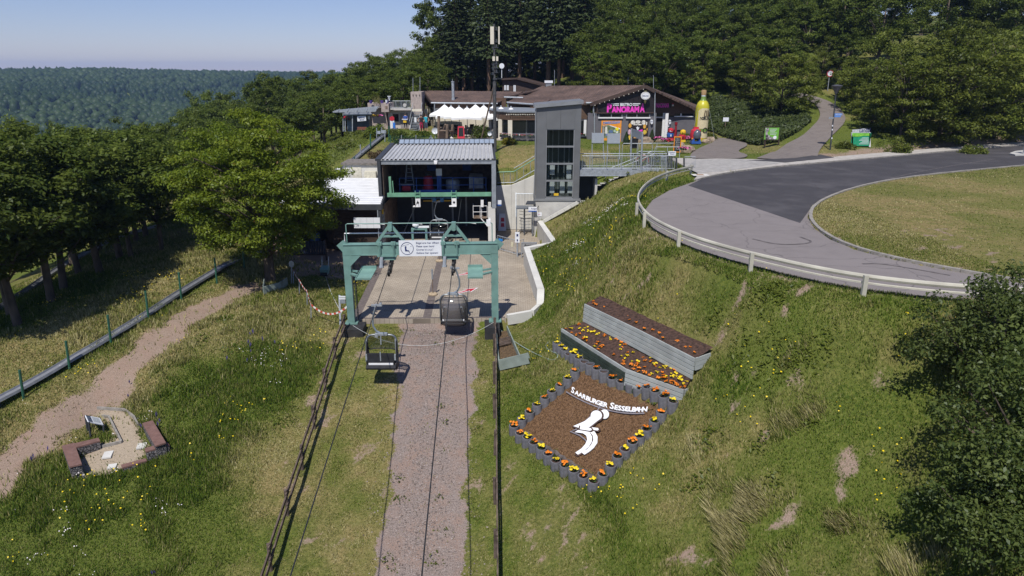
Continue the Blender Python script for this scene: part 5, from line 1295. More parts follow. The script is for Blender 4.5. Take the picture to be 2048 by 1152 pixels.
m = MB(); m.add([(g0[0], g0[1], 5.2), (g1[0], g1[1], 5.2), (g1[0], g1[1], za), (g0[0], g0[1], za)], [(0, 1, 2, 3), (3, 2, 1, 0)]); m.build("gable_wall", M_CREAM, wg)
m = MB(); m.bar(ra + Vector((-.1, -.05, -.1)), ea + Vector((-.1, -.05, -.1)), .12, .3); m.build("verge_board", M_BROWND, wg)
m = MB(); m.tube([ea + Vector((-.1, -.1, -.12)), eb + Vector((0, -.1, -.12))], .09, 8); m.tube([D(869, 205, 78.5), D(869, 240, 78.8)], .06, 8); m.build("gutter", M_GALV, wg)
m = MB(); p = D(906.5, 200, 79.6); m.lathe([(.16, 0), (.16, 1.9), (.2, 1.92), (.2, 2.02)], p, 10); m.lathe([(.22, -.2), (.2, .25)], p, 10); m.build("flue", M_GALV, wg, smooth=True)
rect("window", 860, 216.5, 866, 240, 79.9, .06, M_WIN, wg); rect("door", 846, 218, 857, 246, 80.6, .06, M_CREAM, wg)
# middle roof between wing and gable
mr = [D(985, 204, 78), D(1015, 193.5, 76), D(1062, 204.5, 76), D(1085, 207, 75), D(1085, 180, 86), D(1046, 184, 86)]
m = MB()
tri_slab("roof_slope", [D(1046, 184, 85), D(986, 203, 79), D(1010, 193.5, 80.5), D(1085, 178, 87)], .15, M_TILES, bi)
tri_slab("roof_slope", [D(1014, 204, 76), D(1078, 209, 74), D(1110, 196, 80), D(1040, 190, 83)], .15, M_TILES, bi)
m = MB(); m.tube([D(1008, 194.5, 78), D(1046, 195.5, 78)], .09, 8); m.tube([D(1014, 205, 75.8), D(1078, 209.5, 73.8)], .09, 8); m.tube([D(1016, 206, 75.8), D(1016, 218, 75.8)], .05, 6); m.build("gutter", M_GALV, bi)
rect("cladding", 988, 196, 1012, 216, 79.5, .2, M_BROWN, bi); rect("cladding", 1014, 207, 1085, 222, 75.9, .2, M_BROWN, bi)
rect("cream_wall", 985, 216, 1016, 224, 76.5, .2, M_CREAM, bi)
# penthouse behind
ph = thing("roof_house", "dark brown lean-to roof house with small windows above the bistro roof", "building", D(1040, 190, 93))
face("front_wall", [(1005, 200), (1005, 158), (1033, 157), (1085, 170), (1085, 200)], 93, .2, M_BROWND, ph)
m = MB(); q = [D(1003, 157, 92.5), D(1033, 155.5, 92.5), D(1092, 171, 92.5), Vector((D(1092, 171, 92.5).x + 1, 99, D(1092, 171, 92.5).z)), Vector((D(1033, 156, 92.5).x + 1, 99, D(1033, 156, 92.5).z)), Vector((D(1003, 157, 92.5).x + .5, 99, D(1003, 157, 92.5).z))]
m.slab([q[0], q[1], q[4], q[5]], .2); m.slab([q[1], q[2], q[3], q[4]], .2); m.build("roof_slab", M_BROWND, ph)
for x0, x1, y0, y1 in ((1008.5, 1012, 170.5, 180.5), (1013.5, 1017.5, 170.5, 180.5), (1027, 1031.5, 170.5, 183)):
 wd = rect("window", x0, y0, x1, y1, 92.9, .06, M_SIGNW, ph); rect("window_frame", x0 + (x1 - x0) * .45, y0, x0 + (x1 - x0) * .58, y1, 92.86, .05, M_CLADR, wd)
t = thing("roof_vent", "white roof vent on the bistro ridge", "vent", D(1097, 170, 88)); m = MB(); p = D(1097, 172, 88); m.box(p + Vector((0, 0, .12)), (.7, .7, .5)); m.build("base", M_CLADR, t); m = MB(); m.box(p + Vector((0, 0, .5)), (1.0, .9, .28)); m.build("hood", M_SIGNW, t)
for k, (x, y0, y1, YY, lab) in enumerate(((1109, 140, 171, 88, "tallest rod beside the roof vent"), (1203, 154, 169, 88, "rod on the ridge left of the others"), (1225, 155, 168, 88, "rod on the middle of the ridge"), (1256, 153, 168, 88, "rod on the ridge right of the middle"), (1307, 151, 174, 76, "rod at the gable corner"), (905, 158, 183, 84, "rod behind the flue on the left wing"), (826, 156, 184, 80, "rod left on the pink tower block"), (840, 154, 184, 80, "rod right on the pink tower block"))):
 m = MB(); m.tube([D(x, y1 + 4, YY), D(x, y0, YY)], .03, 5); tag(m.build("lightning_rod", M_GALV), "thin lightning " + lab, "rod", "lightning rods")
# ---- flower boxes, each with its own plants
M_LEAF0 = mat("box_leaf", (.05, .09, .02), .6, var=.3, scale=9); M_PETR = mat("red_petal", (.55, .03, .06), .5, var=.3, scale=20); M_PETP = mat("pink_petal", (.70, .15, .40), .5, var=.3, scale=20); M_PETW = mat("white_petal", (.75, .70, .68), .5)
def blob(m, c, r_, n=14, sq=.7):
 for _ in range(n):
  d = Vector((random.gauss(0, 1), random.gauss(0, 1), random.gauss(0, 1))).normalized(); p = Vector(c) + Vector((d.x * r_, d.y * r_, abs(d.z) * r_ * sq)); s = r_ * random.uniform(.28, .5)
  u = Vector((random.gauss(0, 1), random.gauss(0, 1), random.gauss(0, .6))).normalized(); v = u.cross(d); v = v.normalized() if v.length > .01 else Vector((0, 0, 1))
  m.add([p - u * s, p + v * s * .7, p + u * s, p - v * s * .7], [(0, 1, 2, 3)])
def flowerbox(a, b, lab):
 t = thing("flower_box", lab, "flower box", a.lerp(b, .5)); n_ = max(3, int((b - a).length / .22))
 m = MB(); m.bar(a, b, .24, .22); m.build("box", M_DARK, t)
 for nm, mm, ph_ in (("foliage", M_LEAF0, 0), ("red_blossom", M_PETR, 1), ("white_blossom", M_PETW, 2)):
  m = MB()
  for k in range(n_):
   if ph_ == 0 or k % 3 == ph_ or (ph_ == 1 and k % 3 == 0): blob(m, a.lerp(b, (k + .5) / n_) + Vector((random.uniform(-.05, .05), -.04, .12 + (.08 if ph_ else 0))), .17 if ph_ == 0 else .12, 12 if ph_ == 0 else 10)
  m.build(nm, mm, t)
flowerbox(D(1001, 271.5, 68.6), D(1019, 274, 67.3), "dark flower box with red flowers on the slanting bay window")
flowerbox(D(1025, 274.5, 67.3), D(1051, 274.5, 67.3), "dark flower box with red and white flowers on the front bay window")
flowerbox(D(1055, 274.5, 67.3), D(1070, 274.5, 67.3), "dark flower box on the bay window half hidden by the tower")
flowerbox(D(1158, 272, 73.2), D(1171, 272, 73.2), "dark flower box right of the grey tower")
# ================================================================== TERRACE BUILDING, KIOSK, UMBRELLAS
tb = thing("terrace_house", "rough pink concrete terrace house with balcony and steel stair left of the wing", "building", (-12, 78, 6))
rect("tower_block", 821, 184, 846, 268, 78.5, 3.0, M_PINKC, tb)
for x in (825.5, 831.5, 838.5): rect("slot_window", x, 189, x + 1.4, 192.5, 78.44, .05, M_DARKIN, tb)
rect("lower_wall", 776, 221, 822, 262, 78.0, 3.0, mat("pale_render", (.55, .50, .47), .85, var=.06), tb)
rect("planter_wall", 762, 207, 778, 224, 76.5, 3.4, M_PINKC, tb); rect("planter_wall", 735, 206, 762, 216, 77.5, 2.4, M_PINKC, tb)
rect("side_wall", 735, 216, 776, 262, 78.6, 2.0, M_PINKC, tb)
wd = rect("window", 786, 228, 797.5, 243.5, 77.93, .05, M_WIN, tb); rect("window_frame", 784.5, 243.6, 798.5, 245, 77.85, .12, M_WHITE, wd)
rect("doorway", 800, 226, 818, 261, 77.95, .06, mat("painted_niche_shade", (.30, .28, .28), .85), tb)  # flat plate, the shade of a niche is put into its grey
for k in range(3): rect("menu_sheet", 781, 226 + k * 6, 784, 231 + k * 6, 77.94, .03, M_SIGNW, tb)
m = MB(); m.bb((D(780, 217, 77).x, 76.9, D(780, 219.5, 77).z), (D(822, 217, 77).x, 78.4, D(780, 217, 77).z)); m.build("balcony_slab", M_CONC, tb)
rl = MB(); a, b = D(781, 202, 76.95), D(821, 202, 76.95); zl = D(781, 216.5, 76.95).z
rl.tube([a, b], .03, 5); rl.tube([(a.x, a.y, zl + .1), (b.x, b.y, zl + .1)], .02, 5); ro = rl.build("railing", M_GALV, tb)
m = MB()
for k in range(20): x = a.x + (b.x - a.x) * k / 19; m.bar((x, 76.95, zl), (x, 76.95, a.z), .022 if k % 5 else .05)
m.build("balusters", M_GALV, ro, kind="stuff")
c = D(809.5, 210.5, 76.85); m = MB(); m.plate([(.2 * math.cos(t), .2 * math.sin(t)) for t in np.linspace(0, 6.283, 17)[:-1]], c, UX, UZ, .03); m.build("round_plate", M_CONC, tb)
rect("wall_plaque", 770.5, 212, 775, 217.5, 76.46, .04, M_WOODL, tb)
rect("name_board", 823.5, 218, 843.5, 222.8, 76.6, .06, M_CREAM, tb)
st2 = MB(); s0, s1 = D(829, 262, 75.5), D(836, 224, 78.3)
for k in range(12):
 p = s0.lerp(s1, (k + .5) / 12); m = MB(); m.box(p, (.86, .26, .05)); m.build("stair_tread", M_STEEL, tb)
for dx in (-.5, .5): m = MB(); m.bar(s0 + Vector((dx, 0, 0)), s1 + Vector((dx, 0, 0)), .06, .22); m.tube([s0 + Vector((dx, 0, 1)), s1 + Vector((dx, 0, 1))], .03, 5); m.build("stair_stringer", M_GALV, tb)
t = thing("stair_notice", "white paper notice hanging across the steel stair", "notice", D(831, 246, 75.2)); rect("sheet", 828.5, 235, 833, 245, 75.2, .02, M_SIGNW, t)
t = thing("roof_plants", "grassy plants and purple pots along the terrace house parapet", "plants", D(755, 207, 77))
m = MB(); random.seed(5)
for k in range(60):
 p = D(747 + random.uniform(0, 14), 207, 77 + random.uniform(0, .8)); h = random.uniform(.5, 1.1); l = Vector((random.uniform(-.3, .3), random.uniform(-.2, .2), h))
 m.add([p, p + Vector((.03, 0, 0)), p + l], [(0, 1, 2)])
m.build("grass_tuft", mat("parapet_grass", (.14, .13, .04), .8, var=.3), t, kind="stuff")
for x in (742, 764, 775): m = MB(); p = D(x, 207, 77); m.lathe([(.12, 0), (.2, .32)], p, 10); m.build("pot", mat("purple_pot", (.10, .06, .28), .5), t)
m = MB(); p = D(778.8, 201, 76.6); m.lathe([(.08, 0), (.08, .2), (.16, .24), (.05, .36), (.2, .40), (.2, .46)], p, 10); tag(m.build("stone_lamp", M_SIGNW), "small white lamp ornament on the terrace house parapet", "lamp")
m = MB(); p = D(773, 205.5, 76.5); m.lathe([(.1, 0), (.13, .3)], p, 10); tag(m.build("white_pot", M_SIGNW), "white pot on the terrace house parapet", "pot")
# kiosk with pergola roof
ki = thing("toboggan_kiosk", "grey kiosk with slatted pergola roof above the toboggan start", "kiosk", D(715, 262, 73))
rect("wall", 704, 231, 739, 263, 74.2, 1.8, mat("kiosk_panel", (.10, .11, .125), .5, var=.1, stretch=(8, 1, 1)), ki)
rect("side_panel", 693, 230, 705, 263, 73.9, .1, mat("blue_grey_panel", (.16, .20, .23), .5, var=.1), ki)
for x in (686.5, 690.5, 705): m = MB(); m.bar(D(x, 263, 73.0), D(x, 226, 73.0), .09); m.build("post", M_GALV, ki)
m = MB(); m.slab([D(688, 229, 72.8), D(744, 228, 72.8), D(738, 221, 76.0), D(690, 223, 76.0)], .1); m.build("canopy_roof", M_STEEL, ki)
for k in range(4):
 f = k / 3; a = D(666 + 10 * f, 227 - 4 * f + (1 if k == 3 else 0), 72.6 + f * 2.4); b = D(752 + 6 * f, 228.5 - 9 * f if k else 228, 72.6 + f * 2.4)
 m = MB(); m.bar(a + Vector((0, 0, .16)), b + Vector((0, 0, .3)), .12, .14); m.build("pergola_beam", M_GALV, ki)
for k in range(5): f = k / 4; m = MB(); m.bar(D(676 + 76 * f, 228 - 1.0 * f, 72.4) + Vector((0, 0, .26)), D(680 + 74 * f, 223.5 - 4.6 * f, 75.2) + Vector((0, 0, .26)), .07, .09); m.build("pergola_rafter", M_GALV, ki)
sgn = thing("kiosk_sign", "white lettered board on the front of the grey kiosk", "sign", D(723, 243, 72.9))
face("panel", [(714.5, 232.5), (731.5, 231.5), (732.5, 241.5), (715, 243)], 72.9, .05, M_SIGNW, sgn)
text("lettering", "SOMMERRODEL", .15, D(716, 236.6, 72.88), UX, UZ, M_NAVY, sgn, .002, .003, fit=.72); text("lettering", "BAHN", .18, D(719.5, 240.8, 72.88), UX, UZ, M_NAVY, sgn, .002, .003, fit=.45)
t = thing("park_bench", "brown wooden bench in front of the grey kiosk", "bench", D(723, 263, 72.8))
rect("backrest", 714.5, 254, 733.5, 257.5, 73.0, .05, mat("red_timber", (.20, .075, .045), .7), t); rect("seat", 714, 258.5, 734, 260, 72.6, .45, _M["red_timber"], t)
for x in (716, 731): rect("leg", x, 258, x + 1.5, 263, 72.75, .3, M_WOOD, t)
t = thing("white_box", "small white box sign at the kiosk corner", "sign", D(738, 238, 73)); rect("panel", 735.5, 232.5, 739.5, 238.5, 73.4, .1, M_SIGNW, t)
for (x, y, YY, lab) in ((690, 236, 72.9, "hanging red flower basket on the outer kiosk post"), (695, 240, 73.6, "hanging red flower basket on the inner kiosk post")):
 t = thing("hanging_basket", lab, "flower basket", D(x, y, YY)); m = MB(); blob(m, D(x, y, YY), .26, 26); m.build("foliage", M_LEAF0, t); m = MB(); blob(m, D(x, y - .6, YY - .1), .24, 16); m.build("blossom", M_PETR, t)
for k, x in enumerate((747, 754, 761)):
 t = thing("hanging_planter", ["yellow", "second yellow", "pale pink"][k] + " flower planter hanging between kiosk and terrace house", "flower basket", D(x, 233, 75)); m = MB(); blob(m, D(x, 233.5, 75), .24, 16); m.build("foliage", M_LEAF0, t); m = MB(); blob(m, D(x, 232.6, 74.9), .24, 20); m.build("blossom", [M_YEL, M_YEL, M_PETP][k], t)
# ---- umbrellas
M_CANVAS = mat("white_canvas", (.80, .80, .78), .8, var=.04, scale=2)
UMB = [((889, 209), 77.2), ((902, 212), 75.6), ((918, 212.5), 74.2), ((934, 214), 72.6), ((951, 208.8), 76.8), ((967.5, 210.3), 75.2), ((986, 211.4), 73.6), ((1002, 213.2), 72.2), ((1022, 214.6), 71.2)]
UL = ["back umbrella of the left row", "second umbrella of the left row", "third umbrella of the left row", "front umbrella of the left row", "back umbrella of the right row", "second umbrella of the right row", "third umbrella of the right row", "fourth umbrella of the right row", "front umbrella of the right row behind the bay roof"]
TERR = 5.62
for k, ((x, y), YY) in enumerate(UMB):
 ap = D(x, y, YY); t = thing("patio_umbrella", "white square " + UL[k], "umbrella", (ap.x, ap.y, TERR), "white umbrellas on the bistro terrace")
 hx, hy, zl = 1.55, 1.25, ap.z - 1.05; N_ = 6; V, Fq = [tuple(ap)], []
 per = []
 for (sx, sy), (ex, ey) in (((-1, -1), (1, -1)), ((1, -1), (1, 1)), ((1, 1), (-1, 1)), ((-1, 1), (-1, -1))):
  for j in range(N_): f = j / N_; per.append((sx + (ex - sx) * f, sy + (ey - sy) * f, .10 * math.sin(math.pi * f)))
 for rr, drop in ((.12, .14), (.5, .62), (1, 1.0)): V += [(ap.x + px_ * hx * rr, ap.y + py_ * hy * rr, ap.z - 1.05 * drop + s_ * rr) for px_, py_, s_ in per]
 V += [(ap.x + px_ * hx, ap.y + py_ * hy, zl + s_ - .2) for px_, py_, s_ in per]
 n4 = len(per)
 for j in range(n4):
  j2 = (j + 1) % n4; Fq.append((0, 1 + j, 1 + j2))
  for rg in range(3): Fq.append((1 + rg * n4 + j, 1 + (rg + 1) * n4 + j, 1 + (rg + 1) * n4 + j2, 1 + rg * n4 + j2))
 m = MB(); m.add(V, Fq); m.build("canopy", M_CANVAS, t)
 m = MB(); m.tube([(ap.x, ap.y, TERR + .1), (ap.x, ap.y, ap.z - .05)], .035, 6); m.lathe([(.05, 0), (.09, .06), (.03, .16)], ap - Vector((0, 0, .04)), 8); m.build("pole", M_GALV, t)
 m = MB(); m.box((ap.x, ap.y, TERR + .06), (.7, .7, .12)); m.build("foot", M_CONC, t)
 if k in (1, 2, 3, 4, 5):
  q = Vector((ap.x + .35, ap.y - hy * .62, ap.z - .80)); m = MB(); nrm = Vector((0, -.75, .66)); u_ = Vector((1, 0, 0)); v_ = Vector((0, .66, .75))
  m.plate([(.17 * math.cos(a), .2 * math.sin(a)) for a in np.linspace(0, 6.283, 13)[:-1]], q, u_, v_, .02); m.plate([(-.42, -.32), (.42, -.32), (.42, -.25), (-.42, -.25)], q, u_, v_, .02); m.build("printed_crest", mat("gold_print", (.40, .30, .15), .6), t)
# terrace paving and furniture
sheet("terrace", [tuple(D(850, 262, 80)[:2]), tuple(D(862, 270, 70.5)[:2]), (-5.0, 67.6), (.2, 68.2), (.4, 79), (-9, 79)], TERR, mat("terrace_paving", (.40, .35, .29), .9, var=.12, scale=2, dirt=.2), 1.0)
def bistro_chair(t):
 m = MB(); m.box((0, 0, .45), (.46, .46, .05)); m.build("seat", M_BLACK, t); m = MB(); m.box((0, .22, .72), (.46, .04, .5)); m.build("backrest", M_BLACK, t)
 for x in (-.2, .2):
  for y in (-.2, .2): m = MB(); m.bar((x, y, 0), (x, y, .44), .04); m.build("leg", M_BLACK, t)
def bistro_table(t):
 m = MB(); m.box((0, 0, .73), (.9, .9, .04)); m.build("table_top", M_WOODL, t); m = MB(); m.lathe([(.28, 0), (.28, .03), (.04, .06), (.04, .7)], (0, 0, 0), 8); m.build("stand", M_BLACK, t)
c0 = thing("terrace_chair", "black chair at the tables under the white umbrellas", "chair", (0, 0, 0), "black chairs on the bistro terrace"); bistro_chair(c0)
t0 = thing("terrace_table", "wooden topped table under the white umbrellas", "table", (0, 0, 0), "tables on the bistro terrace"); bistro_table(t0)
first = True; random.seed(8)
for (x, y) in ((-6.8, 70.5), (-4.9, 71.0), (-3.2, 70.2), (-2.9, 72.2), (-5.6, 73.2), (-7.3, 74.0), (-1.6, 70.6), (-4.0, 74.5)):
 tt = t0 if first else copy_tree(t0); tt.location = (x, y, TERR)
 for j, a in enumerate((20, 110, 200, 290)):
  cc = c0 if first and j == 0 else copy_tree(c0); aa = R(a + random.uniform(-12, 12)); cc.location = (x + .75 * math.sin(aa), y + .75 * -math.cos(aa), TERR); cc.rotation_euler = (0, 0, aa + math.pi)
 first = False
t = thing("ice_cream_board", "red framed ice cream board standing on the terrace", "sign", D(922, 274, 69)); p = D(922, 274, 68.6)
m = MB(); m.add([(p.x - .36, 68.6, 5.65), (p.x + .36, 68.6, 5.65), (p.x + .3, 68.8, 6.85), (p.x - .3, 68.8, 6.85), (p.x - .36, 68.75, 5.65), (p.x + .36, 68.75, 5.65), (p.x + .3, 68.95, 6.85), (p.x - .3, 68.95, 6.85)], [(0, 1, 2, 3), (5, 4, 7, 6), (0, 3, 7, 4), (1, 5, 6, 2), (3, 2, 6, 7), (0, 4, 5, 1)]); m.build("frame", M_RED, t)
m = MB(); m.plate([(-.24, .25), (.24, .25), (.21, 1.08), (-.21, 1.08)], (p.x, 68.62, 5.65), UX, Vector((0, .15, 1)).normalized(), .03); m.build("panel", M_BLACK, t)
# climbing frame of logs
t = thing("log_climbing_frame", "weathered log climbing frame with a pale ramp above the hall roof", "climbing frame", D(890, 290, 64))
for x, y0, y1, YY in ((877.5, 232, 288, 64.5), (893.5, 249, 288, 64), (904, 249, 284, 65.5), (883, 262, 284, 66)): m = MB(); m.tube([D(x, y1, YY), D(x + (1 if x > 880 else 0), y0, YY)], .13, 8); m.build("log_post", M_WOODL, t, smooth=True)
for a, b in ((((880, 262), 64.5), ((895, 262), 64)), (((884, 268), 65), ((891, 249), 64.4)), (((893, 262), 64), ((905, 262), 65.5))): m = MB(); m.tube([D(*a[0], a[1]), D(*b[0], b[1])], .1, 6); m.build("log_rail", M_WOODL, t)
m = MB(); m.slab([D(898, 274, 64.6), D(903, 273, 64.6), D(921, 288, 62.5), D(914, 289, 62.5)], .08); m.build("ramp", mat("pale_plank", (.55, .53, .50), .7), t)
m = MB(); m.box(D(889, 275, 64.6), (.9, .8, 1.2)); m.build("shelter", M_WOOD, t)
sheet("play_sand", [(-6.2, 63.2), (-3.0, 63.2), (-2.6, 66.6), (-6.2, 66.9)], 5.60, mat("sandpit", (.42, .34, .25), .95), .5)
for (x, y, YY, r_, lab) in ((870, 261.5, 65.5, .30, "large white satellite dish left of the log climbing frame"), (862, 278, 64, .2, "small white satellite dish low beside the green fence"), (979.5, 267, 60.2, .19, "white satellite dish on the mast strut bracket")):
 t = thing("satellite_dish", lab, "dish", D(x, y, YY)); c = D(x, y, YY); m = MB(); V = [tuple(c)]; Fq = []
 for rr, dy_ in ((.5, -.02), (1, -.10)): V += [(c.x + r_ * rr * math.cos(a), c.y + dy_, c.z + r_ * rr * math.sin(a)) for a in np.linspace(0, 6.283, 17)[:-1]]
 for j in range(16): j2 = (j + 1) % 16; Fq += [(0, 1 + j2, 1 + j), (1 + j, 1 + j2, 17 + j2, 17 + j)]
 m.add(V, Fq); m.build("reflector", M_SIGNW, t, smooth=True); m = MB(); m.bar(c + Vector((0, .05, 0)), c + Vector((0, .1, -1.0)), .06); m.bar(c, c + Vector((.0, -.4, -.05)), .03); m.build("stand", M_GALV, t)
# mast
ma = thing("radio_mast", "dark radio mast with white panel antennas behind the hall roof", "mast", (-1.45, 59.5, 5)); MX, MY = -1.46, 59.5
m = MB(); m.tube([(MX, MY, 4.6), (MX, MY, 11.2)], .15, 10); m.tube([(MX, MY, 11.2), (MX, MY, D(990, 48, MY).z)], .085, 8); m.build("pole", mat("mast_steel", (.10, .10, .10), .6, metal=.3, var=.2, dirt=.3), ma, smooth=True)
m = MB(); m.tube([D(962, 282, 61), (MX, MY, D(985, 166, MY).z)], .07, 8); m.build("strut", M_WOODL, ma)
for x0, x1 in ((980.5, 988), (996.5, 999.5)): a, b = D(x0, 53.5, MY), D(x1, 88.5, MY); m = MB(); m.bb((a.x, MY - .22, b.z), (b.x, MY - .02, a.z)); m.build("panel_antenna", M_CREAM, ma)
for x0, x1 in ((985, 990), (992.5, 996.5)): a, b = D(x0, 113, MY), D(x1, 122, MY); m = MB(); m.bb((a.x, MY - .2, b.z), (b.x, MY, a.z)); m.build("radio_unit", M_CREAM, ma)
m = MB()
for z in (60, 84, 95, 128, 136, 145): q = D(990, z, MY); m.box(q, (.55, .28, .07)); m.box(q + Vector((.12, -.12, .1)), (.12, .12, .25)); m.box(q + Vector((-.15, -.1, -.1)), (.1, .1, .22))
q = D(990, 158, MY); m.box(q, (.34, .3, .12)); m.bar(q, q + Vector((.6, 0, .02)), .05); m.build("antenna_clamp", M_DARK, ma)
q = D(1003.5, 132, MY); m = MB(); m.lathe([(.22, -.06), (.22, .06)], (0, 0, 0), 16) ; m = MB(); m.tube([q + Vector((0, -.1, 0)), q + Vector((0, .1, 0))], .21, 16); m.build("round_antenna", M_SIGNW, ma); m = MB(); m.tube([q, D(1003.5, 156, MY)], .025, 5); m.build("antenna_arm", M_SIGNW, ma)
m = MB(); m.bar(D(986, 258, 60.0), D(986, 285, 60.0), .05); m.bar(D(981, 262, 60.0), D(990, 262, 60.0), .05); m.bar(D(981, 278, 60.0), D(990, 278, 60.0), .05); m.build("ladder_bracket", M_GALV, ma)
# ---- people: continuous skinned bodies
def person(name, loc, h, lab, top, bottom, skin, hair, pose="stand", rz=0):
 t = thing(name, lab, "person", loc); s = h / 1.75
 J = {"pel": (0, 0, .95), "sp": (0, 0, 1.2), "ch": (0, 0, 1.42), "nk": (0, .0, 1.54), "hd": (0, -.01, 1.66),
         "hl": (-.10, 0, .90), "kl": (-.11, .01, .50), "al": (-.12, .02, .08), "tl": (-.12, -.14, .04), "hr": (.10, 0, .90), "kr": (.11, .01, .50), "ar": (.12, .02, .08), "tr": (.12, -.14, .04),
         "sl": (-.19, 0, 1.42), "el": (-.28, .03, 1.15), "wl": (-.24, -.12, .94), "sr": (.19, 0, 1.42), "er": (.28, .03, 1.15), "wr": (.24, -.12, .94)}
 if pose == "hips": J["el"] = (-.38, .06, 1.16); J["wl"] = (-.18, -.02, 1.0); J["er"] = (.38, .06, 1.16); J["wr"] = (.18, -.02, 1.0)
 if pose == "carry": J["el"] = (-.25, -.05, 1.15); J["wl"] = (-.20, -.36, 1.12); J["er"] = (.25, -.05, 1.15); J["wr"] = (.20, -.36, 1.12)
 rad = {"pel": .15, "sp": .13, "ch": .15, "nk": .055, "hd": .10, "hl": .09, "hr": .09, "kl": .06, "kr": .06, "al": .042, "ar": .042, "tl": .035, "tr": .035, "sl": .065, "sr": .065, "el": .045, "er": .045, "wl": .033, "wr": .033}
 E = [("pel", "sp"), ("sp", "ch"), ("ch", "nk"), ("nk", "hd"), ("pel", "hl"), ("hl", "kl"), ("kl", "al"), ("al", "tl"), ("pel", "hr"), ("hr", "kr"), ("kr", "ar"), ("ar", "tr"), ("ch", "sl"), ("sl", "el"), ("el", "wl"), ("ch", "sr"), ("sr", "er"), ("er", "wr")]
 ks = list(J); me = bpy.data.meshes.new("body"); me.from_pydata([Vector(J[k]) * s for k in ks], [(ks.index(a), ks.index(b)) for a, b in E], [])
 ob = bpy.data.objects.new("body", me); COL.objects.link(ob)
 sk = ob.modifiers.new("s", 'SKIN'); 
 for i, k in enumerate(ks): me.skin_vertices[0].data[i].radius = (rad[k] * s, rad[k] * s * (.8 if k in ("sp", "ch", "pel") else 1)); me.skin_vertices[0].data[i].use_root = (i == 0)
 sb_ = ob.modifiers.new("d", 'SUBSURF'); sb_.levels = 1; sb_.render_levels = 1
 bpy.context.view_layer.update(); nm = bpy.data.meshes.new_from_object(ob.evaluated_get(bpy.context.evaluated_depsgraph_get())); bpy.data.objects.remove(ob)
 for mm in (mat("skin_%d" % len(lab), skin, .6), mat("top_%d" % len(lab), top, .8), mat("bottom_%d" % len(lab), bottom, .8), mat("hair_%d" % len(lab), hair, .6)): nm.materials.append(mm)
 for p in nm.polygons:
  z, x = p.center.z / s, abs(p.center.x / s); p.use_smooth = True
  p.material_index = 3 if z > 1.70 or (z > 1.60 and p.center.y > .02) else (0 if z > 1.49 or (x > .24 and z > .85) else (1 if z > .98 else (2 if z > .35 else 0)))
 b = bpy.data.objects.new("body", nm); COL.objects.link(b); b.parent = t; t.rotation_euler.z = rz
 m = MB(); q = Vector(t.location)
 m.lathe([(.02, .13), (.07, .10), (.10, .03), (.10, -.04)], q + Vector((0, .02, 1.66)) * s, 10); m.build("hair", mat("hair_%d" % len(lab), hair, .6), t)
 return t
gz = lambda x, YY: D(x, 265, YY)
person("person", (D(843, 260, 73.0).x, 73.0, 6.0), 1.70, "person in a dark top and red shorts standing with hands on hips by the hedge", (.03, .02, .025), (.45, .02, .08), (.55, .33, .22), (.06, .03, .02), "hips", R(10))
person("person", (D(852.5, 260, 73.2).x, 73.2, 6.0), 1.74, "person in a turquoise top standing beside the hedge", (.02, .35, .45), (.10, .12, .18), (.55, .33, .22), (.07, .04, .02), "hips", R(-20))
pp = person("person", (D(812, 262, 76.4).x, 76.4, 5.9), 1.75, "person in a blue shirt holding a white tray at the terrace house door", (.03, .08, .30), (.05, .05, .07), (.5, .3, .2), (.03, .02, .015), "carry")
t = thing("serving_tray", "white tray held by the person in blue", "tray", Vector(pp.location) + Vector((0, -.42, 1.13))); m = MB(); m.box(Vector(t.location) + Vector((0, 0, .03)), (.62, .4, .05)); m.build("tray_plate", M_SIGNW, t); m = MB(); m.box(Vector(t.location) + Vector((0, 0, -.2)), (.34, .3, .24)); m.build("yellow_crate", M_YEL, t)
t = thing("display_column", "white display column with a red round top by the terrace house", "stand", D(785, 262, 76)); p = D(785.5, 262, 76); m = MB(); m.bb((p.x - .22, 75.9, p.z), (p.x + .22, 76.3, p.z + 1.1)); m.build("column", M_SIGNW, t); m = MB(); m.tube([(p.x, 75.9, p.z + 1.3), (p.x, 76.1, p.z + 1.3)], .26, 14); m.build("round_top", M_RED, t)
t = thing("blue_flag", "blue and white flag beside the display column", "flag", D(788, 262, 75.5)); m = MB(); p = D(788.5, 259, 75.5); m.add([(p.x - .12, 75.5, p.z), (p.x + .12, 75.5, p.z), (p.x + .15, 75.45, p.z + .7), (p.x - .1, 75.5, p.z + .75)], [(0, 1, 2, 3), (3, 2, 1, 0)]); m.build("cloth", mat("flag_blue", (.03, .18, .65), .7), t); m = MB(); m.bar((p.x - .14, 75.5, p.z - .4), (p.x - .12, 75.5, p.z + .9), .03); m.build("pole", M_GALV, t)

# ================================================================== FORECOURT
# inflatable bottle
bo = thing("inflatable_bottle", "giant inflatable olive oil style bottle with a cream label beside the bistro", "inflatable", P(1399, 279, 5.0)); q = D(1400, 279, 72.2); q.z = 5.0; H = D(1400, 180, 72.2).z - 5.0
M_BOT = mat("bottle_yellow", (.50, .46, .03), .35, var=.1, scale=1.2); M_BOTG = mat("bottle_green", (.16, .25, .05), .35, var=.1)
k = H / 100
m = MB(); m.lathe([(9 * k, 0), (12.4 * k, 2.5 * k), (13 * k, 8 * k), (13 * k, 64 * k), (12.4 * k, 70 * k), (10 * k, 76 * k), (6.5 * k, 80 * k)], q, 24); m.build("body", M_BOT, bo, smooth=True)
m = MB(); m.lathe([(6.6 * k, 80.05 * k), (4.8 * k, 83 * k), (4.2 * k, 89 * k)], q, 20); m.build("neck", M_BOTG, bo, smooth=True)
m = MB(); m.lathe([(4.3 * k, 88 * k), (4.3 * k, 90.5 * k)], q, 18); m.build("collar", M_SIGNW, bo, smooth=True)
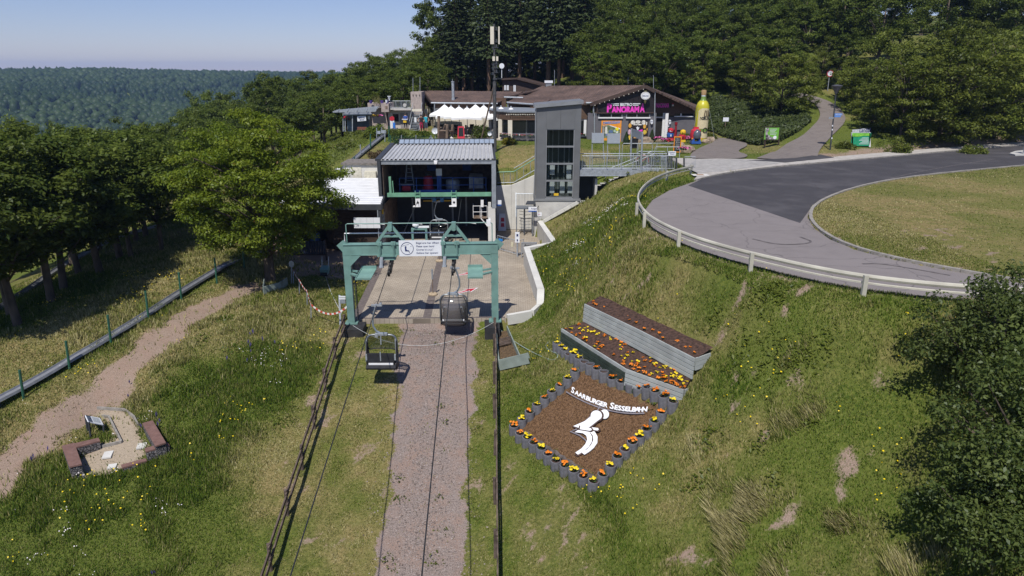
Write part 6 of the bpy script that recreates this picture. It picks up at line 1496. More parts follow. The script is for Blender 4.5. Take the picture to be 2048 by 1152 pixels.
m = MB(); m.lathe([(4.8 * k, 90.5 * k), (5.0 * k, 92 * k), (5.0 * k, 98.5 * k), (4.4 * k, 100 * k)], q, 18); m.build("cork", mat("cork", (.42, .27, .13), .8, var=.2, scale=12), bo, smooth=True)
def curved(z0, z1, a0, a1, rr, n=16, arch=0):
 m = MB(); V, Fq = [], []
 for j in range(n + 1):
  a = R(a0 + (a1 - a0) * j / n); e = arch * (1 - abs(2 * j / n - 1) ** 3)
  for z in (z0, z1 - arch + e): V.append((q.x + rr * math.cos(a), q.y + rr * math.sin(a), q.z + z))
 for j in range(n): Fq.append((2 * j, 2 * j + 2, 2 * j + 3, 2 * j + 1))
 m.add(V, Fq); return m
M_LABEL = mat("cream_label", (.62, .54, .33), .6, var=.06)
curved(27 * k, 66 * k, 222, 330, 13.25 * k, arch=5 * k).build("label", M_LABEL, bo, smooth=True)
curved(9 * k, 21 * k, 222, 330, 13.25 * k).build("label", M_LABEL, bo, smooth=True)
curved(21.3 * k, 26.7 * k, 215, 335, 13.30 * k).build("label_band", M_BOTG, bo, smooth=True)
for j, ch in enumerate("NOBELIN"):
 a = R(252 + j * 11); o_ = q + Vector((13.45 * k * math.cos(a), 13.45 * k * math.sin(a), 44 * k)); text("lettering", ch, .42, o_, (-math.sin(a), math.cos(a), 0), UZ, M_BLACK, bo, .004, .004, align='CENTER')
m = MB(); a = R(292); o_ = q + Vector((13.5 * k * math.cos(a), 13.5 * k * math.sin(a), 52 * k)); u_ = Vector((-math.sin(a), math.cos(a), 0))
for px_ in ([(-.3, 0), (-.2, 0), (-.1, .5), (-.2, .55)], [(-.05, 0), (.05, 0), (.05, .5), (-.05, .5)], [(.15, 0), (.3, 0), (.22, .5), (.12, .55)], [(-.3, -.06), (.3, -.06), (.3, -.02), (-.3, -.02)]): m.plate(px_, o_, u_, UZ, .01)
m.build("label_emblem", mat("sepia_print", (.12, .08, .04), .7), bo)
m = MB(); m.tube([q + u_ * .0 + Vector((13.5 * k * math.cos(a) + .24 * math.cos(b_) * -math.sin(a), 13.5 * k * math.sin(a) + .24 * math.cos(b_) * math.cos(a), 24 * k + .24 * math.sin(b_))) for b_ in np.linspace(0, 6.283, 17)], .04, 5, cap=False); m.build("label_seal", M_BLACK, bo)
for sx in (-1, 1): m = MB(); m.tube([q + Vector((sx * 10 * k, -.3, 70 * k)), q + Vector((sx * 24 * k, -1.2, 1 * k))], .012, 4); m.build("guy_rope", M_GALV, bo)
# stones around planting, flowers
M_ROCK = mat("field_stone", (.30, .235, .17), .95, var=.25, scale=4, bump=.6, bscale=8)
def rock(c, s, sd):
 random.seed(sd); bm = bmesh.new(); bmesh.ops.create_icosphere(bm, subdivisions=2, radius=1)
 for v in bm.verts:
  f = 1 + .28 * mnoise.noise(v.co * 1.3 + Vector((sd, 0, 0))) + .1 * mnoise.noise(v.co * 3.1 + Vector((0, sd, 0))); v.co = Vector((v.co.x * s[0] * f, v.co.y * s[1] * f, v.co.z * s[2] * f)) + Vector(c)
 me = bpy.data.meshes.new("boulder"); bm.to_mesh(me); bm.free(); me.materials.append(M_ROCK); o = bpy.data.objects.new("boulder", me); COL.objects.link(o); return o
RK = [((1372, 304), (.75, .5, .5), "large boulder beside the blackboard"), ((1361, 296), (.5, .4, .4), "boulder behind the blackboard"), ((1412, 286), (.5, .35, .28), "boulder in front of the bottle, left"), ((1420, 283), (.6, .4, .36), "boulder in front of the bottle, right"), ((1428, 279), (.5, .4, .3), "boulder at the right end beside the bottle"), ((1290, 285), (.9, .4, .4), "flat boulder under the food panel"), ((1322, 283), (.5, .3, .26), "boulder before the bistro door, left"), ((1336, 284), (.55, .3, .24), "boulder before the bistro door, right"), ((1391, 279), (.5, .3, .28), "boulder behind the helicopter ride"), ((1350, 291), (.4, .3, .28), "small boulder left of the blackboard")]
for i, ((x, y), s_, lab) in enumerate(RK): p = P(x, y, 5.0); tag(rock((p.x, p.y, 5.0 + s_[2] * .4), s_, i + 2), lab, "boulder", "boulders round the bistro beds")
for x, y, mm, lab in ((1318, 278, M_PETP, "pink flower clump under the lamp sign"), (1330, 281, M_PETP, "pink flower clump before the bistro door"), (1366, 299, M_PETP, "pink flower clump on the boulder by the blackboard"), (1374, 277, M_PETP, "pink flower clump left of the bottle"), (1380, 279, M_PETP, "pink flower clump behind the helicopter ride"), (1345, 284, M_PETR, "red flower clump between boulders")):
 p = P(x, y, 5.35); t = thing("flower_clump", lab, "flowers", p); m = MB(); random.seed(int(x)); [blob(m, p + Vector((random.uniform(-.4, .4), random.uniform(-.2, .2), 0)), .28, 16, .6) for _ in range(4)]; m.build("foliage", M_LEAF0, t); m = MB(); [blob(m, p + Vector((random.uniform(-.4, .4), random.uniform(-.25, .1), .1)), .24, 12, .6) for _ in range(4)]; m.build("blossom", mm, t)
# dwarf cypresses
for x, y, lab in ((1252, 289, "small conical cypress between the two wall panels"), (1303, 284, "small conical cypress left of the bistro door")):
 p = P(x, y, 5.0); t = thing("dwarf_cypress", lab, "shrub", p); m = MB(); random.seed(int(x))
 for _ in range(420):
  f = random.random() ** .7; a = random.uniform(0, 6.283); rr = .42 * (1 - f) * random.uniform(.75, 1.08) + .02; c = p + Vector((rr * math.cos(a), rr * math.sin(a), .05 + 1.15 * f)); u_ = Vector((math.cos(a) * .3, math.sin(a) * .3, 1)).normalized() * .11; v_ = Vector((-math.sin(a), math.cos(a), 0)) * .05; m.add([c - v_, c + v_, c + u_], [(0, 1, 2)])
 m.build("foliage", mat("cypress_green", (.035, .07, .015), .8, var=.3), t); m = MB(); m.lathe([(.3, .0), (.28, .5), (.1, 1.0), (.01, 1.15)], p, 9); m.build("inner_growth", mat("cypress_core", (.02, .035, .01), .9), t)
# blackboard
t = thing("menu_blackboard", "tall blackboard with orange frame on the forecourt edge", "sign", P(1355, 305, 5.0)); YB = P(1355, 305, 5.0).y
rect("frame", 1348.5, 273, 1361, 305, YB, .06, M_ORG, t); rect("board", 1350, 275, 1359.5, 303, YB - .01, .03, M_BLACK, t)
for i in range(7): a = D(1351, 279 + i * 3.4, YB - .015); text("lettering", ["Kaffee", "Kuchen", "Eis", "Flammkuchen", "Salat", "Pommes", "Pizza"][i], .15, a, UX, UZ, mat("chalk", (.55, .55, .53), .9), t, .001, fit=.36)
# kiddie rides
def ride(x, y, lab, body, parts):
 p = P(x, y, 5.05); t = thing("kiddie_ride", lab, "ride", p, "coin rides in front of the bistro"); m = MB(); m.box(p + Vector((0, 0, .12)), (.6, .6, .24)); m.build("base", parts[0], t)
 m = MB(); m.lathe([(.12, .22), (.34, .3), (.38, .52), (.34, .72), (.15, .78)], p, 14); m.build("body", parts[1], t, smooth=True); m = MB(); m.lathe([(.24, 0), (.32, .18), (.26, .38), (.08, .48)], p + Vector((.04, -.06, .78)), 14); m.build("head", parts[2], t, smooth=True)
 m = MB(); m.box(p + Vector((0, -.33, .95)), (.26, .05, .1)); m.box(p + Vector((0, -.36, .5)), (.12, .05, .2)); m.build("trim", parts[3], t)
ride(1339.5, 280, "red ride with a round head and blue belt near the bistro door", 0, [M_RED, M_BLUE, M_RED, M_SIGNW])
ride(1363.5, 284, "yellow headed ride on a red and yellow base", 0, [M_YEL, M_RED, M_YEL, M_BLACK])
t = thing("kiddie_ride", "tall dark red ride with a post and rotor between the other rides", "ride", P(1350, 279, 5.05), "coin rides in front of the bistro"); p = P(1350, 279, 5.05)
m = MB(); m.lathe([(.3, 0), (.3, .3), (.14, .4), (.10, 1.5), (.16, 1.55), (.16, 1.8)], p, 12); m.build("column", mat("deep_red", (.28, .015, .025), .5), t); m = MB(); m.box(p + Vector((0, 0, 1.84)), (1.5, .1, .04)); m.build("rotor", M_DARK, t); m = MB(); m.lathe([(.05, .3), (.42, .45), (.46, .75), (.3, 1.05), (.05, 1.1)], p + Vector((-.55, .3, 0)), 12); m.build("seat_tub", M_BLACK, t, smooth=True)
he = thing("helicopter_ride", "red and blue helicopter ride with a dark bubble canopy before the bottle", "ride", P(1391, 287, 5.05)); p = P(1390.5, 287, 5.05)
m = MB(); m.box(p + Vector((0, 0, .12)), (.95, .8, .24)); m.box(p + Vector((-.3, -.1, .35)), (.22, .5, .3)); m.box(p + Vector((.3, -.1, .35)), (.22, .5, .3)); m.build("base", M_BLUE, he)
m = MB(); m.lathe([(.2, .3), (.5, .5), (.56, .9), (.48, 1.3), (.2, 1.5)], p + Vector((0, .15, 0)), 16); m.box(p + Vector((0, .2, 1.55)), (.5, .3, .14)); m.box(p + Vector((0, 1.0, 1.0)), (.16, 1.1, .2)); m.build("cabin", M_RED, he, smooth=True)
m = MB(); m.lathe([(.05, .35), (.34, .55), (.42, .85), (.34, 1.2), (.08, 1.42)], p + Vector((.05, -.22, 0)), 16); m.build("canopy", mat("grey_dome", (.10, .11, .13), .15, var=.05), he, smooth=True)
m = MB(); m.lathe([(.08, 0), (.08, .12)], p + Vector((.48, -.3, .45)), 8); m.lathe([(.08, 0), (.08, .12)], p + Vector((-.42, -.3, .45)), 8); m.build("headlight", M_ORG, he)
t = thing("ash_bin", "slim black bin beside the open bistro door", "bin", P(1331, 278, 5.0)); p = P(1331.5, 279, 5.0); m = MB(); m.lathe([(.15, 0), (.15, .9), (.12, .95)], p, 12); m.build("bin_body", M_BLACK, t); m = MB(); m.lathe([(.17, 0), (.17, .05)], p + Vector((0, 0, .9)), 12); m.build("rim", M_DARK, t)
# info boards seen from behind, tall sign, bin, rails
def backboard(x0, x1, y0, y1, yfoot, lab):
 YY = P(x0, yfoot, 5.0).y; t = thing("info_board", lab, "sign", P((x0 + x1) / 2, yfoot, 5.0), "blank board backs behind the bridge"); rect("panel", x0, y0, x1, y1, YY, .06, mat("board_back", (.42, .46, .51), .45, metal=.3, var=.04), t)
 for x in (x0 + .4, x1 - .6): m = MB(); m.bar(D(x, yfoot, YY) + Vector((0, .1, 0)), D(x, y0 - .6, YY) + Vector((0, .1, 0)), .07); m.build("post", M_GALV, t)
 m = MB(); m.bar(D(x0, y1 + .5, YY) + Vector((0, .1, 0)), D(x1, y1 + .5, YY) + Vector((0, .1, 0)), .05); m.build("crossbar", M_GALV, t)
backboard(1184, 1207.5, 266, 286, 318, "blank grey board back on two posts, nearer to the grey tower")
backboard(1215, 1240, 267, 287, 319, "blank grey board back on two posts, below the orange poster")
t = thing("tall_sign", "ribbed sign panel seen from behind on two tall galvanised poles", "sign", (9.9, 51, 3)); Y1, Y2 = 51.0, 56.5
m = MB(); m.tube([D(1280.5, 372, Y1), D(1285, 264, Y1)], .07, 8); m.build("post", M_GALV, t); m = MB(); m.tube([D(1261, 330, Y2), D(1263, 257, Y2)], .07, 8); m.build("post", M_GALV, t)
a, b = D(1265, 258, Y2), D(1285, 264.5, Y1); h = 1.05
for j in range(8):
 f0, f1 = j / 8, (j + .94) / 8; m = MB(); pa, pb = a.lerp(b, f0), a.lerp(b, f1); m.add([pa, pb, pb - Vector((0, 0, .55)), pa - Vector((0, 0, .62)), pa + Vector((.03, .05, 0)), pb + Vector((.03, .05, 0)), pb - Vector((-.03, -.05, .55)), pa - Vector((-.03, -.05, .62))], [(0, 3, 2, 1), (4, 5, 6, 7), (0, 1, 5, 4), (2, 3, 7, 6), (1, 2, 6, 5), (0, 4, 7, 3)]); m.build("panel_rib", _M["board_back"], t)
p = P(1267, 311, 5.0); t = thing("litter_bin", "black litter bin on a post behind the footbridge", "bin", p); m = MB(); m.box(p + Vector((0, 0, 1.0)), (.6, .45, .75)); m.box(p + Vector((0, 0, 1.42)), (.66, .5, .08)); m.build("bin_body", M_BLACK, t); m = MB(); m.bar(p + Vector((-.3, .1, 0)), p + Vector((-.3, .1, 1.3)), .07); m.build("post", M_DARK, t)
for i, (x0, x1, ytop, yf, lab) in enumerate(((1245, 1305, 287, 312, "galvanised tube rail on the lawn, left run"), (1310, 1360, 294, 316, "galvanised tube rail on the lawn, right run"), (1278, 1350, 286.5, 299, "galvanised tube rail on the lawn, far run"), (1275, 1332, 303, 326, "low galvanised bicycle stand rail"))):
 YY = P(x0, yf, 5.0).y; t = thing("tube_rail", lab, "railing", P((x0 + x1) / 2, yf, 5.0)); zt = D(x0, ytop, YY).z; a, b = D(x0, ytop, YY).x, D(x1, ytop, YY).x
 m = MB(); m.tube([(a, YY, zt - .2), (a + .08, YY, zt), (b - .08, YY, zt), (b, YY, zt - .2)], .035, 6); m.build("top_tube", M_GALV, t)
 for f in (0, .5, 1): m = MB(); m.bar((a + (b - a) * f, YY, 4.9), (a + (b - a) * f, YY, zt - (.2 if f in (0, 1) else .03)), .05); m.build("post", M_GALV, t)
# bicycles
def bicycle(t, frame_m):
 for y in (-.52, .52):
  m = MB(); m.tube([(0, y + .34 * math.cos(a), .34 + .34 * math.sin(a)) for a in np.linspace(0, 6.283, 21)], .022, 5, cap=False); wo = m.build("wheel", M_BLACK, t)
  m = MB()
  for a in np.linspace(0, math.pi, 7)[:-1]: m.bar((0, y + .32 * math.cos(a), .34 + .32 * math.sin(a)), (0, y - .32 * math.cos(a), .34 - .32 * math.sin(a)), .006)
  m.build("spokes", M_GALV, wo, kind="stuff")
 m = MB()
 for a, b in (((0, -.52, .34), (0, -.36, .86)), ((0, -.36, .80), (0, .16, .82)), ((0, -.34, .72), (0, .04, .30)), ((0, .04, .30), (0, .2, .90)), ((0, .52, .34), (0, .04, .30)), ((0, .52, .34), (0, .16, .78))): m.tube([a, b], .02, 5)
 m.build("frame", frame_m, t); m = MB(); m.box((0, .21, .93), (.14, .26, .06)); m.build("saddle", M_BLACK, t); m = MB(); m.tube([(-.28, -.28, .95), (0, -.36, .98), (.28, -.28, .95)], .016, 5); m.tube([(0, -.36, .84), (0, -.36, .98)], .016, 5); m.build("handlebar", M_BLACK, t)
for i, (x, cc, lab) in enumerate(((1283, M_RED, "bicycle with a red frame leftmost at the stand"), (1294, M_DARK, "dark bicycle second from the left at the stand"), (1304, M_BLACK, "black bicycle third from the left at the stand"), (1316, M_BLUE, "bicycle with a blue frame rightmost at the stand"))):
 t = thing("bicycle", lab, "bicycle", (0, 0, 0), "bicycles at the stand"); bicycle(t, cc); p = P(x, 331, 5.0); t.location = (p.x, p.y, 5.0); t.rotation_euler = (R(6), 0, R(62 + 8 * i))
# gate panels and posts where the bridge meets the forecourt
t = thing("forecourt_fence", "galvanised bar fence between dark posts at the bridge end", "fence", (12.3, 51.5, 5)); YY = 51.5
for x, y0, y1 in ((1335.5, 305, 340), (1343, 310, 345), (1353, 315, 343), (1368, 316, 343)): m = MB(); m.bar(D(x, y1, YY), D(x, y0, YY), .10); m.build("post", M_DARK, t)
m = MB()
for x0, x1 in ((1322, 1334), (1369, 1391)):
 for k in range(13): x = x0 + (x1 - x0) * k / 12; m.bar(D(x, 341, YY), D(x, 313, YY), .015)
m.build("bars", M_GALV, t, kind="stuff")
for y in (313, 340): m = MB(); m.tube([D(1322, y, YY), D(1334, y, YY)], .022, 5); m.tube([D(1369, y, YY), D(1391, y, YY)], .022, 5); m.build("rail", M_GALV, t)
m = MB(); a, b = D(1337, 313, YY), D(1352, 316, YY + 1.2)
for k in range(14): q = a.lerp(b, k / 13); m.bar(q - Vector((0, 0, 1.05)), q, .014)
m.tube([a, b], .02, 5); m.build("gate_mesh", M_DARK, t, kind="stuff")
t = thing("gate_sign", "white sign on the gate post at the bridge end", "sign", D(1344, 308, 51.3)); rect("panel", 1337, 302.5, 1351.5, 311, 51.35, .04, M_SIGNW, t)
text("lettering", "Sesselbahn", .13, D(1338.5, 306, 51.34), UX, UZ, M_NAVY, t, .001, fit=.44); text("lettering", "Eingang", .10, D(1340, 309, 51.34), UX, UZ, M_NAVY, t, .001, fit=.3)
# boards and lamp at the hill path
def board(name, lab, x0, x1, y0, y1, yf, frame_m, z=None):
 g = G((x0 + x1) / 2, yf); YY = g.y; t = thing(name, lab, "sign", g)
 for x in (x0, x1): m = MB(); m.bar(D(x, yf, YY), D(x, y0 - 1, YY), .12); m.build("post", frame_m, t)
 return t, YY
t, YY = board("green_info_board", "green information board in a dark frame beside the hill path", 1529.5, 1557, 255, 279, 294, M_WOOD)
rect("panel", 1530.5, 255, 1556, 279, YY - .08, .05, mat("leaf_green_print", (.16, .42, .05), .5, var=.06), t); rect("top_rail", 1529, 253.4, 1557.5, 255, YY - .1, .1, M_WOOD, t); rect("bottom_rail", 1529, 279, 1557.5, 280.5, YY - .1, .1, M_WOOD, t)
face("photo_field", [(1531, 256), (1538, 256), (1538, 262), (1534, 266), (1538, 271), (1548, 277), (1548, 278.5), (1531, 278.5)], YY - .10, .015, mat("photo_print", (.35, .32, .33), .5, var=.6, scale=5), t); c = D(1549.5, 275, YY - .11); m = MB(); m.plate([(.17 * math.cos(a), .17 * math.sin(a)) for a in np.linspace(0, 6.283, 17)[:-1]], c, UX, UZ, .01); m.build("white_badge", M_SIGNW, t)
for k in range(5): rect("text_line", 1540, 258 + k * 2.6, 1554 - (k % 3) * 2, 258.7 + k * 2.6, YY - .10, .01, M_SIGNW, t)
t, YY = board("park_sign", "white and green park sign board below the big shrubs", 1704, 1739, 266, 292, 294, M_SIGNW)
face("header", [(1704.5, 266), (1738.5, 266), (1738.5, 259.5), (1728, 257), (1720, 258.5), (1704.5, 259.5)], YY - .06, .05, mat("pale_grey_sign", (.50, .52, .53), .5), t); rect("panel", 1704.5, 266, 1738.5, 292, YY - .06, .05, mat("emerald_print", (.02, .30, .15), .5), t)
face("grass_band", [(1704.5, 273), (1704.5, 266.3), (1738.5, 266.3), (1738.5, 272), (1728, 271.5), (1716, 273.5)], YY - .08, .012, mat("fresh_green_print", (.22, .55, .06), .5, var=.2), t); text("lettering", "Landal", .55, D(1718, 264.5, YY - .07), UX, UZ, M_NAVY, t, .003, .004, fit=.95)
for k in range(6): rect("text_line", 1724 - (k % 3) * 3, 275.5 + k * 2.4, 1737, 276.3 + k * 2.4, YY - .07, .01, M_SIGNW, t)
g = G(1660, 300); YY = g.y; t = thing("street_lamp", "dark post-top street lamp with blue signs at the hill path", "street lamp", g)
top = D(1672, 186, YY); m = MB(); m.tube([g, D(1669.5, 210, YY), top], .07, 8, r2=.05); m.build("post", M_DARK, t, smooth=True)
m = MB(); m.lathe([(.10, -.05), (.14, .05), (.42, .55), (.46, .58), (.46, .64), (.08, .70)], top, 16); m.build("lantern", mat("lamp_dark_glass", (.10, .10, .11), .3), t)
for x0, x1, y0, y1, mm in ((1669.5, 1684, 227, 231, "a"), (1669, 1681, 231.5, 234.5, "a"), (1658, 1667, 234, 238, "b")): rect("name_plate", x0, y0, x1, y1, YY - .06, .03, mat("street_blue", (.10, .25, .60), .5) if mm == "a" else M_STEEL, t)
text("lettering", "IHRE STADT", .12, D(1671, 230, YY - .07), UX, UZ, M_SIGNW, t, .001, fit=.55)
for y_, c_ in ((250, M_SIGNW), (258, M_SIGNW), (275, M_SIGNW)): rect("sticker", 1664.2 - (y_ - 250) * .05, y_, 1665.8 - (y_ - 250) * .05, y_ + 3, YY - .08, .02, c_, t)
g = G(1655, 182); YY = g.y; t = thing("traffic_sign", "round white sign with a red rim on a post up the hill path", "road sign", g); m = MB(); m.tube([g, D(1659, 148, YY)], .05, 6); m.build("post", M_GALV, t); c = D(1660, 147, YY - .08)
m = MB(); m.plate([(.42 * math.cos(a), .42 * math.sin(a)) for a in np.linspace(0, 6.283, 25)[:-1]], c, UX, UZ, .02); m.build("rim", M_RED, t); m = MB(); m.plate([(.33 * math.cos(a), .33 * math.sin(a)) for a in np.linspace(0, 6.283, 25)[:-1]], c - Vector((0, .022, 0)), UX, UZ, .01); m.build("face", M_SIGNW, t)
p = G(1449, 264); t = thing("hedge_sign", "small white sign standing in the low juniper", "sign", p); m = MB(); m.bar(p, p + Vector((0, 0, 1.2)), .07); m.build("post", M_WOODL, t); m = MB(); m.box(p + Vector((0, -.06, 1.35)), (.62, .04, .42)); m.build("panel", M_SIGNW, t)
p = P(2046, 308, 5.1); t = thing("keep_right_sign", "blue round arrow sign over a red and white bollard on the traffic island", "road sign", p); m = MB(); m.bar(p, p + Vector((0, 0, 2.2)), .08); m.build("post", M_GALV, t)
m = MB(); m.plate([(.34 * math.cos(a), .34 * math.sin(a)) for a in np.linspace(0, 6.283, 21)[:-1]], p + Vector((.12, -.06, 2.0)), UX, UZ, .03); m.build("blue_disc", M_BLUE, t)
for k in range(4): m = MB(); m.box(p + Vector((.06, -.06, .95 + k * .17)), (.3, .05, .16)); m.build("stripe", M_RED if k % 2 else M_SIGNW, t)
isl = sheet("traffic_island", PL([(2018, 309), (2030, 304.5), (2062, 301), (2120, 303), (2120, 311), (2030, 312)], 5.0), 5.12, M_CONC, .12)
t = thing("manhole_cover", "square concrete manhole cover beside the guard rail end", "manhole", P(1400, 349, 5.09)); m = MB(); p = P(1400, 350, 5.09); m.box(p + Vector((0, 0, .006)), (1.1, .8, .012)); m.build("frame", M_CONCW, t); m = MB(); m.box(p + Vector((0, 0, .014)), (.5, .4, .01)); m.build("lid", mat("rusty_lid", (.30, .16, .07), .8), t)
# ================================================================== GUARD RAIL
M_RAILP = mat("cream_guard_rail", (.50, .48, .40), .55, var=.12, scale=1.2, dirt=.35)
gr = thing("guard_rail", "long cream steel guard rail curving round the road edge", "guard rail", (RAIL[6][0], RAIL[6][1], 5))
line = resample(smooth_line(RAIL, 2), .5)
def profile_strip(pts, prof, name, m, parent, smooth=True):
 """sweep an open (offset, height) profile along plan points"""
 V, Fq = [], []; k = len(prof)
 for i, p in enumerate(pts):
  a, b = pts[max(i - 1, 0)], pts[min(i + 1, len(pts) - 1)]; d = (b - a); d.z = 0; d.normalize(); n = Vector((d.y, -d.x, 0))
  V += [p + n * o + Vector((0, 0, h)) for o, h in prof]
 for i in range(len(pts) - 1):
  for j in range(k - 1): Fq.append((i * k + j, i * k + j + 1, (i + 1) * k + j + 1, (i + 1) * k + j))
 mb = MB(); mb.add(V, Fq); return mb.build(name, m, parent, smooth=False)
seg = 8
for i in range(0, len(line) - 1, seg):
 q = [Vector((p.x, p.y, 4.82)) for p in line[i:i + seg + 1]]
 if len(q) > 1: profile_strip(q, [(-.04, .80), (.03, .78), (.05, .72), (.03, .66), (-.04, .63), (-.06, .72), (-.04, .80)], "rail_beam", M_RAILP, gr); profile_strip(q, [(-.03, .54), (.035, .53), (.035, .48), (-.03, .47), (-.03, .54)], "lower_beam", M_RAILP, gr)
for px, py in ((1276, 436), (1297, 459), (1382, 500), (1527, 543), (1726, 588), (1325, 365), (1370, 350), (1955, 610)):
 j = min(range(len(line)), key=lambda i: (line[i] - P(px, py, 4.8)).xy.length); p = line[j]; a, b = line[max(j - 1, 0)], line[min(j + 1, len(line) - 1)]; d = (b - a).normalized(); n = Vector((d.y, -d.x, 0)) * .13
 m = MB(); m.bar((p.x + n.x, p.y + n.y, 4.2), (p.x + n.x, p.y + n.y, 5.62), .14, .12); m.build("rail_post", M_RAILP, gr)
# ================================================================== TIMBER FENCES beside the track
M_OLDW = mat("grey_brown_fence", (.115, .085, .068), .9, var=.3, scale=4, bump=.4, bscale=10)
def rail_fence(x_of_y, ys, lab):
 t = thing("rail_fence", lab, "fence", (x_of_y(ys[0]), ys[0], hz(x_of_y(ys[0]), ys[0])))
 pts = [Vector((x_of_y(y), y, hz(x_of_y(y), y))) for y in ys]; random.seed(int(ys[0] * 7 + len(lab)))
 for p in pts: m = MB(); m.tube([p + Vector((0, 0, -.2)), p + Vector((random.uniform(-.05, .05), random.uniform(-.04, .04), 1.08))], .06, 7); m.build("fence_post", M_OLDW, t)
 for i in range(len(pts) - 1):
  for h in (.50, .95):
   a, b = pts[i] + Vector((.07, .15, h + random.uniform(-.05, .05))), pts[i + 1] + Vector((.07, -.15, h + random.uniform(-.05, .05))); m = MB(); m.bar(a, b, .05, .13); m.build("fence_rail", M_OLDW, t)
rail_fence(lambda y: -8.25 + (31.5 - y) * .022, [31.3 - 2.1 * k for k in range(12)], "old timber rail fence on the left of the gravel track")
rail_fence(lambda y: -.88 + (31.5 - y) * .026, [31.6 - 2.1 * k for k in range(12)], "old timber rail fence on the right of the gravel track")
# ================================================================== COMPOST BOX
M_GBOARD = mat("grey_green_board", (.26, .31, .275), .7, var=.14, scale=2.2, dirt=.28)
cb = thing("compost_box", "open grey green board box with soil beside the right portal foot", "planter", G(1020, 720))
a, b, c, d = G(998, 742), G(1058, 730), G(1014, 668), G(992, 672)
for k in range(2): m = MB(); m.bar(a + Vector((0, 0, .16 + .26 * k)), b + Vector((0, 0, .16 + .26 * k + .05)), .06, .25); m.build("front_board", M_GBOARD, cb)
ht = (a.z + .42) 
for p, q in ((a, d), (b.lerp(a, .3), c)): m = MB(); m.bar(p + Vector((0, 0, .34)), q + Vector((0, 0, .25)), .05, .4); m.build("side_board", M_GBOARD, cb)
m = MB(); m.add([a + Vector((.1, .1, .32)), b.lerp(a, .33) + Vector((0, .1, .32)), c + Vector((0, 0, .2)), d + Vector((.05, 0, .2))], [(0, 1, 2, 3)]); m.build("soil", mat("compost", (.13, .085, .045), .95, var=.4, scale=14, bump=.6), cb)
m = MB(); p, q = a.lerp(d, .5) + Vector((.08, 0, .36)), b.lerp(a, .33).lerp(c, .5) + Vector((-.08, 0, .36))
for k in range(5): m.bar(p + Vector((0, .12 * k, .03 * k)), q + Vector((0, .12 * k, .03 * k)), .09, .03)
m.build("pallet", M_OLDW, cb)
# ================================================================== RAISED BEDS
M_BOARD = mat("pale_grey_board", (.40, .43, .42), .7, var=.10, scale=2.0, dirt=.22, bump=.2)
M_BOARDG = mat("dark_green_board", (.045, .065, .05), .7, var=.2, scale=3)
M_SOIL = mat("bed_soil", (.075, .042, .030), .95, var=.35, scale=10, bump=.8, bscale=20)
def raised_bed(pts, rows, hh, lab, back, dark):
 t = thing("raised_bed", lab, "planter", pts[1] - Vector((0, 0, rows * hh)))
 for i in range(len(pts) - 1):
  for r_ in range(rows):
   a, b = pts[i] - Vector((0, 0, hh * (r_ + .5))), pts[i + 1] - Vector((0, 0, hh * (r_ + .5))); e = (b - a).normalized() * .004
   off = UPH * (-.012 * r_ + random.uniform(-.006, .006)); mm = M_BOARDG if dark(i, r_) else M_BOARD
   m = MB(); m.bar(a + e + off, b - e + off, .055, hh - .028); m.build("board", mm, t)
 p, q = pts[-1], pts[-1] + UPH * .75 + Vector((0, 0, .05)); 
 for r_ in range(3): m = MB(); m.bar(p - Vector((0, 0, hh * (r_ + .5))) + UPH * .04, q - Vector((0, 0, hh * (r_ + .5))), .05, hh - .014); m.build("end_board", M_BOARD, t)
 m = MB(); n_ = 10; V, Fq = [], []
 fl = lambda f: (pts[0].lerp(pts[1], f * 2) if f < .5 else pts[1].lerp(pts[2], f * 2 - 1))
 for k in range(41):
  f = k / 40; a = fl(f) + UPH * .03 - Vector((0, 0, .05)); b = back(f)
  for j in range(n_): q = a.lerp(b, j / (n_ - 1)); V.append(q + Vector((0, 0, .05 * (vnoise(q.x, q.y, 4, 5) - .3))))
 for k in range(40):
  for j in range(n_ - 1): Fq.append((k * n_ + j, (k + 1) * n_ + j, (k + 1) * n_ + j + 1, k * n_ + j + 1))
 m.add(V, Fq); m.build("soil", M_SOIL, t, smooth=True)
 return t, fl
rb1, f1 = raised_bed(B1, 5, .165, "upper raised bed of pale grey boards with few flowers", lambda f: B1[0].lerp(B1[2], f) + UPH * .85 + Vector((0, 0, .22)), lambda i, r_: False)
rb2, f2 = raised_bed(B2, 5, .175, "lower raised bed with many orange and yellow flowers, boards half painted dark green", lambda f: B1[0].lerp(B1[2], f * .98 + .01) - UPH * .06 + Vector((0, 0, -.84)), lambda i, r_: (i == 0 and r_ > 0) or (i == 1 and r_ > 3))
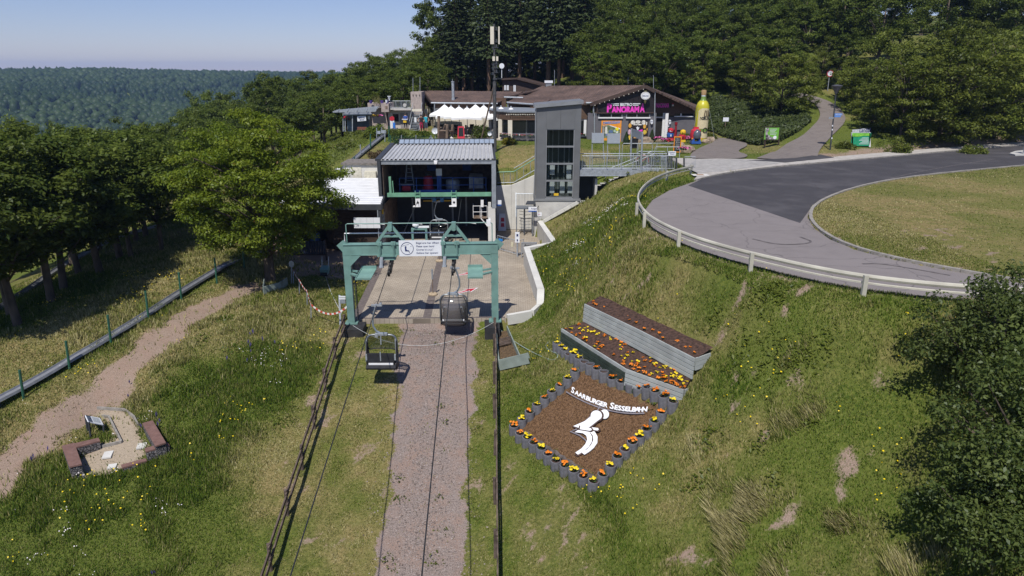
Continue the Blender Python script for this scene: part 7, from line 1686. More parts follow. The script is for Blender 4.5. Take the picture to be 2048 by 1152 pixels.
# ---- flowers: prototypes copied plant by plant
M_FLY = mat("yellow_petals", (.80, .60, .01), .5, var=.12, scale=20); M_FLO = mat("orange_petals", (.80, .22, .005), .5, var=.2, scale=20)
def blossom(m, c, r_):
 n = 7; d = Vector((random.uniform(-.4, .4), random.uniform(-.6, .1), 1)).normalized(); u = d.cross(Vector((0, 1, 0))).normalized(); v = d.cross(u)
 ring = [c + u * r_ * math.cos(6.283 * k / n) + v * r_ * math.sin(6.283 * k / n) for k in range(n)]; lo = [c + (p - c) * .5 - d * r_ * .5 for p in ring]
 m.add([c + d * r_ * .45] + ring + lo, [(0, 1 + k, 1 + (k + 1) % n) for k in range(n)] + [(1 + k, 8 + k, 8 + (k + 1) % n, 1 + (k + 1) % n) for k in range(n)])
def marigold(mm, seed, nb_, size):
 random.seed(seed); t = thing("marigold", "x", "flower", (0, 0, 0)); m = MB()
 for _ in range(26):
  a = random.uniform(0, 6.283); l = size * random.uniform(.5, 1.0); p = Vector((math.cos(a) * size * .2, math.sin(a) * size * .2, size * .15)); q = p + Vector((math.cos(a) * l, math.sin(a) * l, random.uniform(.1, .8) * size)); s = Vector((-math.sin(a), math.cos(a), .2)) * size * .16
  m.add([p, p.lerp(q, .5) + s, q, p.lerp(q, .5) - s], [(0, 1, 2, 3)])
 m.build("foliage", M_LEAF0, t); m = MB()
 for _ in range(nb_): a = random.uniform(0, 6.283); rr = size * random.uniform(.1, .95); blossom(m, Vector((rr * math.cos(a), rr * math.sin(a), size * random.uniform(.75, 1.15))), size * random.uniform(.26, .40))
 m.build("blossoms", mm, t); return t
protos = {"yellow": [marigold(M_FLY, 31 + k, 7 + k, .17) for k in range(3)], "orange": [marigold(M_FLO, 41 + k, 6 + k, .17) for k in range(3)]}
usedp = set()
def plant(col, loc, lab, group, scale=1.):
 k = random.randrange(3); src = protos[col][k]
 o = src if (col, k) not in usedp else copy_tree(src); usedp.add((col, k))
 o.location = loc; o.rotation_euler = (0, 0, random.uniform(0, 6.28)); o.scale = (scale,) * 3; o["label"] = lab; o["group"] = group; return o
random.seed(12)
n_in2 = 0
for row in range(7):
 for k in range(22):
  f = (k + .5 + random.uniform(-.35, .35)) / 22; g_ = (row + .4 + random.uniform(-.25, .25)) / 7
  if random.random() < .40: continue
  a = f2(f) + UPH * .03; b = B1[0].lerp(B1[2], f * .98 + .01) + Vector((0, 0, -.84)); q = a.lerp(b, g_)
  colr = "orange" if (row < 3 and random.random() < .62) or random.random() < .25 else "yellow"
  plant(colr, q - Vector((0, 0, .03)), "%s marigold growing in the lower raised bed" % colr, "%s marigolds in the lower raised bed" % colr, random.uniform(.36, .62))
for f in (.02, .05, .08, .14, .30, .36, .40, .46, .56, .60, .66, .72, .80, .88, .90, .96):
 q = B1[0].lerp(B1[2], f) + UPH * random.uniform(.15, .55) + Vector((0, 0, .03)); plant("orange", q, "orange marigold growing in the upper raised bed", "orange marigolds in the upper raised bed", random.uniform(.28, .5))
# ---- ring planters round the lettered bed
M_POT = mat("grey_ring", (.15, .15, .165), .85, var=.2, scale=5, dirt=.3, bump=.3)
ORD = ["first", "second", "third", "fourth", "fifth", "sixth", "seventh", "eighth", "ninth", "tenth", "eleventh", "twelfth", "thirteenth", "fourteenth", "fifteenth", "sixteenth", "seventeenth", "eighteenth"]
p0 = thing("ring_planter", "x", "flower pot", (0, 0, 0), "ring planters round the lettered bed")
m = MB(); m.lathe([(.20, -.15), (.205, .30), (.20, .34), (.165, .34), (.165, .26)], (0, 0, 0), 14, cap=False); m.build("ring", M_POT, p0, smooth=True); m = MB(); m.lathe([(.168, .27), (.08, .285)], (0, 0, 0), 10); m.build("soil", M_SOIL, p0)
firstp = [True]
def pots(pts, n, edge, cols):
 L = [G(*q, .16) for q in pts]; tot = sum((L[i + 1] - L[i]).length for i in range(len(L) - 1))
 for k in range(n):
  s = tot * k / (n - 1); i = 0
  while i < len(L) - 2 and s > (L[i + 1] - L[i]).length: s -= (L[i + 1] - L[i]).length; i += 1
  q = L[i].lerp(L[i + 1], s / (L[i + 1] - L[i]).length); q.z = hz(q.x, q.y)
  o = p0 if firstp[0] else copy_tree(p0); firstp[0] = False
  o.location = q - Vector((0, 0, random.uniform(.0, .05))); c_ = cols(k)
  o["label"] = "grey ring planter %s, %s from left" % (edge, ORD[k]); o.rotation_euler = (random.uniform(-.06, .06), random.uniform(-.06, .06), 0)
  if c_: plant(c_, q + Vector((0, 0, .27)), "%s marigold in the %s ring planter %s" % (c_, ORD[k], edge), "marigolds in the ring planters", random.uniform(.65, 1.0))
random.seed(4)
pots([(1114, 692), (1160, 724), (1200, 748), (1262, 775), (1345, 808)], 18, "below the lower raised bed", lambda k: "yellow" if k in (0, 1, 2, 4, 5) else (None if k in (3, 6, 7, 9) else ("yellow" if k == 17 else "orange")))
pots([(1150, 748), (1088, 803), (1028, 858)], 9, "on the bed's upper left edge", lambda k: "orange" if k % 2 == 0 else "yellow")
pots([(1040, 872), (1110, 925), (1186, 968)], 10, "on the bed's lower left edge", lambda k: "orange" if k % 2 == 0 else ("yellow" if k != 8 else None))
pots([(1205, 955), (1265, 890), (1322, 832)], 9, "on the bed's right edge", lambda k: "orange" if k % 2 == 0 else "yellow")
# edging logs along the lower side of the bed
ed = thing("bed_edging", "wavy dark edging strip along the lower left side of the lettered bed", "edging", G(1110, 900))
for k in range(10): a, b = G(1046 + k * 14.5, 866 + k * 9.4, .1), G(1046 + (k + .96) * 14.5, 866 + (k + .96) * 9.4 + (1 if k % 2 else -1), .1); m = MB(); m.tube([a, a.lerp(b, .5) + Vector((.03, .04, .03)), b], .085, 6); m.build("edging_log", mat("dark_log", (.13, .11, .10), .9, var=.3, scale=6), ed)
# ---- lettering and riders emblem lying on the bark
A_, B_, C_ = G(1130, 800), G(1295, 838), G(1170, 915); NB = (B_ - A_).cross(C_ - A_).normalized(); NB = NB if NB.z > 0 else -NB
EU = (B_ - A_).normalized(); EV = NB.cross(EU)
def Q(px, py, lift=.05):
 d = ray(px, py); o = Vector((0, 0, CAM_Z)); t = ((A_ + NB * lift - o).dot(NB)) / d.dot(NB); return o + d * t
def bed_plate(name, pts, th, m, parent, lift=.05):
 q = [Q(x, y, lift) - A_ for x, y in pts]; mb = MB(); w2 = [(v.dot(EU), v.dot(EV)) for v in q]; mb.plate(w2, A_ + NB * lift, EU, EV, th); ob = mb.build(name, m, parent)
 if lift > .08:
  c0 = [sum(w[i] for w in w2) / len(w2) for i in (0, 1)]; mb = MB(); mb.plate([(a + (a - c0[0]) / max(.1, math.hypot(a - c0[0], b - c0[1])) * .07, b + (b - c0[1]) / max(.1, math.hypot(a - c0[0], b - c0[1])) * .07) for a, b in w2], A_ + NB * (lift - .006), EU, EV, .004); mb.build("dark_outline", M_SOIL, parent)
 return ob
em = thing("bed_emblem", "white lettering and two seated riders emblem lying on the bark bed", "emblem", G(1190, 850))
M_LET = mat("white_plate", (.80, .80, .80), .55, var=.03)
s_ = "SAARBURGER SESSELBAHN"; wds = [1.15 if ch == "S" and i in (0, 11) else (.55 if ch == " " else .86) for i, ch in enumerate(s_)]
tot = sum(wds); acc = 0
def arc(f): return (1140 + 152 * f, 783 + 46 * f - 20 * f * (f - 1) * -1 * -1 if False else 783 + 40 * f + 13 * (1 - (2 * f - 1) ** 2))
for i, ch in enumerate(s_):
 f = (acc + wds[i] / 2) / tot; acc += wds[i]
 if ch == " ": continue
 x, y = arc(f); x2, y2 = arc(min(f + .03, 1.03)); o_ = Q(x, y, .10); u_ = Q(x2, y2, .10) - o_; v_ = Q(x + 2.2, y - 10, .10) - o_
 v_ = (v_ - NB * v_.dot(NB)).normalized(); text("letter", ch, .40 if i in (0, 11) else .30, o_, u_, v_, M_LET, em, .025, .008, align='CENTER')
m = MB(); pts = [Q(*[c_ + d_ for c_, d_ in zip(arc(f), (-3, 3.5))], .08) for f in np.linspace(-.03, 1.0, 24)]; m.tube(pts, .028, 6); m.build("grey_arc", mat("grey_pipe", (.24, .22, .24), .7), em)
m = MB(); m.tube([Q(1203, 808, .08), Q(1193, 824, .08)], .028, 6); m.build("grey_hanger", _M["grey_pipe"], em); m = MB(); m.tube([Q(1182, 832, .08), Q(1168, 845, .08)], .03, 6); m.build("grey_back_line", _M["grey_pipe"], em); m = MB(); m.tube([Q(1154, 858, .08), Q(1141, 863, .08), Q(1160, 871, .08), Q(1170, 879, .08), Q(1174, 884, .08)], .03, 6); m.build("grey_seat_line", _M["grey_pipe"], em)
def ell(cx, cy_, rx, ry, n=22): return [(cx + rx * math.cos(a), cy_ + ry * math.sin(a)) for a in np.linspace(0, 6.283, n + 1)[:-1]]
bed_plate("rider_head", ell(1209, 829, 9.3, 9.2), .03, M_LET, em, .07); bed_plate("rider_head", ell(1193, 831.5, 11.2, 9.8), .03, M_LET, em, .105)
bed_plate("rider_body", [(1147, 853), (1170, 843), (1183, 833), (1198, 840), (1183, 852), (1176, 857), (1160, 857)], .03, M_LET, em, .104); bed_plate("rider_body", [(1180, 851), (1188, 841), (1197, 839), (1187, 853)], .03, M_LET, em, .07)
bed_plate("rider_arm", [(1161, 852), (1182, 857), (1184, 860), (1180, 862), (1160, 859)], .02, M_LET, em, .137); bed_plate("rider_arm", [(1184, 855), (1196, 856.5), (1198, 859), (1195, 861.5), (1185, 860)], .02, M_LET, em, .105)
bed_plate("rider_leg", [(1150, 865), (1160, 858.5), (1172, 860), (1180, 866), (1184.5, 874), (1184, 884), (1178, 894), (1168, 903), (1156, 910), (1151, 906), (1163, 898), (1171, 889), (1175, 880), (1173, 872), (1166, 867), (1158, 866)], .03, M_LET, em, .085)
bed_plate("rider_leg", [(1164, 861), (1180, 860), (1190, 864), (1195.5, 874), (1195, 886), (1188, 896), (1180, 903), (1169, 910), (1164, 906), (1175, 899), (1183, 890), (1187, 881), (1186, 872), (1181, 866), (1172, 862.5)], .03, M_LET, em, .075)
# hose
m = MB(); hp = [(990, 650), (1010, 668), (1030, 684), (1060, 702), (1090, 716), (1105, 721), (1115, 716), (1116, 708), (1105, 703), (1094, 698), (1091, 690), (1098, 683), (1106, 680)]
m.tube(smooth_line([tuple(G(*q, .03)) for q in hp], 2), .022, 5); tag(m.build("garden_hose", mat("green_hose", (.30, .38, .33), .5)), "pale green garden hose lying on the grass below the ring planters", "hose")
# ================================================================== STONE SEATS
def gabion_mat():
 m = bpy.data.materials.new("gabion_stones"); m.use_nodes = True; t = m.node_tree; N = t.nodes; L = t.links; b = N["Principled BSDF"]; b.inputs["Roughness"].default_value = .9
 co = N.new("ShaderNodeTexCoord"); vo = N.new("ShaderNodeTexVoronoi"); vo.inputs["Scale"].default_value = 9; L.new(co.outputs["Object"], vo.inputs["Vector"]); v2 = N.new("ShaderNodeTexVoronoi"); v2.feature = 'DISTANCE_TO_EDGE'; v2.inputs["Scale"].default_value = 9; L.new(co.outputs["Object"], v2.inputs["Vector"])
 cr = N.new("ShaderNodeValToRGB"); cr.color_ramp.elements[0].color = (.07, .07, .08, 1); cr.color_ramp.elements[1].color = (.26, .24, .23, 1); L.new(vo.outputs["Color"], cr.inputs[0])
 mr = N.new("ShaderNodeMapRange"); mr.inputs[2].default_value = .12; L.new(v2.outputs[0], mr.inputs[0]); mx = N.new("ShaderNodeMix"); mx.data_type = 'RGBA'; mx.inputs[6].default_value = (.012, .012, .014, 1); L.new(mr.outputs[0], mx.inputs[0]); L.new(cr.outputs[0], mx.inputs[7]); L.new(mx.outputs[2], b.inputs["Base Color"])
 bp = N.new("ShaderNodeBump"); bp.inputs["Strength"].default_value = 1; bp.inputs["Distance"].default_value = .05; L.new(mr.outputs[0], bp.inputs["Height"]); L.new(bp.outputs[0], b.inputs["Normal"]); return m
M_GAB = gabion_mat(); M_SLABR = mat("red_sandstone", (.185, .105, .088), .85, var=.12, scale=5, bump=.3, bscale=40)
def gabion(name, lab, tops, h):
 t = thing(name, lab, "seat", G(*tops[0][0]))
 for quad in tops:
  zt = max(G(x, y, h).z for x, y in quad) ; q = [P(x, y, zt) for x, y in quad]
  m = MB(); m.prism([(p.x, p.y) for p in q], [min(hz(p.x, p.y) for p in q) - .15] * 4, zt - .06); m.build("gabion_basket", M_GAB, t)
  c = sum(q, Vector()) / 4; m = MB(); m.prism([(p.x + (p.x - c.x) * .04, p.y + (p.y - c.y) * .04) for p in q], zt - .06, zt); m.build("seat_slab", M_SLABR, t)
gabion("gabion_bench", "L shaped gabion seat with red stone top nearest the sandy path", [[(124, 892), (148.6, 886), (163, 927), (139, 932)], [(149.5, 886.5), (195.8, 875.5), (199.3, 881), (153, 893.8)]], .36)
gabion("gabion_bench", "L shaped gabion seat with red stone top on the meadow side", [[(285.4, 846.8), (305.6, 841.3), (331, 884), (310.4, 890.6)], [(290, 896), (333.3, 884.4), (338, 890), (292.4, 902.4)]], .36)
gabion("edge_slab", "low red stone edge slab between the two gabion seats", [[(243, 929), (290, 916.5), (293, 921), (245, 935)]], .14)
ip = thing("slanted_info_panel", "slanted information panel on steel legs beside the seats", "sign", G(190, 868)); ft = [G(182, 876), G(208, 866), G(176, 863), G(203, 855)]
tp = [D(177, 843.3, ft[0].y), D(207, 849, ft[1].y), D(200, 835.7, ft[3].y), D(170.8, 830, ft[2].y)]
m = MB(); m.slab(tp, .04); m.build("panel", M_SIGNW, ip)
nrm = (tp[1] - tp[0]).cross(tp[3] - tp[0]).normalized(); w1 = lambda u, v: tp[0].lerp(tp[1], u).lerp(tp[3].lerp(tp[2], u), v) + nrm * .012
m = MB(); m.slab([w1(.02, .03), w1(.30, .03), w1(.30, .97), w1(.02, .97)], .008); m.build("dark_field", mat("panel_photo", (.10, .13, .18), .5, var=.4, scale=6), ip)
m = MB()
for k in range(7): m.slab([w1(.38, .14 + k * .11), w1(.86, .14 + k * .11), w1(.86, .18 + k * .11), w1(.38, .18 + k * .11)], .006)
m.build("text_lines", mat("grey_print", (.35, .40, .42), .6), ip)
for f, tq in zip(ft, (tp[0], tp[1], tp[3], tp[2])): m = MB(); m.bar(f, tq - Vector((0, 0, .02)), .06); m.build("leg", M_DARK, ip)
for (x, y), s_, lab in (((216, 911), (.32, .5), "pale square slab in the middle of the sandy seating place"), ((284, 893), (.34, .4), "pale square slab beside the meadow side seat"), ((225, 934), (.3, .3), "small pale slab at the lower edge of the seating place")):
 p = G(x, y); m = MB(); m.box(p + Vector((0, 0, .03)), (s_[0], s_[1], .06), rz=.3); tag(m.build("stepping_slab", M_CONCW), lab, "slab")
es = thing("path_edging", "thin grey edging strips round the sandy seating place", "edging", G(245, 870))
for L_ in ([(205, 832), (218, 834), (243, 884)], [(243, 884), (205, 893)], [(195, 816), (250, 820), (268, 834), (276, 850)], [(163, 938), (168, 954)]):
 for i in range(len(L_) - 1): a, b = G(*L_[i], .05), G(*L_[i + 1], .05); m = MB(); m.bar(a, b, .07, .14); m.build("edging_strip", M_KERB, es)
# ================================================================== TOBOGGAN TRACKS
M_TROUGH = mat("trough_steel", (.30, .31, .33), .42, metal=.45, var=.12, scale=3, dirt=.12)
def track(line2, lift, lab, wd=.21):
 pts = resample(smooth_line(line2, 2), .6); q = np.array([(p.x, p.y) for p in pts]); z = hfun(q[:, 0], q[:, 1]); z = np.convolve(np.pad(z, 6, mode='edge'), np.ones(13) / 13, 'valid')
 pts = [Vector((p.x, p.y, zz + lift)) for p, zz in zip(pts, z)]; t = thing("toboggan_track", lab, "track", pts[len(pts) // 2])
 prof = [(-wd - .03, .05), (-wd, .16), (-wd + .02, .16), (-wd * .8, .08), (-wd * .4, .03), (0, 0), (wd * .4, .03), (wd * .8, .08), (wd - .02, .16), (wd, .16), (wd + .03, .05)]
 for i in range(0, len(pts) - 1, 5): profile_strip(pts[i:i + 6], prof, "trough_section", M_TROUGH, t)
 for i in range(2, len(pts) - 1, 5): p = pts[i]; m = MB(); m.bar(p + Vector((0, 0, -lift - .3)), p + Vector((0, 0, -.01)), .1); m.build("support", M_DARK, t)
track(RODEL[::-1][0:0] + RODEL, .17, "steel toboggan trough running down beside the green poles")
track(GP([(-120, 680), (0, 621), (60, 582), (110, 548), (165, 515), (230, 485), (300, 458), (345, 442)]), .10, "second toboggan trough in the shade under the left trees")
PG = mat("pole_green", (.03, .11, .07), .5, var=.1)
pole_px = [(47, 797, 740), (139, 738, 682), (222, 687, 630), (297, 638, 582), (363, 600, 545), (434, 567, 516), (489, 537, 488)]
for i, (x, y, yt) in enumerate(pole_px):
 g = G(x, y); m = MB(); tp_ = D(x - (8 - i * .6), yt, g.y); m.tube([g - Vector((0, 0, .2)), tp_], .055, 7); tag(m.build("track_pole", PG), "green pole beside the toboggan trough, %s from the left" % ORD[i], "pole", "green poles along the toboggan trough")
for i, (x, y, yt, YY) in enumerate(((672, 359, 344, 54), (709, 334, 314, 60), (741, 313, 268, 64), (778, 297, 252, 67))):
 g = D(x, y, YY); m = MB(); m.tube([g, D(x, yt, YY)], .06, 7); tag(m.build("track_pole", PG), "green pole beside the upper toboggan trough, %s from the bottom" % ORD[i], "pole", "green poles along the upper trough")
for i, (x, y, yt, YY) in enumerate(((721, 327, 289, 62), (753.5, 285, 256, 68), (763, 280, 255, 69), (770, 300, 262, 67))):
 m = MB(); m.tube([D(x, y, YY), D(x, yt, YY)], .05, 6); tag(m.build("grey_stake", M_GALV), "thin grey stake behind the upper trough, %s from the left" % ORD[i], "stake", "grey stakes by the upper trough")
t = thing("trough_sign", "two grey board backs on the stakes above the upper trough", "sign", D(760, 268, 68.5)); rect("panel", 753, 262, 761, 268, 68, .05, _M["board_back"], t); rect("panel", 762, 260.5, 772, 266.5, 68.6, .05, _M["board_back"], t)
mf = thing("mesh_fence", "green wire mesh fence behind the hall roof", "fence", D(820, 285, 63.5)); YY = 63.5
for x in (781, 803, 832, 862): m = MB(); m.tube([D(x, 296, YY), D(x, 270, YY)], .04, 6); m.build("post", PG if x < 800 else M_GALV, mf)
m = MB()
for k in range(30): x = 781 + 81 * k / 29; m.bar(D(x, 293, YY), D(x, 272, YY), .012)
for k in range(8): m.bar(D(781, 272 + 3 * k, YY), D(862, 272 + 3 * k, YY), .012)
m.build("wire_mesh", PG, mf, kind="stuff")
# ================================================================== SMALL THINGS AROUND THE TREE AND SHED
pb = thing("tree_planter", "weathered green board planter at the foot of the big tree", "planter", G(545, 580)); a, b, c = G(528, 590), G(562, 580), G(530, 572)
for p, q in ((a, b), (a, c), (b, b + Vector((.1, .9, 0)))): m = MB(); m.bar(p + Vector((0, 0, .22)), q + Vector((0, 0, .22)), .06, .5); m.build("side_board", M_GBOARD, pb)
tp_ = thing("tape_barrier", "red and white barrier tape sagging between thin stakes left of the portal", "barrier", G(610, 580)); stakes = [(587, 568, 540), (599, 588, 560), (614.5, 610, 582), (622.5, 638, 609)]
tops = []
for x, y, yt in stakes: g = G(x, y); tp2 = D(x - .5, yt, g.y); tops.append(tp2); m = MB(); m.tube([g, tp2], .025, 6); m.build("stake", M_GALV, tp_)
tops.append(SL(-3.75, -.1, .9)); M_TW = mat("tape_white", (.75, .73, .7), .5); M_TR = mat("tape_red", (.55, .08, .05), .5)
segs = []
for i in range(len(tops) - 1):
 n_ = 8 if i < 3 else 16
 for k in range(n_): sg_ = lambda f: tops[i].lerp(tops[i + 1], f) - Vector((0, 0, (.1 if i < 3 else .45) * 4 * f * (1 - f))); segs.append((sg_(k / n_), sg_((k + 1) / n_)))
for j, (a, b) in enumerate(segs): m = MB(); m.bar(a, b, .012, .09); m.build("tape_piece", M_TW if j % 2 else M_TR, tp_)
g = G(583, 568); t = thing("round_sign", "round grey sign back on a stake by the tape barrier", "sign", g); m = MB(); m.tube([g, D(583, 525, g.y)], .03, 6); m.build("stake", M_GALV, t); m = MB(); c = D(583, 528, g.y - .05); m.plate([(.12 * math.cos(a) * 1.3, .2 * math.sin(a)) for a in np.linspace(0, 6.283, 15)[:-1]], c, UX, UZ, .02); m.build("disc", M_STEEL, t)
wb = thing("sack_barrow", "green sack barrow standing on the bare earth by the shed", "barrow", G(651, 550)); g = G(651, 550)
m = MB(); m.box(g + Vector((0, 0, .35)), (.5, .5, .3), rx=.3); m.build("tub", M_GREEN, wb); m = MB()
for sx in (-.2, .2): m.tube([g + Vector((sx, -.3, .1)), g + Vector((sx, .1, .5)), g + Vector((sx, .3, 1.1))], .03, 6)
m.build("handle", M_GALV, wb); m = MB(); m.tube([g + Vector((-.2, -.3, .12)), g + Vector((.2, -.3, .12))], .12, 10); m.build("wheel", M_BLACK, wb)
g = G(681, 650); t = thing("edge_sign", "grey sign with two white bars on a post left of the portal foot", "sign", g); YY = g.y + .4; m = MB(); m.bar(g, D(679, 590, YY), .09); m.build("post", M_GALV, t); rect("panel", 678, 600, 691, 607, YY - .08, .06, M_STEEL, t); rect("white_bar", 678, 592.5, 691, 595, YY - .1, .05, M_SIGNW, t); rect("white_bar", 678, 596.5, 691, 599, YY - .1, .05, M_SIGNW, t)
m = MB(); pts = [G(651, 552), G(658, 575), G(668, 600), G(684, 628)]; m.tube(smooth_line([tuple(p + Vector((0, 0, .04))) for p in pts], 2), .016, 5); tag(m.build("ground_cable", mat("pale_rope", (.5, .52, .52), .6)), "pale cable lying on the grass between barrow and portal foot", "cable")
t = thing("shed_goods", "dark crates and blue drums stacked inside the dark shed", "stack", (-11.5, 47.5, 0))
for k, (x, y, s_, mm) in enumerate(((-14.2, 48, .9, M_BLUE), (-13.2, 49, 1.1, M_WOODL), (-12.0, 50.5, .8, M_BLUE), (-14.4, 50.5, 1.3, M_DARK))): m = MB(); m.lathe([(s_ * .4, 0), (s_ * .42, .1), (s_ * .42, s_), (s_ * .36, s_ + .03)], (x, y, 0), 12); m.build("drum", mm, t)
# ================================================================== VEGETATION
def leaf_mat(name, dark, light, trans=.42, extra=None):
 m = bpy.data.materials.new(name); m.use_nodes = True; t = m.node_tree; N = t.nodes; L = t.links
 for n in list(N): N.remove(n)
 out = N.new("ShaderNodeOutputMaterial"); at = N.new("ShaderNodeAttribute"); at.attribute_name = "tint"
 cr = N.new("ShaderNodeValToRGB"); e = cr.color_ramp.elements; e[0].color = (*dark, 1); e[1].color = (*light, 1)
 if extra:
  e[1].position = extra[0]; k = e.new(1.0); k.color = (*extra[1], 1)
 oi = N.new("ShaderNodeObjectInfo"); mr = N.new("ShaderNodeMapRange"); mr.inputs[3].default_value = .78; mr.inputs[4].default_value = 1.18; L.new(oi.outputs["Random"], mr.inputs[0])
 mu = N.new("ShaderNodeMix"); mu.data_type = 'RGBA'; mu.blend_type = 'MULTIPLY'; mu.inputs[0].default_value = 1
 L.new(at.outputs["Fac"], cr.inputs[0]); L.new(cr.outputs[0], mu.inputs[6]); L.new(mr.outputs[0], mu.inputs[7])
 d = N.new("ShaderNodeBsdfDiffuse"); tr = N.new("ShaderNodeBsdfTranslucent"); g = N.new("ShaderNodeBsdfGlossy"); g.inputs["Roughness"].default_value = .45; g.inputs[0].default_value = (.9, .95, 1, 1)
 a = N.new("ShaderNodeMixShader"); a.inputs[0].default_value = trans; b = N.new("ShaderNodeMixShader"); b.inputs[0].default_value = .012
 L.new(mu.outputs[2], d.inputs[0]); L.new(mu.outputs[2], tr.inputs[0]); L.new(d.outputs[0], a.inputs[1]); L.new(tr.outputs[0], a.inputs[2]); L.new(a.outputs[0], b.inputs[1]); L.new(g.outputs[0], b.inputs[2]); L.new(b.outputs[0], out.inputs[0])
 return m
L_DARK = leaf_mat("wood_leaf", (.058, .094, .015), (.165, .205, .036))
L_CHERRY = leaf_mat("cherry_leaf", (.076, .124, .010), (.212, .256, .024), extra=(.96, (.16, .09, .02)))
L_SHRUB = leaf_mat("shrub_leaf", (.080, .112, .015), (.200, .228, .040))
L_CONIF = leaf_mat("fir_needles", (.028, .044, .017), (.080, .102, .038), .2)
L_JUNI = leaf_mat("juniper_needles", (.040, .062, .016), (.115, .145, .040), .25)
L_FG = leaf_mat("foreground_leaf", (.050, .080, .018), (.150, .185, .050))
L_HEDGE = leaf_mat("bright_hedge_leaf", (.06, .10, .01), (.16, .21, .025))
M_BARK = mat("bark", (.115, .09, .068), .95, var=.3, scale=3, bump=.8, bscale=9, stretch=(1, 1, .3))
M_BARKR = mat("fir_bark", (.16, .10, .07), .95, var=.3, scale=3, bump=.8, bscale=9, stretch=(1, 1, .3))
def unit(v): return v / np.maximum(np.linalg.norm(v, axis=-1, keepdims=True), 1e-9)
def leaves(pos, nrm, size, rg, asp=.55, droop=.25):
 """rhombic leaves at pos with rough normals nrm -> V, F"""
 n = len(pos); t = unit(rg.normal(size=(n, 3)) - nrm * 0); t = unit(t - nrm * (t * nrm).sum(-1, keepdims=True)); b = np.cross(nrm, t)
 L = size * rg.uniform(.65, 1.35, (n, 1)); w_ = L * asp
 p0 = pos - t * L * .5; p2 = pos + t * L * .5 - np.array([0, 0, 1]) * L * droop; p1 = pos + b * w_ * .5; p3 = pos - b * w_ * .5
 V = np.stack([p0, p1, p2, p3], 1).reshape(-1, 3); F = np.arange(n * 4).reshape(n, 4); return V, F
def cluster_crown(cen, rad, n, size, rg, flat_=.75, up=.75, asp=.55, droop=.25, shell=.55):
 k = rg.choice(len(cen), n, p=rad ** 2 / (rad ** 2).sum()); d = unit(rg.normal(size=(n, 3))); rr = rad[k][:, None] * rg.uniform(shell, 1.08, (n, 1)) ** .8
 off = d * rr * np.array([1, 1, flat_]); pos = cen[k] + off
 nrm = unit(d * .55 + np.array([0, 0, up]) + rg.normal(size=(n, 3)) * .55)
 V, F = leaves(pos, nrm, size, rg, asp, droop)
 ct = rg.uniform(-.25, .25, len(cen)); tint = np.clip(.45 + ct[k] + rg.normal(0, .22, n), 0, .95); tint = np.where(rg.random(n) < .006, 1.0, tint)
 return V, F, tint
def limb_mesh(H, h0, cen, rg, r0, nlimb, taper_to=.65, m=None, mat_=None):
 mb = MB(); lean = rg.normal(0, .02 * H, 2)
 pts = [Vector((0, 0, -.4)), Vector((0, 0, .05)), Vector((lean[0] * .3, lean[1] * .3, h0)), Vector((lean[0], lean[1], H * taper_to))]
 mb.tube(pts, [r0 * 1.35, r0 * 1.1, r0 * .85, r0 * .3], 8)
 order = rg.permutation(len(cen))[:nlimb]
 for i in order:
  c = Vector(cen[i]); z0 = min(max(h0 * .8, c.z * rg.uniform(.35, .7)), H * taper_to); f = min(1, z0 / (H * taper_to)); s = Vector((lean[0] * f, lean[1] * f, z0))
  mid = s.lerp(c, .5) + Vector((0, 0, .12 * (c - s).length)); rr = r0 * rg.uniform(.22, .4); mb.tube([s, mid, c], [rr, rr * .6, rr * .15], 5)
 return mb
def broadleaf(seed, H, R_, h0, ncl, nleaf, size, lm, r0, nlimb=14, shape=1.0, flat_=.7, low=False, shell=.55, crad=(.17, .30)):
 rg = np.random.default_rng(seed); zc = (H + h0) / 2; rz_ = (H - h0) / 2
 d = unit(rg.normal(size=(ncl, 3))); f = rg.uniform(.35, .95, (ncl, 1)) ** .6; cen = d * f * np.array([R_ * .86, R_ * .86, rz_ * .86])
 zz = cen[:, 2] / rz_; wid = np.where(zz > 0, 1 - .25 * zz ** 2 * shape, 1 - .18 * zz ** 2 if low else 1 - .35 * zz ** 2); cen[:, :2] *= wid[:, None]; cen[:, 2] += zc
 rad = R_ * rg.uniform(crad[0], crad[1], ncl)
 V, F, ti = cluster_crown(cen, rad, nleaf, size, rg, flat_=flat_, shell=shell)
 cm = mesh_np("crown", V, F, [lm], tint=ti)
 mb = limb_mesh(H, h0 + .1 * (H - h0), cen, rg, r0, nlimb)
 tm = bpy.data.meshes.new("trunk"); tm.from_pydata([tuple(v) for v in mb.v], [], mb.f); tm.materials.append(M_BARK); tm.polygons.foreach_set("use_smooth", [True] * len(tm.polygons)); tm.update()
 return tm, cm
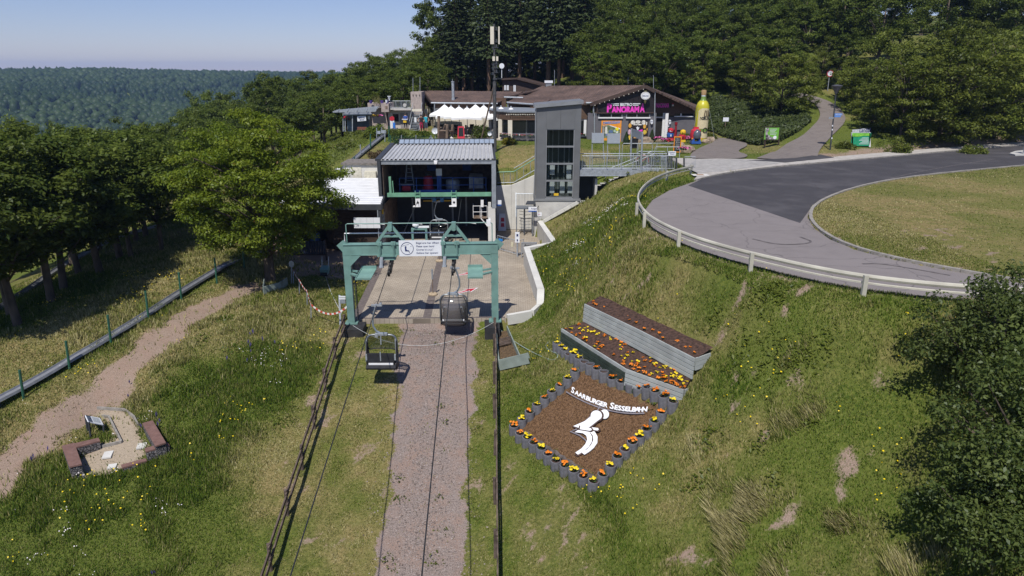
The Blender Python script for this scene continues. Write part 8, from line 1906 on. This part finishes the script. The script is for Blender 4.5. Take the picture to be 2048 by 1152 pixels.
def conifer(seed, H, R_, h0, nwh, lm):
 rg = np.random.default_rng(seed); P_, Nn, S_ = [], [], []; Vs, Fs, Ts = [], [], []; base = 0
 mb = MB(); mb.tube([Vector((0, 0, -.5)), Vector((0, 0, h0)), Vector((0, 0, H))], [R_ * .085, R_ * .07, .03], 8)
 for i in range(nwh):
  f = (i + .5) / nwh; z = h0 + (H - h0) * f; L = R_ * (1 - f) ** .75 * rg.uniform(.8, 1.1) + .3; nb_ = int(6 + 4 * (1 - f)); a0 = rg.uniform(0, 6.28)
  for j in range(nb_):
   a = a0 + 6.283 * j / nb_ + rg.normal(0, .15); l = L * rg.uniform(.7, 1.12); dr = rg.uniform(.10, .35); n = int(6 + 9 * l / R_ * 1.4)
   u = rg.uniform(.15, 1, n); side = rg.normal(0, .22, n) * l * (1.1 - u * .6); dirv = np.array([math.cos(a), math.sin(a), 0]); per = np.array([-math.sin(a), math.cos(a), 0])
   pos = np.outer(u * l, dirv) + np.outer(side, per); pos[:, 2] = z - dr * l * u ** 1.4 + .12 * l * u ** 3 - np.abs(side) * .25 + rg.normal(0, .05, n)
   t = unit(np.tile(dirv, (n, 1)) * .7 + per * np.sign(side)[:, None] * .5 + np.array([0, 0, -.45]) + rg.normal(0, .2, (n, 3))); nn = unit(np.array([0, 0, 1.]) + rg.normal(0, .35, (n, 3))); b = unit(np.cross(nn, t)); ln = rg.uniform(.45, .95, (n, 1)) * (.55 + .45 * l / R_); w_ = ln * .30
   V = np.stack([pos - t * ln * .4, pos + b * w_, pos + t * ln * .75, pos - b * w_], 1).reshape(-1, 3); Vs.append(V); Fs.append(np.arange(n * 4).reshape(n, 4) + base); base += n * 4; Ts.append(np.clip(rg.normal(.42 + .15 * (u - .5), .2), 0, 1))
 cm = mesh_np("crown", np.concatenate(Vs), np.concatenate(Fs), [lm], tint=np.concatenate(Ts))
 tm = bpy.data.meshes.new("trunk"); tm.from_pydata([tuple(v) for v in mb.v], [], mb.f); tm.materials.append(M_BARKR); tm.update(); return tm, cm
def put_tree(name, meshes, loc, lab, cat="tree", group=None, s=(1, 1, 1), rz=0.):
 t = thing(name, lab, cat, loc, group); t.scale = s; t.rotation_euler = (0, 0, rz)
 for nm, me in zip(("trunk", "crown"), meshes):
  o = bpy.data.objects.new(nm, me); COL.objects.link(o); o.parent = t
 return t
# ---- the big cherry in front of the shed
g = G(541, 563)
put_tree("cherry_tree", broadleaf(5, 10.7, 5.8, .9, 300, 86000, .15, L_CHERRY, .30, 44, shape=.9, flat_=.42, low=True, shell=.1, crad=(.075, .165)), g - Vector((0, 0, .05)), "large bright green cherry tree beside the dark shed", rz=1.0)
# ---- forest
BROAD = [broadleaf(20 + k, 12, [4.2, 4.6, 3.8, 4.4, 3.6][k], [2.2, 1.8, 2.6, 1.4, 2.4][k], 105, 11000, .25, L_DARK, .18, 16, flat_=.62, shell=.15, crad=(.10, .22)) for k in range(5)]
LOWB = [broadleaf(40 + k, 9, [4.6, 4.2, 3.8][k], -1.4, 130, 17000, .20, L_SHRUB, .15, 24, flat_=.5, low=True, shell=.1, crad=(.09, .2)) for k in range(3)]
CON = [conifer(60 + k, 28, [4.4, 4.9, 4.0][k], [7.5, 9.0, 6.0][k], 40, L_CONIF) for k in range(3)]
rt = np.random.default_rng(99)
def forest(px, ytop, Y, lab, group, kinds=BROAD, Hs=12., wid=1., hmin=6., name="forest_tree"):
 top = D(px, ytop, Y); zb = hz(top.x, Y); H = max(hmin, top.z - zb); k = int(rt.integers(len(kinds))); s = H / Hs; sw = wid * rt.uniform(.85, 1.15) * max(.8, min(1.5, s ** .6))
 return put_tree(name, kinds[k], (top.x, Y, zb - .1), lab, "tree", group, (sw, sw, s), rt.uniform(0, 6.28))
def interp(line_, x): return float(np.interp(x, [a for a, b in line_], [b for a, b in line_]))
# near left wood, trunks on the meadow edge
NL = [(36, 650, 250), (22, 628, 245), (103, 603, 225), (200, 546, 235), (158, 548, 250), (240, 515, 240), (273, 482, 235), (292, 471, 245), (128, 580, 240), (-40, 690, 240), (320, 455, 250)]
for i, (x, y, yt) in enumerate(NL):
 g = G(x, y); H = D(x, yt + rt.uniform(-8, 8), g.y).z - g.z; k = i % 5; s = H / 12; sw = rt.uniform(.95, 1.2)
 put_tree("forest_tree", BROAD[k], g, "shady front row tree of the left wood, %s from the left" % ORD[sorted(a for a, b, c in NL).index(x)], "tree", "front trees of the left wood", (sw, sw, s), rt.uniform(0, 6.28))
TOPL = [(-60, 235), (0, 228), (100, 226), (200, 232), (300, 232), (380, 205)]
for layer, (Y0, off, step) in enumerate(((46, 26, 70), (58, 14, 62), (72, 6, 55), (90, 10, 50))):
 for x in np.arange(-60, 330 if layer < 2 else 400, step):
  xx = x + rt.uniform(-15, 15); forest(xx, interp(TOPL, xx) + off + rt.uniform(-26, 14), Y0 + rt.uniform(-4, 4), "dark tree deep in the wood left of the meadow", "rear trees of the left wood")
RIDGE = [(330, 236), (365, 215), (385, 172), (430, 178), (470, 188), (495, 150), (530, 130), (575, 142), (620, 132), (680, 116), (730, 100), (770, 86), (820, 70), (850, 66), (880, 60)]
for layer, (Y0, off, step) in enumerate(((84, 62, 40), (96, 38, 36), (110, 18, 34), (126, 3, 30))):
 for x in np.arange(350, 868, step):
  xx = x + rt.uniform(-12, 12); forest(xx, interp(RIDGE, xx) + off + rt.uniform(-16, 10), Y0 + rt.uniform(-4, 4), "green tree in the wood rising behind the kiosk", "trees of the wood behind the kiosk", hmin=7)
# conifers behind the bistro
for i, (x, yt, Y0) in enumerate(((908, -30, 108), (940, -70, 112), (975, -60, 106), (1010, -80, 114), (1040, -60, 110), (1072, -90, 118), (1100, -50, 106), (1122, -60, 104), (1150, -80, 112), (1172, -40, 108), (925, 5, 120), (990, -40, 124), (1055, -40, 126), (1130, -40, 124), (895, 8, 126))):
 forest(x, yt, Y0, "tall dark fir behind the bistro roof", "tall firs behind the bistro", CON, 28., 1.0, 20, "fir_tree")
for x in np.arange(872, 1200, 24): forest(x + rt.uniform(-8, 8), 95 + rt.uniform(-25, 20), 130 + rt.uniform(-5, 8), "low tree closing the gaps between the fir trunks", "undergrowth trees between the firs", LOWB, 9., 1.3, 7)
# broadleaf wood right of the firs
for x in np.arange(1195, 1600, 34): forest(x + rt.uniform(-10, 10), 105 + rt.uniform(-22, 16), 90 + rt.uniform(-2, 4) + (x > 1400) * 3, "bushy low crowned tree along the front of the wood behind the bistro", "bushy trees along the wood edge", LOWB, 9., 1.0, 5)
for layer, (Y0, yt0, step, hm) in enumerate(((92, 70, 46, 8), (102, 25, 44, 10), (114, -30, 48, 12), (130, -70, 60, 14))):
 for x in np.arange(1190 if layer < 3 else 880, 1720, step):
  xx = x + rt.uniform(-14, 14)
  if layer == 0 and 1590 < xx < 1690: continue
  forest(xx, yt0 + rt.uniform(-14, 14), Y0 + rt.uniform(-3, 3), "leafy tree of the wood on the rise right of the firs", "trees of the wood right of the firs", BROAD, 12., 1.1, hm)
for x in np.arange(1180, 2180, 46): forest(x + rt.uniform(-14, 14), -110 + rt.uniform(-20, 20), 146 + rt.uniform(-6, 6), "tall tree of the wood crest behind all others", "trees along the wood crest", BROAD, 12., 1.5, 18)
for x in np.arange(1900, 2180, 44): forest(x, 30 + rt.uniform(-20, 20), 84 + rt.uniform(-3, 3), "bushy tree of the wood at the right picture edge", "bushy trees at the right edge", LOWB, 9., 1.1, 9)
for x in np.arange(1720, 2160, 60): forest(x + rt.uniform(-14, 14), -60 + rt.uniform(-20, 20), 100 + rt.uniform(-6, 6), "leafy tree of the wood behind the roadside trees", "trees of the wood behind the road", BROAD, 12., 1.2, 14)
# trees with low crowns: left of the hill path and right of it
for i, (x, y, yt, w_, lab) in enumerate(((1500, 200, 95, 1.0, "spreading low crowned tree above the juniper slope"), (1560, 232, 60, 1.05, "low crowned tree at the bend left of the hill path"), (1465, 180, 100, .9, "low crowned tree nearest the inflatable bottle"), (1605, 215, 110, .7, "small tree leaning over the hill path"), (1742, 262, 130, .75, "low crowned tree right beside the street lamp"), (1800, 280, 70, 1.05, "broad leafy tree behind the park sign"), (1880, 280, 30, 1.25, "tallest roadside tree right of the park sign"), (1985, 275, 40, 1.25, "roadside tree at the right picture edge"), (1700, 205, 90, .9, "tree on the far right side of the hill path"), (1760, 235, 40, 1.1, "tree behind the broad leafy tree"), (2060, 240, 20, 1.3, "tree behind the keep right sign"), (1835, 270, 110, 1.0, "bushy tree filling the gap behind the broad leafy tree"), (1935, 268, 90, 1.0, "bushy tree between the two rightmost roadside trees"), (1640, 175, 60, .8, "bushy tree at the top of the hill path"))):
 g = G(x, y); H = D(x, yt, g.y).z - g.z; sw = w_ * max(.8, min(1.6, H / 9)); put_tree("roadside_tree", LOWB[i % 3], g, lab, "tree", "low crowned trees by the hill path", (sw, sw, H / 9), rt.uniform(0, 6.28))
# ---- shrubs
def shrub(name, loc, rx, ry, rz_, n, size, lm, lab, seed, cat="shrub", group=None, ncl=22, cr=.42):
 rg = np.random.default_rng(seed); d = unit(rg.normal(size=(ncl, 3))); d[:, 2] = np.abs(d[:, 2]); cen = d * rg.uniform(.2, 1.12 if ncl > 60 else .85, (ncl, 1)) * np.array([rx, ry, rz_]) * .8; cen[:, 2] += rz_ * .15
 V, F, ti = cluster_crown(cen, np.full(ncl, min(rx, ry, rz_) * cr) * rg.uniform(.7, 1.2, ncl), n, size, rg, .8, .6, shell=.3); t = thing(name, lab, cat, loc, group)
 o = bpy.data.objects.new("foliage", mesh_np("foliage", V, F, [lm], tint=ti)); COL.objects.link(o); o.parent = t
 mb = MB(Matrix.Translation(loc))
 for i in range(min(ncl, 8 if ncl < 60 else 60)): mb.tube([(0, 0, -.2), tuple(cen[i] * .5), tuple(cen[i])], [.04 * rx, .018 * rx, .006], 5)
 mb.build("stem", M_BARK, t); return t
for i, (x, y, YY, rx, rz_, lm, lab) in enumerate(((751, 270, 69.5, 1.35, 1.7, L_HEDGE, "bright green round bush between kiosk and trough"), (803, 283, 66, 1.3, 1.4, L_DARK, "dark spreading bush above the mesh fence"), (843, 266, 70, 1.4, .7, L_HEDGE, "flat clipped hedge in front of the two people"), (785, 272, 69, .9, .9, L_SHRUB, "small green bush beside the upper trough end"), (825, 288, 65, 1.6, 1.2, L_SHRUB, "leafy bush along the mesh fence"), (963, 268, 68.5, 1.3, 1.7, L_DARK, "dark tall bush beside the mast strut"), (955, 283, 64, .7, .6, L_SHRUB, "low bush at the mast foot"), (1014, 288, 64.5, 1.1, .8, leaf_mat("yellow_bush_leaf", (.12, .11, .01), (.30, .26, .03)), "yellow green bush beside the mast"), (1028, 285, 64.5, .35, .6, L_DARK, "small dark upright bush below the bay window"), (735, 268, 69, .8, .7, L_SHRUB, "small bush in front of the kiosk bench"), (690, 285, 66, 1.6, .7, L_SHRUB, "low bush on the bank below the kiosk"), (755, 312, 60, 1.4, .8, leaf_mat("reddish_bush_leaf", (.10, .06, .035), (.16, .13, .06)), "reddish low bush beside the hall roof corner"), (735, 322, 58, 1.0, .6, L_SHRUB, "low green bush behind the switch house"), (1420, 268, 74.5, .9, 1.0, L_SHRUB, "bush right behind the inflatable bottle"), (1372, 272, 75, .8, .9, L_DARK, "dark leafy bush left of the bottle"), (1690, 303, 63, 1.2, .7, L_SHRUB, "low bush with yellow flowers beside the lamp foot"), (1950, 280, 62, 1.6, .9, L_SHRUB, "low bush on the verge under the roadside tree"), (1800, 292, 62, 1.6, 1.0, L_SHRUB, "bushy growth right of the park sign"))):
 q = D(x, y, YY); q.z = hz(q.x, q.y); shrub("garden_bush", q, rx, rx * .9, rz_, 1500, .17 if rx > .5 else .1, lm, lab, 100 + i)
for i, (x, y, YY) in enumerate(((1240, 345, 52.4), (1265, 352, 51.6), (1215, 365, 51.4), (1255, 362, 51.3))): q = D(x, y, YY); q.z = hz(q.x, q.y) ; shrub("wall_weed", q, .4, .4, .5, 260, .1, L_SHRUB, "weed clump under the footbridge, %s from the left" % ORD[[1, 3, 0, 2][i]], 140 + i, "weed", ncl=8)
# ---- big foreground shrubs at the right edge
for i, (x, y, rx, ry, rz_, n, size, lab) in enumerate(((1975, 770, 2.5, 2.2, 3.5, 22000, .11, "big dark shrub below the guard rail at the right edge"), (1990, 1090, 2.1, 2.0, 3.0, 22000, .10, "dark shrub filling the lower right corner"), (2075, 960, 2.6, 2.4, 4.2, 18000, .11, "dark shrub behind the other two at the right edge"))):
 g = G(x, y); shrub("foreground_shrub", g, rx, ry, rz_, n, size, L_FG, lab, 160 + i, ncl=170, cr=.20)
# dead pale branches in the dark wood
m = MB(); c = D(170, 378, 40)
for k in range(7): a = R(-15 + k * 22); p = c + Vector((math.cos(a) * .5, -.2, math.sin(a) * .3)); m.tube([c - Vector((.9, 0, .15)), c, p, p + Vector((.7 * math.cos(a + .4), -.2, .5 * math.sin(a)))], [.04, .03, .02, .008], 5)
tag(m.build("dead_branch", mat("bleached_wood", (.38, .33, .27), .9)), "bleached bare branch sticking out of the left wood", "branch")
# ================================================================== GRASS AND WILD FLOWERS (nobody could count them)
def grass_mat():
 m = bpy.data.materials.new("grass_blades"); m.use_nodes = True; t = m.node_tree; N = t.nodes; L = t.links
 for n in list(N): N.remove(n)
 out = N.new("ShaderNodeOutputMaterial"); at = N.new("ShaderNodeAttribute"); at.attribute_name = "tint"; cr = N.new("ShaderNodeValToRGB"); e = cr.color_ramp.elements
 e[0].color = (.045, .080, .012, 1); e[1].color = (.50, .45, .24, 1)
 for p, c in ((.28, (.080, .135, .018)), (.5, (.140, .180, .034)), (.72, (.29, .27, .10))): k = e.new(p); k.color = (*c, 1)
 d = N.new("ShaderNodeBsdfDiffuse"); tr = N.new("ShaderNodeBsdfTranslucent"); a = N.new("ShaderNodeMixShader"); a.inputs[0].default_value = .3
 L.new(at.outputs["Fac"], cr.inputs[0]); L.new(cr.outputs[0], d.inputs[0]); L.new(cr.outputs[0], tr.inputs[0]); L.new(d.outputs[0], a.inputs[1]); L.new(tr.outputs[0], a.inputs[2]); L.new(a.outputs[0], out.inputs[0]); return m
M_GRASS = grass_mat()
rg = np.random.default_rng(314)
def in_view(x, y, z, mx=1.15):
 dy, dz = y * CP - (z - CAM_Z) * SP, y * SP + (z - CAM_Z) * CP; return (dy > 1) & (np.abs(x / dy) < .75 * mx) & (np.abs(dz / dy) < .422 * mx)
def scatter(n, x0, x1, y0, y1):
 """random points, denser towards the camera"""
 x = rg.uniform(x0, x1, n); y = rg.uniform(y0, y1, n); k = np.abs(x) < .92 * y + 3; x, y = x[k], y[k]; n = len(x); keep = rg.random(n) < np.clip((26 / np.hypot(x, y)) ** 2, .05, 1); x, y = x[keep], y[keep]; z = hfun(x, y); k = in_view(x, y, z); return x[k], y[k], z[k]
CUTS = [ROADPOLY, [(p[0], p[1]) for p in (B2[0] - UPH * .1, B2[1] - UPH * .1, B2[2] - UPH * .1, B1[2] + UPH * .9, B1[0] + UPH * .9)], PLAZA_CUT, HOLLOW]
FORE = PL([(1345, 318), (1372, 336), (1396, 352), (1560, 334), (1668, 318), (1560, 318), (1500, 312), (1470, 304), (1500, 290), (1440, 276), (1400, 296), (1375, 312)], 5.0); CUTS.append(FORE)
def build_grass(n, x0, x1, y0, y1, name, hmul=1.):
 x, y, z = scatter(n, x0, x1, y0, y1); d, tk, bd, dr, mw, sd, stt = masks(x, y); ok = (rg.random(len(x)) > np.clip(d * 1.05 - .08, 0, .97)) & (rg.random(len(x)) > np.clip(tk * 1.35, 0, .985)) & (bd < .5)
 for c in CUTS: ok &= ~inpoly(x, y, c)
 x, y, z, dr, mw = x[ok], y[ok], z[ok], dr[ok], mw[ok]; n = len(x)
 inis = inpoly(x, y, ISLAND) | (y > 56); p1 = vnoise(x, y, .5, 31); p2 = vnoise(x, y, 1.6, 32); p3 = vnoise(x, y, 4.0, 33)
 long_ = sstep(.50, .75, p1 * .6 + p2 * .4) * (x > 6) * (y < 21); lush = sstep(.45, .7, vnoise(x, y, .35, 34) * .6 + p2 * .4)
 h = (.10 + .09 * lush + .10 * p3 * lush + .17 * long_) * rg.uniform(.5, 1.3, n); h = h * (1 - mw) + (.035 + .05 * p3) * mw; h = np.where(inis, .05 + .04 * p3, h) * hmul
 wd = (.010 + .016 * rg.random(n)) * np.clip(np.hypot(x, y) / 24, .9, 2.2) * (1 + .5 * (mw > .5)); a = rg.uniform(0, 6.283, n); la = 2.6 + 2.2 * (vnoise(x, y, .6, 35) - .5); lean = rg.uniform(.1, .75, n) + long_ * .45
 lx = h * lean * (np.cos(a) * (1 - .7 * long_) + np.cos(la) * long_); ly = h * lean * (np.sin(a) * (1 - .7 * long_) + np.sin(la) * long_)
 b = np.stack([np.cos(a + 1.57) * wd, np.sin(a + 1.57) * wd, np.zeros(n)], -1); base = np.stack([x, y, z - .02], -1); tip = base + np.stack([lx, ly, h], -1)
 V = np.stack([base - b, base + b, tip], 1).reshape(-1, 3); F = np.arange(n * 3).reshape(n, 3)
 tint = .37 + .40 * dr + .36 * long_  + rg.normal(0, .13, n) + .20 * (p3 - .5) + .16 * (p1 - .5) + np.where(rg.random(n) < .07, .28, 0) + .06 * (mw > .5)
 o = bpy.data.objects.new(name, mesh_np(name, V, F, [M_GRASS], tint=np.clip(tint, 0, 1))); COL.objects.link(o); tag(o, kind="stuff"); return o
tag(build_grass(1500000, -32, 18, 11, 46, "meadow_grass"), "meadow grass of green and straw tufts on the slopes", "grass")
tag(build_grass(420000, -30, 62, 46, 92, "lawn_grass", 1.3), "short lawn and bank grass around the bistro and road", "grass")
tag(build_grass(160000, 4, 50, 24, 60, "island_grass", 1.), "dry mown grass inside the road loop", "grass")
# leafy weed patches
def weeds(spots, lab, lm, size=.13, dens=150):
 Ps, Ns = [], []
 for px, py, r_ in spots:
  g = G(px, py); n = int(dens * r_ * r_ * 3); a = rg.uniform(0, 6.283, n); rr = r_ * np.sqrt(rg.random(n)) * (1 + .35 * np.sin(3 * a + px)); x, y = g.x + rr * np.cos(a), g.y + rr * np.sin(a); z = hfun(x, y) + rg.uniform(.02, .22, n) * (1.1 - rr / r_ / 1.4); Ps.append(np.stack([x, y, z], -1)); Ns.append(unit(np.array([0, -.2, 1.]) + rg.normal(0, .5, (n, 3))))
 V, F = leaves(np.concatenate(Ps), np.concatenate(Ns), size, rg, .5, .3); o = bpy.data.objects.new("weed_patches", mesh_np("weed_patches", V, F, [lm], tint=np.clip(rg.normal(.4, .22, len(F)), 0, .95))); COL.objects.link(o); tag(o, lab, "weeds", kind="stuff")
weeds([(1540, 590, .75), (1548, 722, .7), (1600, 730, .5), (1480, 705, .5), (1410, 885, .6), (1395, 970, .5), (1640, 700, .5), (1520, 890, .4), (1310, 800, .4), (1545, 965, .35), (1620, 850, .3), (1430, 640, .4), (1180, 520, .8), (1130, 560, .7), (1240, 470, .7)], "dark green leafy weed patches on the right bank", L_SHRUB)
weeds([(470, 700, .6), (530, 720, .5), (420, 760, .6), (350, 780, .5), (560, 690, .4), (400, 680, .5), (300, 640, .3), (560, 850, .4), (450, 640, .5), (590, 620, .5)], "yellow green leafy weed patches on the left meadow", L_HEDGE, .12, 110)
weeds([(875, 690, .2), (885, 815, .22), (893, 846, .2), (890, 900, .2), (883, 1060, .25), (870, 1120, .3), (905, 690, .2), (800, 1000, .3), (792, 960, .3), (960, 750, .3), (955, 860, .3), (820, 660, .25), (945, 1010, .3), (776, 1130, .35), (878, 1000, .2)], "small weeds growing in the gravel track", L_SHRUB, .10, 90)
# juniper cover on the slope right of the bottle
def cover(n, poly_px, lab, lm, size, hgt):
 q = GP(poly_px); xs, ys = [p[0] for p in q], [p[1] for p in q]; x = rg.uniform(min(xs), max(xs), n); y = rg.uniform(min(ys), max(ys), n); k = inpoly(x, y, q) ; x, y = x[k], y[k]; z = hfun(x, y) + hgt * (.3 + vnoise(x, y, .6, 41) + .7 * vnoise(x, y, 1.8, 42)) * rg.uniform(.3, 1.1, len(x))
 V, F = leaves(np.stack([x, y, z], -1), unit(np.array([-.1, -.5, .8]) + rg.normal(0, .5, (len(x), 3))), size, rg, .3, .1); o = bpy.data.objects.new("juniper_cover", mesh_np("juniper_cover", V, F, [lm], tint=np.clip(rg.normal(.42, .2, len(F)) + .4 * (vnoise(x, y, .5, 43) - .5), 0, .95))); COL.objects.link(o); tag(o, lab, "ground cover", kind="stuff")
cover(42000, [(1405, 262), (1400, 225), (1425, 198), (1500, 215), (1590, 225), (1622, 245), (1600, 262), (1560, 285), (1500, 290), (1450, 276)], "low spreading juniper covering the slope right of the bottle", L_JUNI, .42, .55)
cover(60000, [(560, 320), (640, 270), (700, 262), (745, 268), (735, 285), (690, 318), (650, 345), (600, 370), (560, 380)], "dense green ground cover on the bank below the kiosk", L_SHRUB, .28, .3)
cover(7000, [(1740, 300), (1760, 285), (1900, 275), (2060, 268), (2060, 280), (1900, 290), (1800, 302)], "ragged undergrowth on the verge under the roadside trees", L_SHRUB, .3, .4)
# flowers of the meadow
def dots(n, x0, x1, y0, y1, cond, size, m, lab, hh, sq=1.):
 x, y = rg.uniform(x0, x1, n), rg.uniform(y0, y1, n); d, tk, bd, dr, mw, sd, stt = masks(x, y); k = cond(x, y) & (d < .5) & (tk < .5) & (bd < .5) & (mw < .5)
 for c in CUTS + [ISLAND]: k &= ~inpoly(x, y, c)
 x, y = x[k], y[k]; z = hfun(x, y) + rg.uniform(.5, 1.1, len(x)) * hh; n = len(x); nr = unit(np.array([0, -.45, .8]) + rg.normal(0, .35, (n, 3))); t = unit(np.cross(nr, np.array([.3, .2, .9]))); b = np.cross(nr, t); s = (size * rg.uniform(.7, 1.3, n))[:, None]; c = np.stack([x, y, z], -1)
 V = np.stack([c + t * s, c + b * s * .9, c - t * s * sq, c - b * s * .9], 1).reshape(-1, 3); o = bpy.data.objects.new("wild_flowers", mesh_np("wild_flowers", V, np.arange(n * 4).reshape(n, 4), [m])); COL.objects.link(o); tag(o, lab, "wild flowers", kind="stuff")
nz = lambda x, y, s, k: vnoise(x, y, s, k) * .6 + vnoise(x, y, s * 3, k + 1) * .4
dots(9000, -26, 18, 12, 40, lambda x, y: nz(x, y, .45, 51) > .66, .030, M_FLY, "small yellow wild flowers scattered over the slopes", .26)
dots(5000, -26, -8, 13, 30, lambda x, y: nz(x, y, .6, 55) > .72, .022, M_PETW, "small white wild flowers on the left meadow", .28)
dots(1500, 2.2, 7, 34, 46, lambda x, y: nz(x, y, .7, 58) > .66, .024, M_PETW, "white clover heads on the grass bank", .16)
x, y = rg.uniform(-20, -9, 900), rg.uniform(15, 31, 900); k = nz(x, y, .5, 61) > .76; x, y = x[k], y[k]; n = len(x); base = np.stack([x, y, hfun(x, y)], -1); hh = rg.uniform(.25, .5, n); wv = rg.uniform(.03, .05, n); up = np.stack([rg.normal(0, .05, n), rg.normal(0, .05, n), hh], -1); sx = np.stack([wv, np.zeros(n), np.zeros(n)], -1); sy = np.stack([np.zeros(n), wv, np.zeros(n)], -1)
V = np.concatenate([np.stack([base + up * .35, base + up * .7 + s, base + up, base + up * .7 - s], 1).reshape(-1, 3) for s in (sx, sy)]); o = bpy.data.objects.new("bugloss_spikes", mesh_np("bugloss_spikes", V, np.arange(len(V)).reshape(-1, 4), [mat("violet_spike", (.10, .08, .22), .7, var=.2)])); COL.objects.link(o); tag(o, "violet flower spikes standing in the left meadow", "wild flowers", kind="stuff")
# loose stones on the gravel track
n = 9000; s_ = rg.random(n) * (len(TRACK) - 1); i_ = np.minimum(s_.astype(int), len(TRACK) - 2); f_ = s_ - i_; ta = np.array(TRACK); c = ta[i_] * (1 - f_[:, None]) + ta[i_ + 1] * f_[:, None]; c[:, 0] += rg.normal(0, .75, n); k = ~inpoly(c[:, 0], c[:, 1], PLAZA_CUT); c = c[k]; n = len(c); z = hfun(c[:, 0], c[:, 1]); r_ = rg.uniform(.012, .04, n) ; P0 = np.column_stack([c, z])
oct_ = np.array([(1, 0, .2), (0, 1, .2), (-1, 0, .2), (0, -1, .2), (0, 0, .9)]); V = (P0[:, None] + oct_[None] * r_[:, None, None] * rg.uniform(.7, 1.3, (n, 5, 1))).reshape(-1, 3); F = (np.arange(n)[:, None, None] * 5 + np.array([(0, 1, 4), (1, 2, 4), (2, 3, 4), (3, 0, 4)])[None]).reshape(-1, 3)
def stone_mat():
 m = leaf_mat("gravel_stone", (.12, .095, .085), (.42, .36, .33), 0.); return m
o = bpy.data.objects.new("track_gravel", mesh_np("track_gravel", V, F, [stone_mat()], tint=np.repeat(rg.random(n), 4))); COL.objects.link(o); tag(o, "loose gravel stones on the track under the lift", "gravel", kind="stuff")
# ================================================================== FAR HILLS: woods that read as one mass
def blob_proto(seed, sub_=2):
 bm = bmesh.new(); bmesh.ops.create_icosphere(bm, subdivisions=sub_, radius=1)
 for v in bm.verts: f = 1 + .30 * mnoise.noise(v.co * 1.7 + Vector((seed, 0, 0))) + .18 * mnoise.noise(v.co * 4 + Vector((0, seed, 0))); v.co = Vector((v.co.x * f, v.co.y * f, v.co.z * f * 1.15))
 bm.verts.ensure_lookup_table(); V = np.array([v.co[:] for v in bm.verts]); F = np.array([[v.index for v in f.verts] for f in bm.faces]); bm.free(); return V, F
BP = [blob_proto(k * 3.3) for k in range(6)]; BP1 = [blob_proto(k * 3.3, 1) for k in range(6)]
def far_wood(x, y, size, lab, name):
 z = hfun(x, y); Vs, Fs, Ts = [], [], []; base = 0; kk = rg.integers(0, 6, len(x)); con = vnoise(x, y, .006, 71) > .62
 for i in range(len(x)):
  V, F = (BP if y[i] < 520 else BP1)[kk[i]]; s = size[i]; tall = 1.7 if con[i] and rg.random() < .6 else 1.; Vs.append(V * np.array([s, s, s * tall]) * (.75 if tall > 1 else 1) + np.array([x[i], y[i], z[i] + s * .8])); Fs.append(F + base); base += len(V); Ts.append(np.clip(rg.normal(.18 if con[i] else .45, .16) + rg.normal(0, .10, len(F)), 0, .95))
 o = bpy.data.objects.new(name, mesh_np(name, np.concatenate(Vs), np.concatenate(Fs), [L_FAR], tint=np.concatenate(Ts))); COL.objects.link(o); tag(o, lab, "woodland", kind="stuff")
L_FAR = leaf_mat("far_leaf", (.016, .032, .012), (.055, .082, .028), .1)
n = 26000; az = rg.uniform(-.86, -.18, n); d = 200 * (10.5 ** rg.random(n)); x, y = d * np.sin(az), d * np.cos(az)
k = (rg.random(n) < np.clip((d / 900) ** .4, .35, 1)) & ((d < 1750) | (vnoise(x, y, .004, 77) > .45)) & ((d < 950) | (vnoise(x, y, .005, 78) < .74)); x, y, d = x[k], y[k], d[k]
nearm = d < 420; sz = np.where(d < 420, 3.4, np.where(d < 900, 4.4, 5.2)) * rg.uniform(.7, 1.35, len(x))
far_wood(x[d > 700], y[d > 700], sz[d > 700], "hazy blue green forest on the far hill across the valley", "far_forest")
far_wood(x[d <= 700], y[d <= 700], sz[d <= 700], "forest in the valley below the left wood", "valley_forest")
# ---- the air: one even haze round everything
hb = MB(); hb.bb((-3400, -300, -140), (3400, 5500, 75)); hz_o = hb.build("haze", [], None); tag(hz_o, kind="stuff")
hm = bpy.data.materials.new("haze_air"); hm.use_nodes = True; t = hm.node_tree
for nd in list(t.nodes): t.nodes.remove(nd)
ou = t.nodes.new("ShaderNodeOutputMaterial"); vp = t.nodes.new("ShaderNodeVolumePrincipled"); vp.inputs["Color"].default_value = (.38, .58, 1.0, 1); vp.inputs["Density"].default_value = .00016; vp.inputs["Anisotropy"].default_value = 0.
t.links.new(vp.outputs[0], ou.inputs["Volume"]); hz_o.data.materials.append(hm)
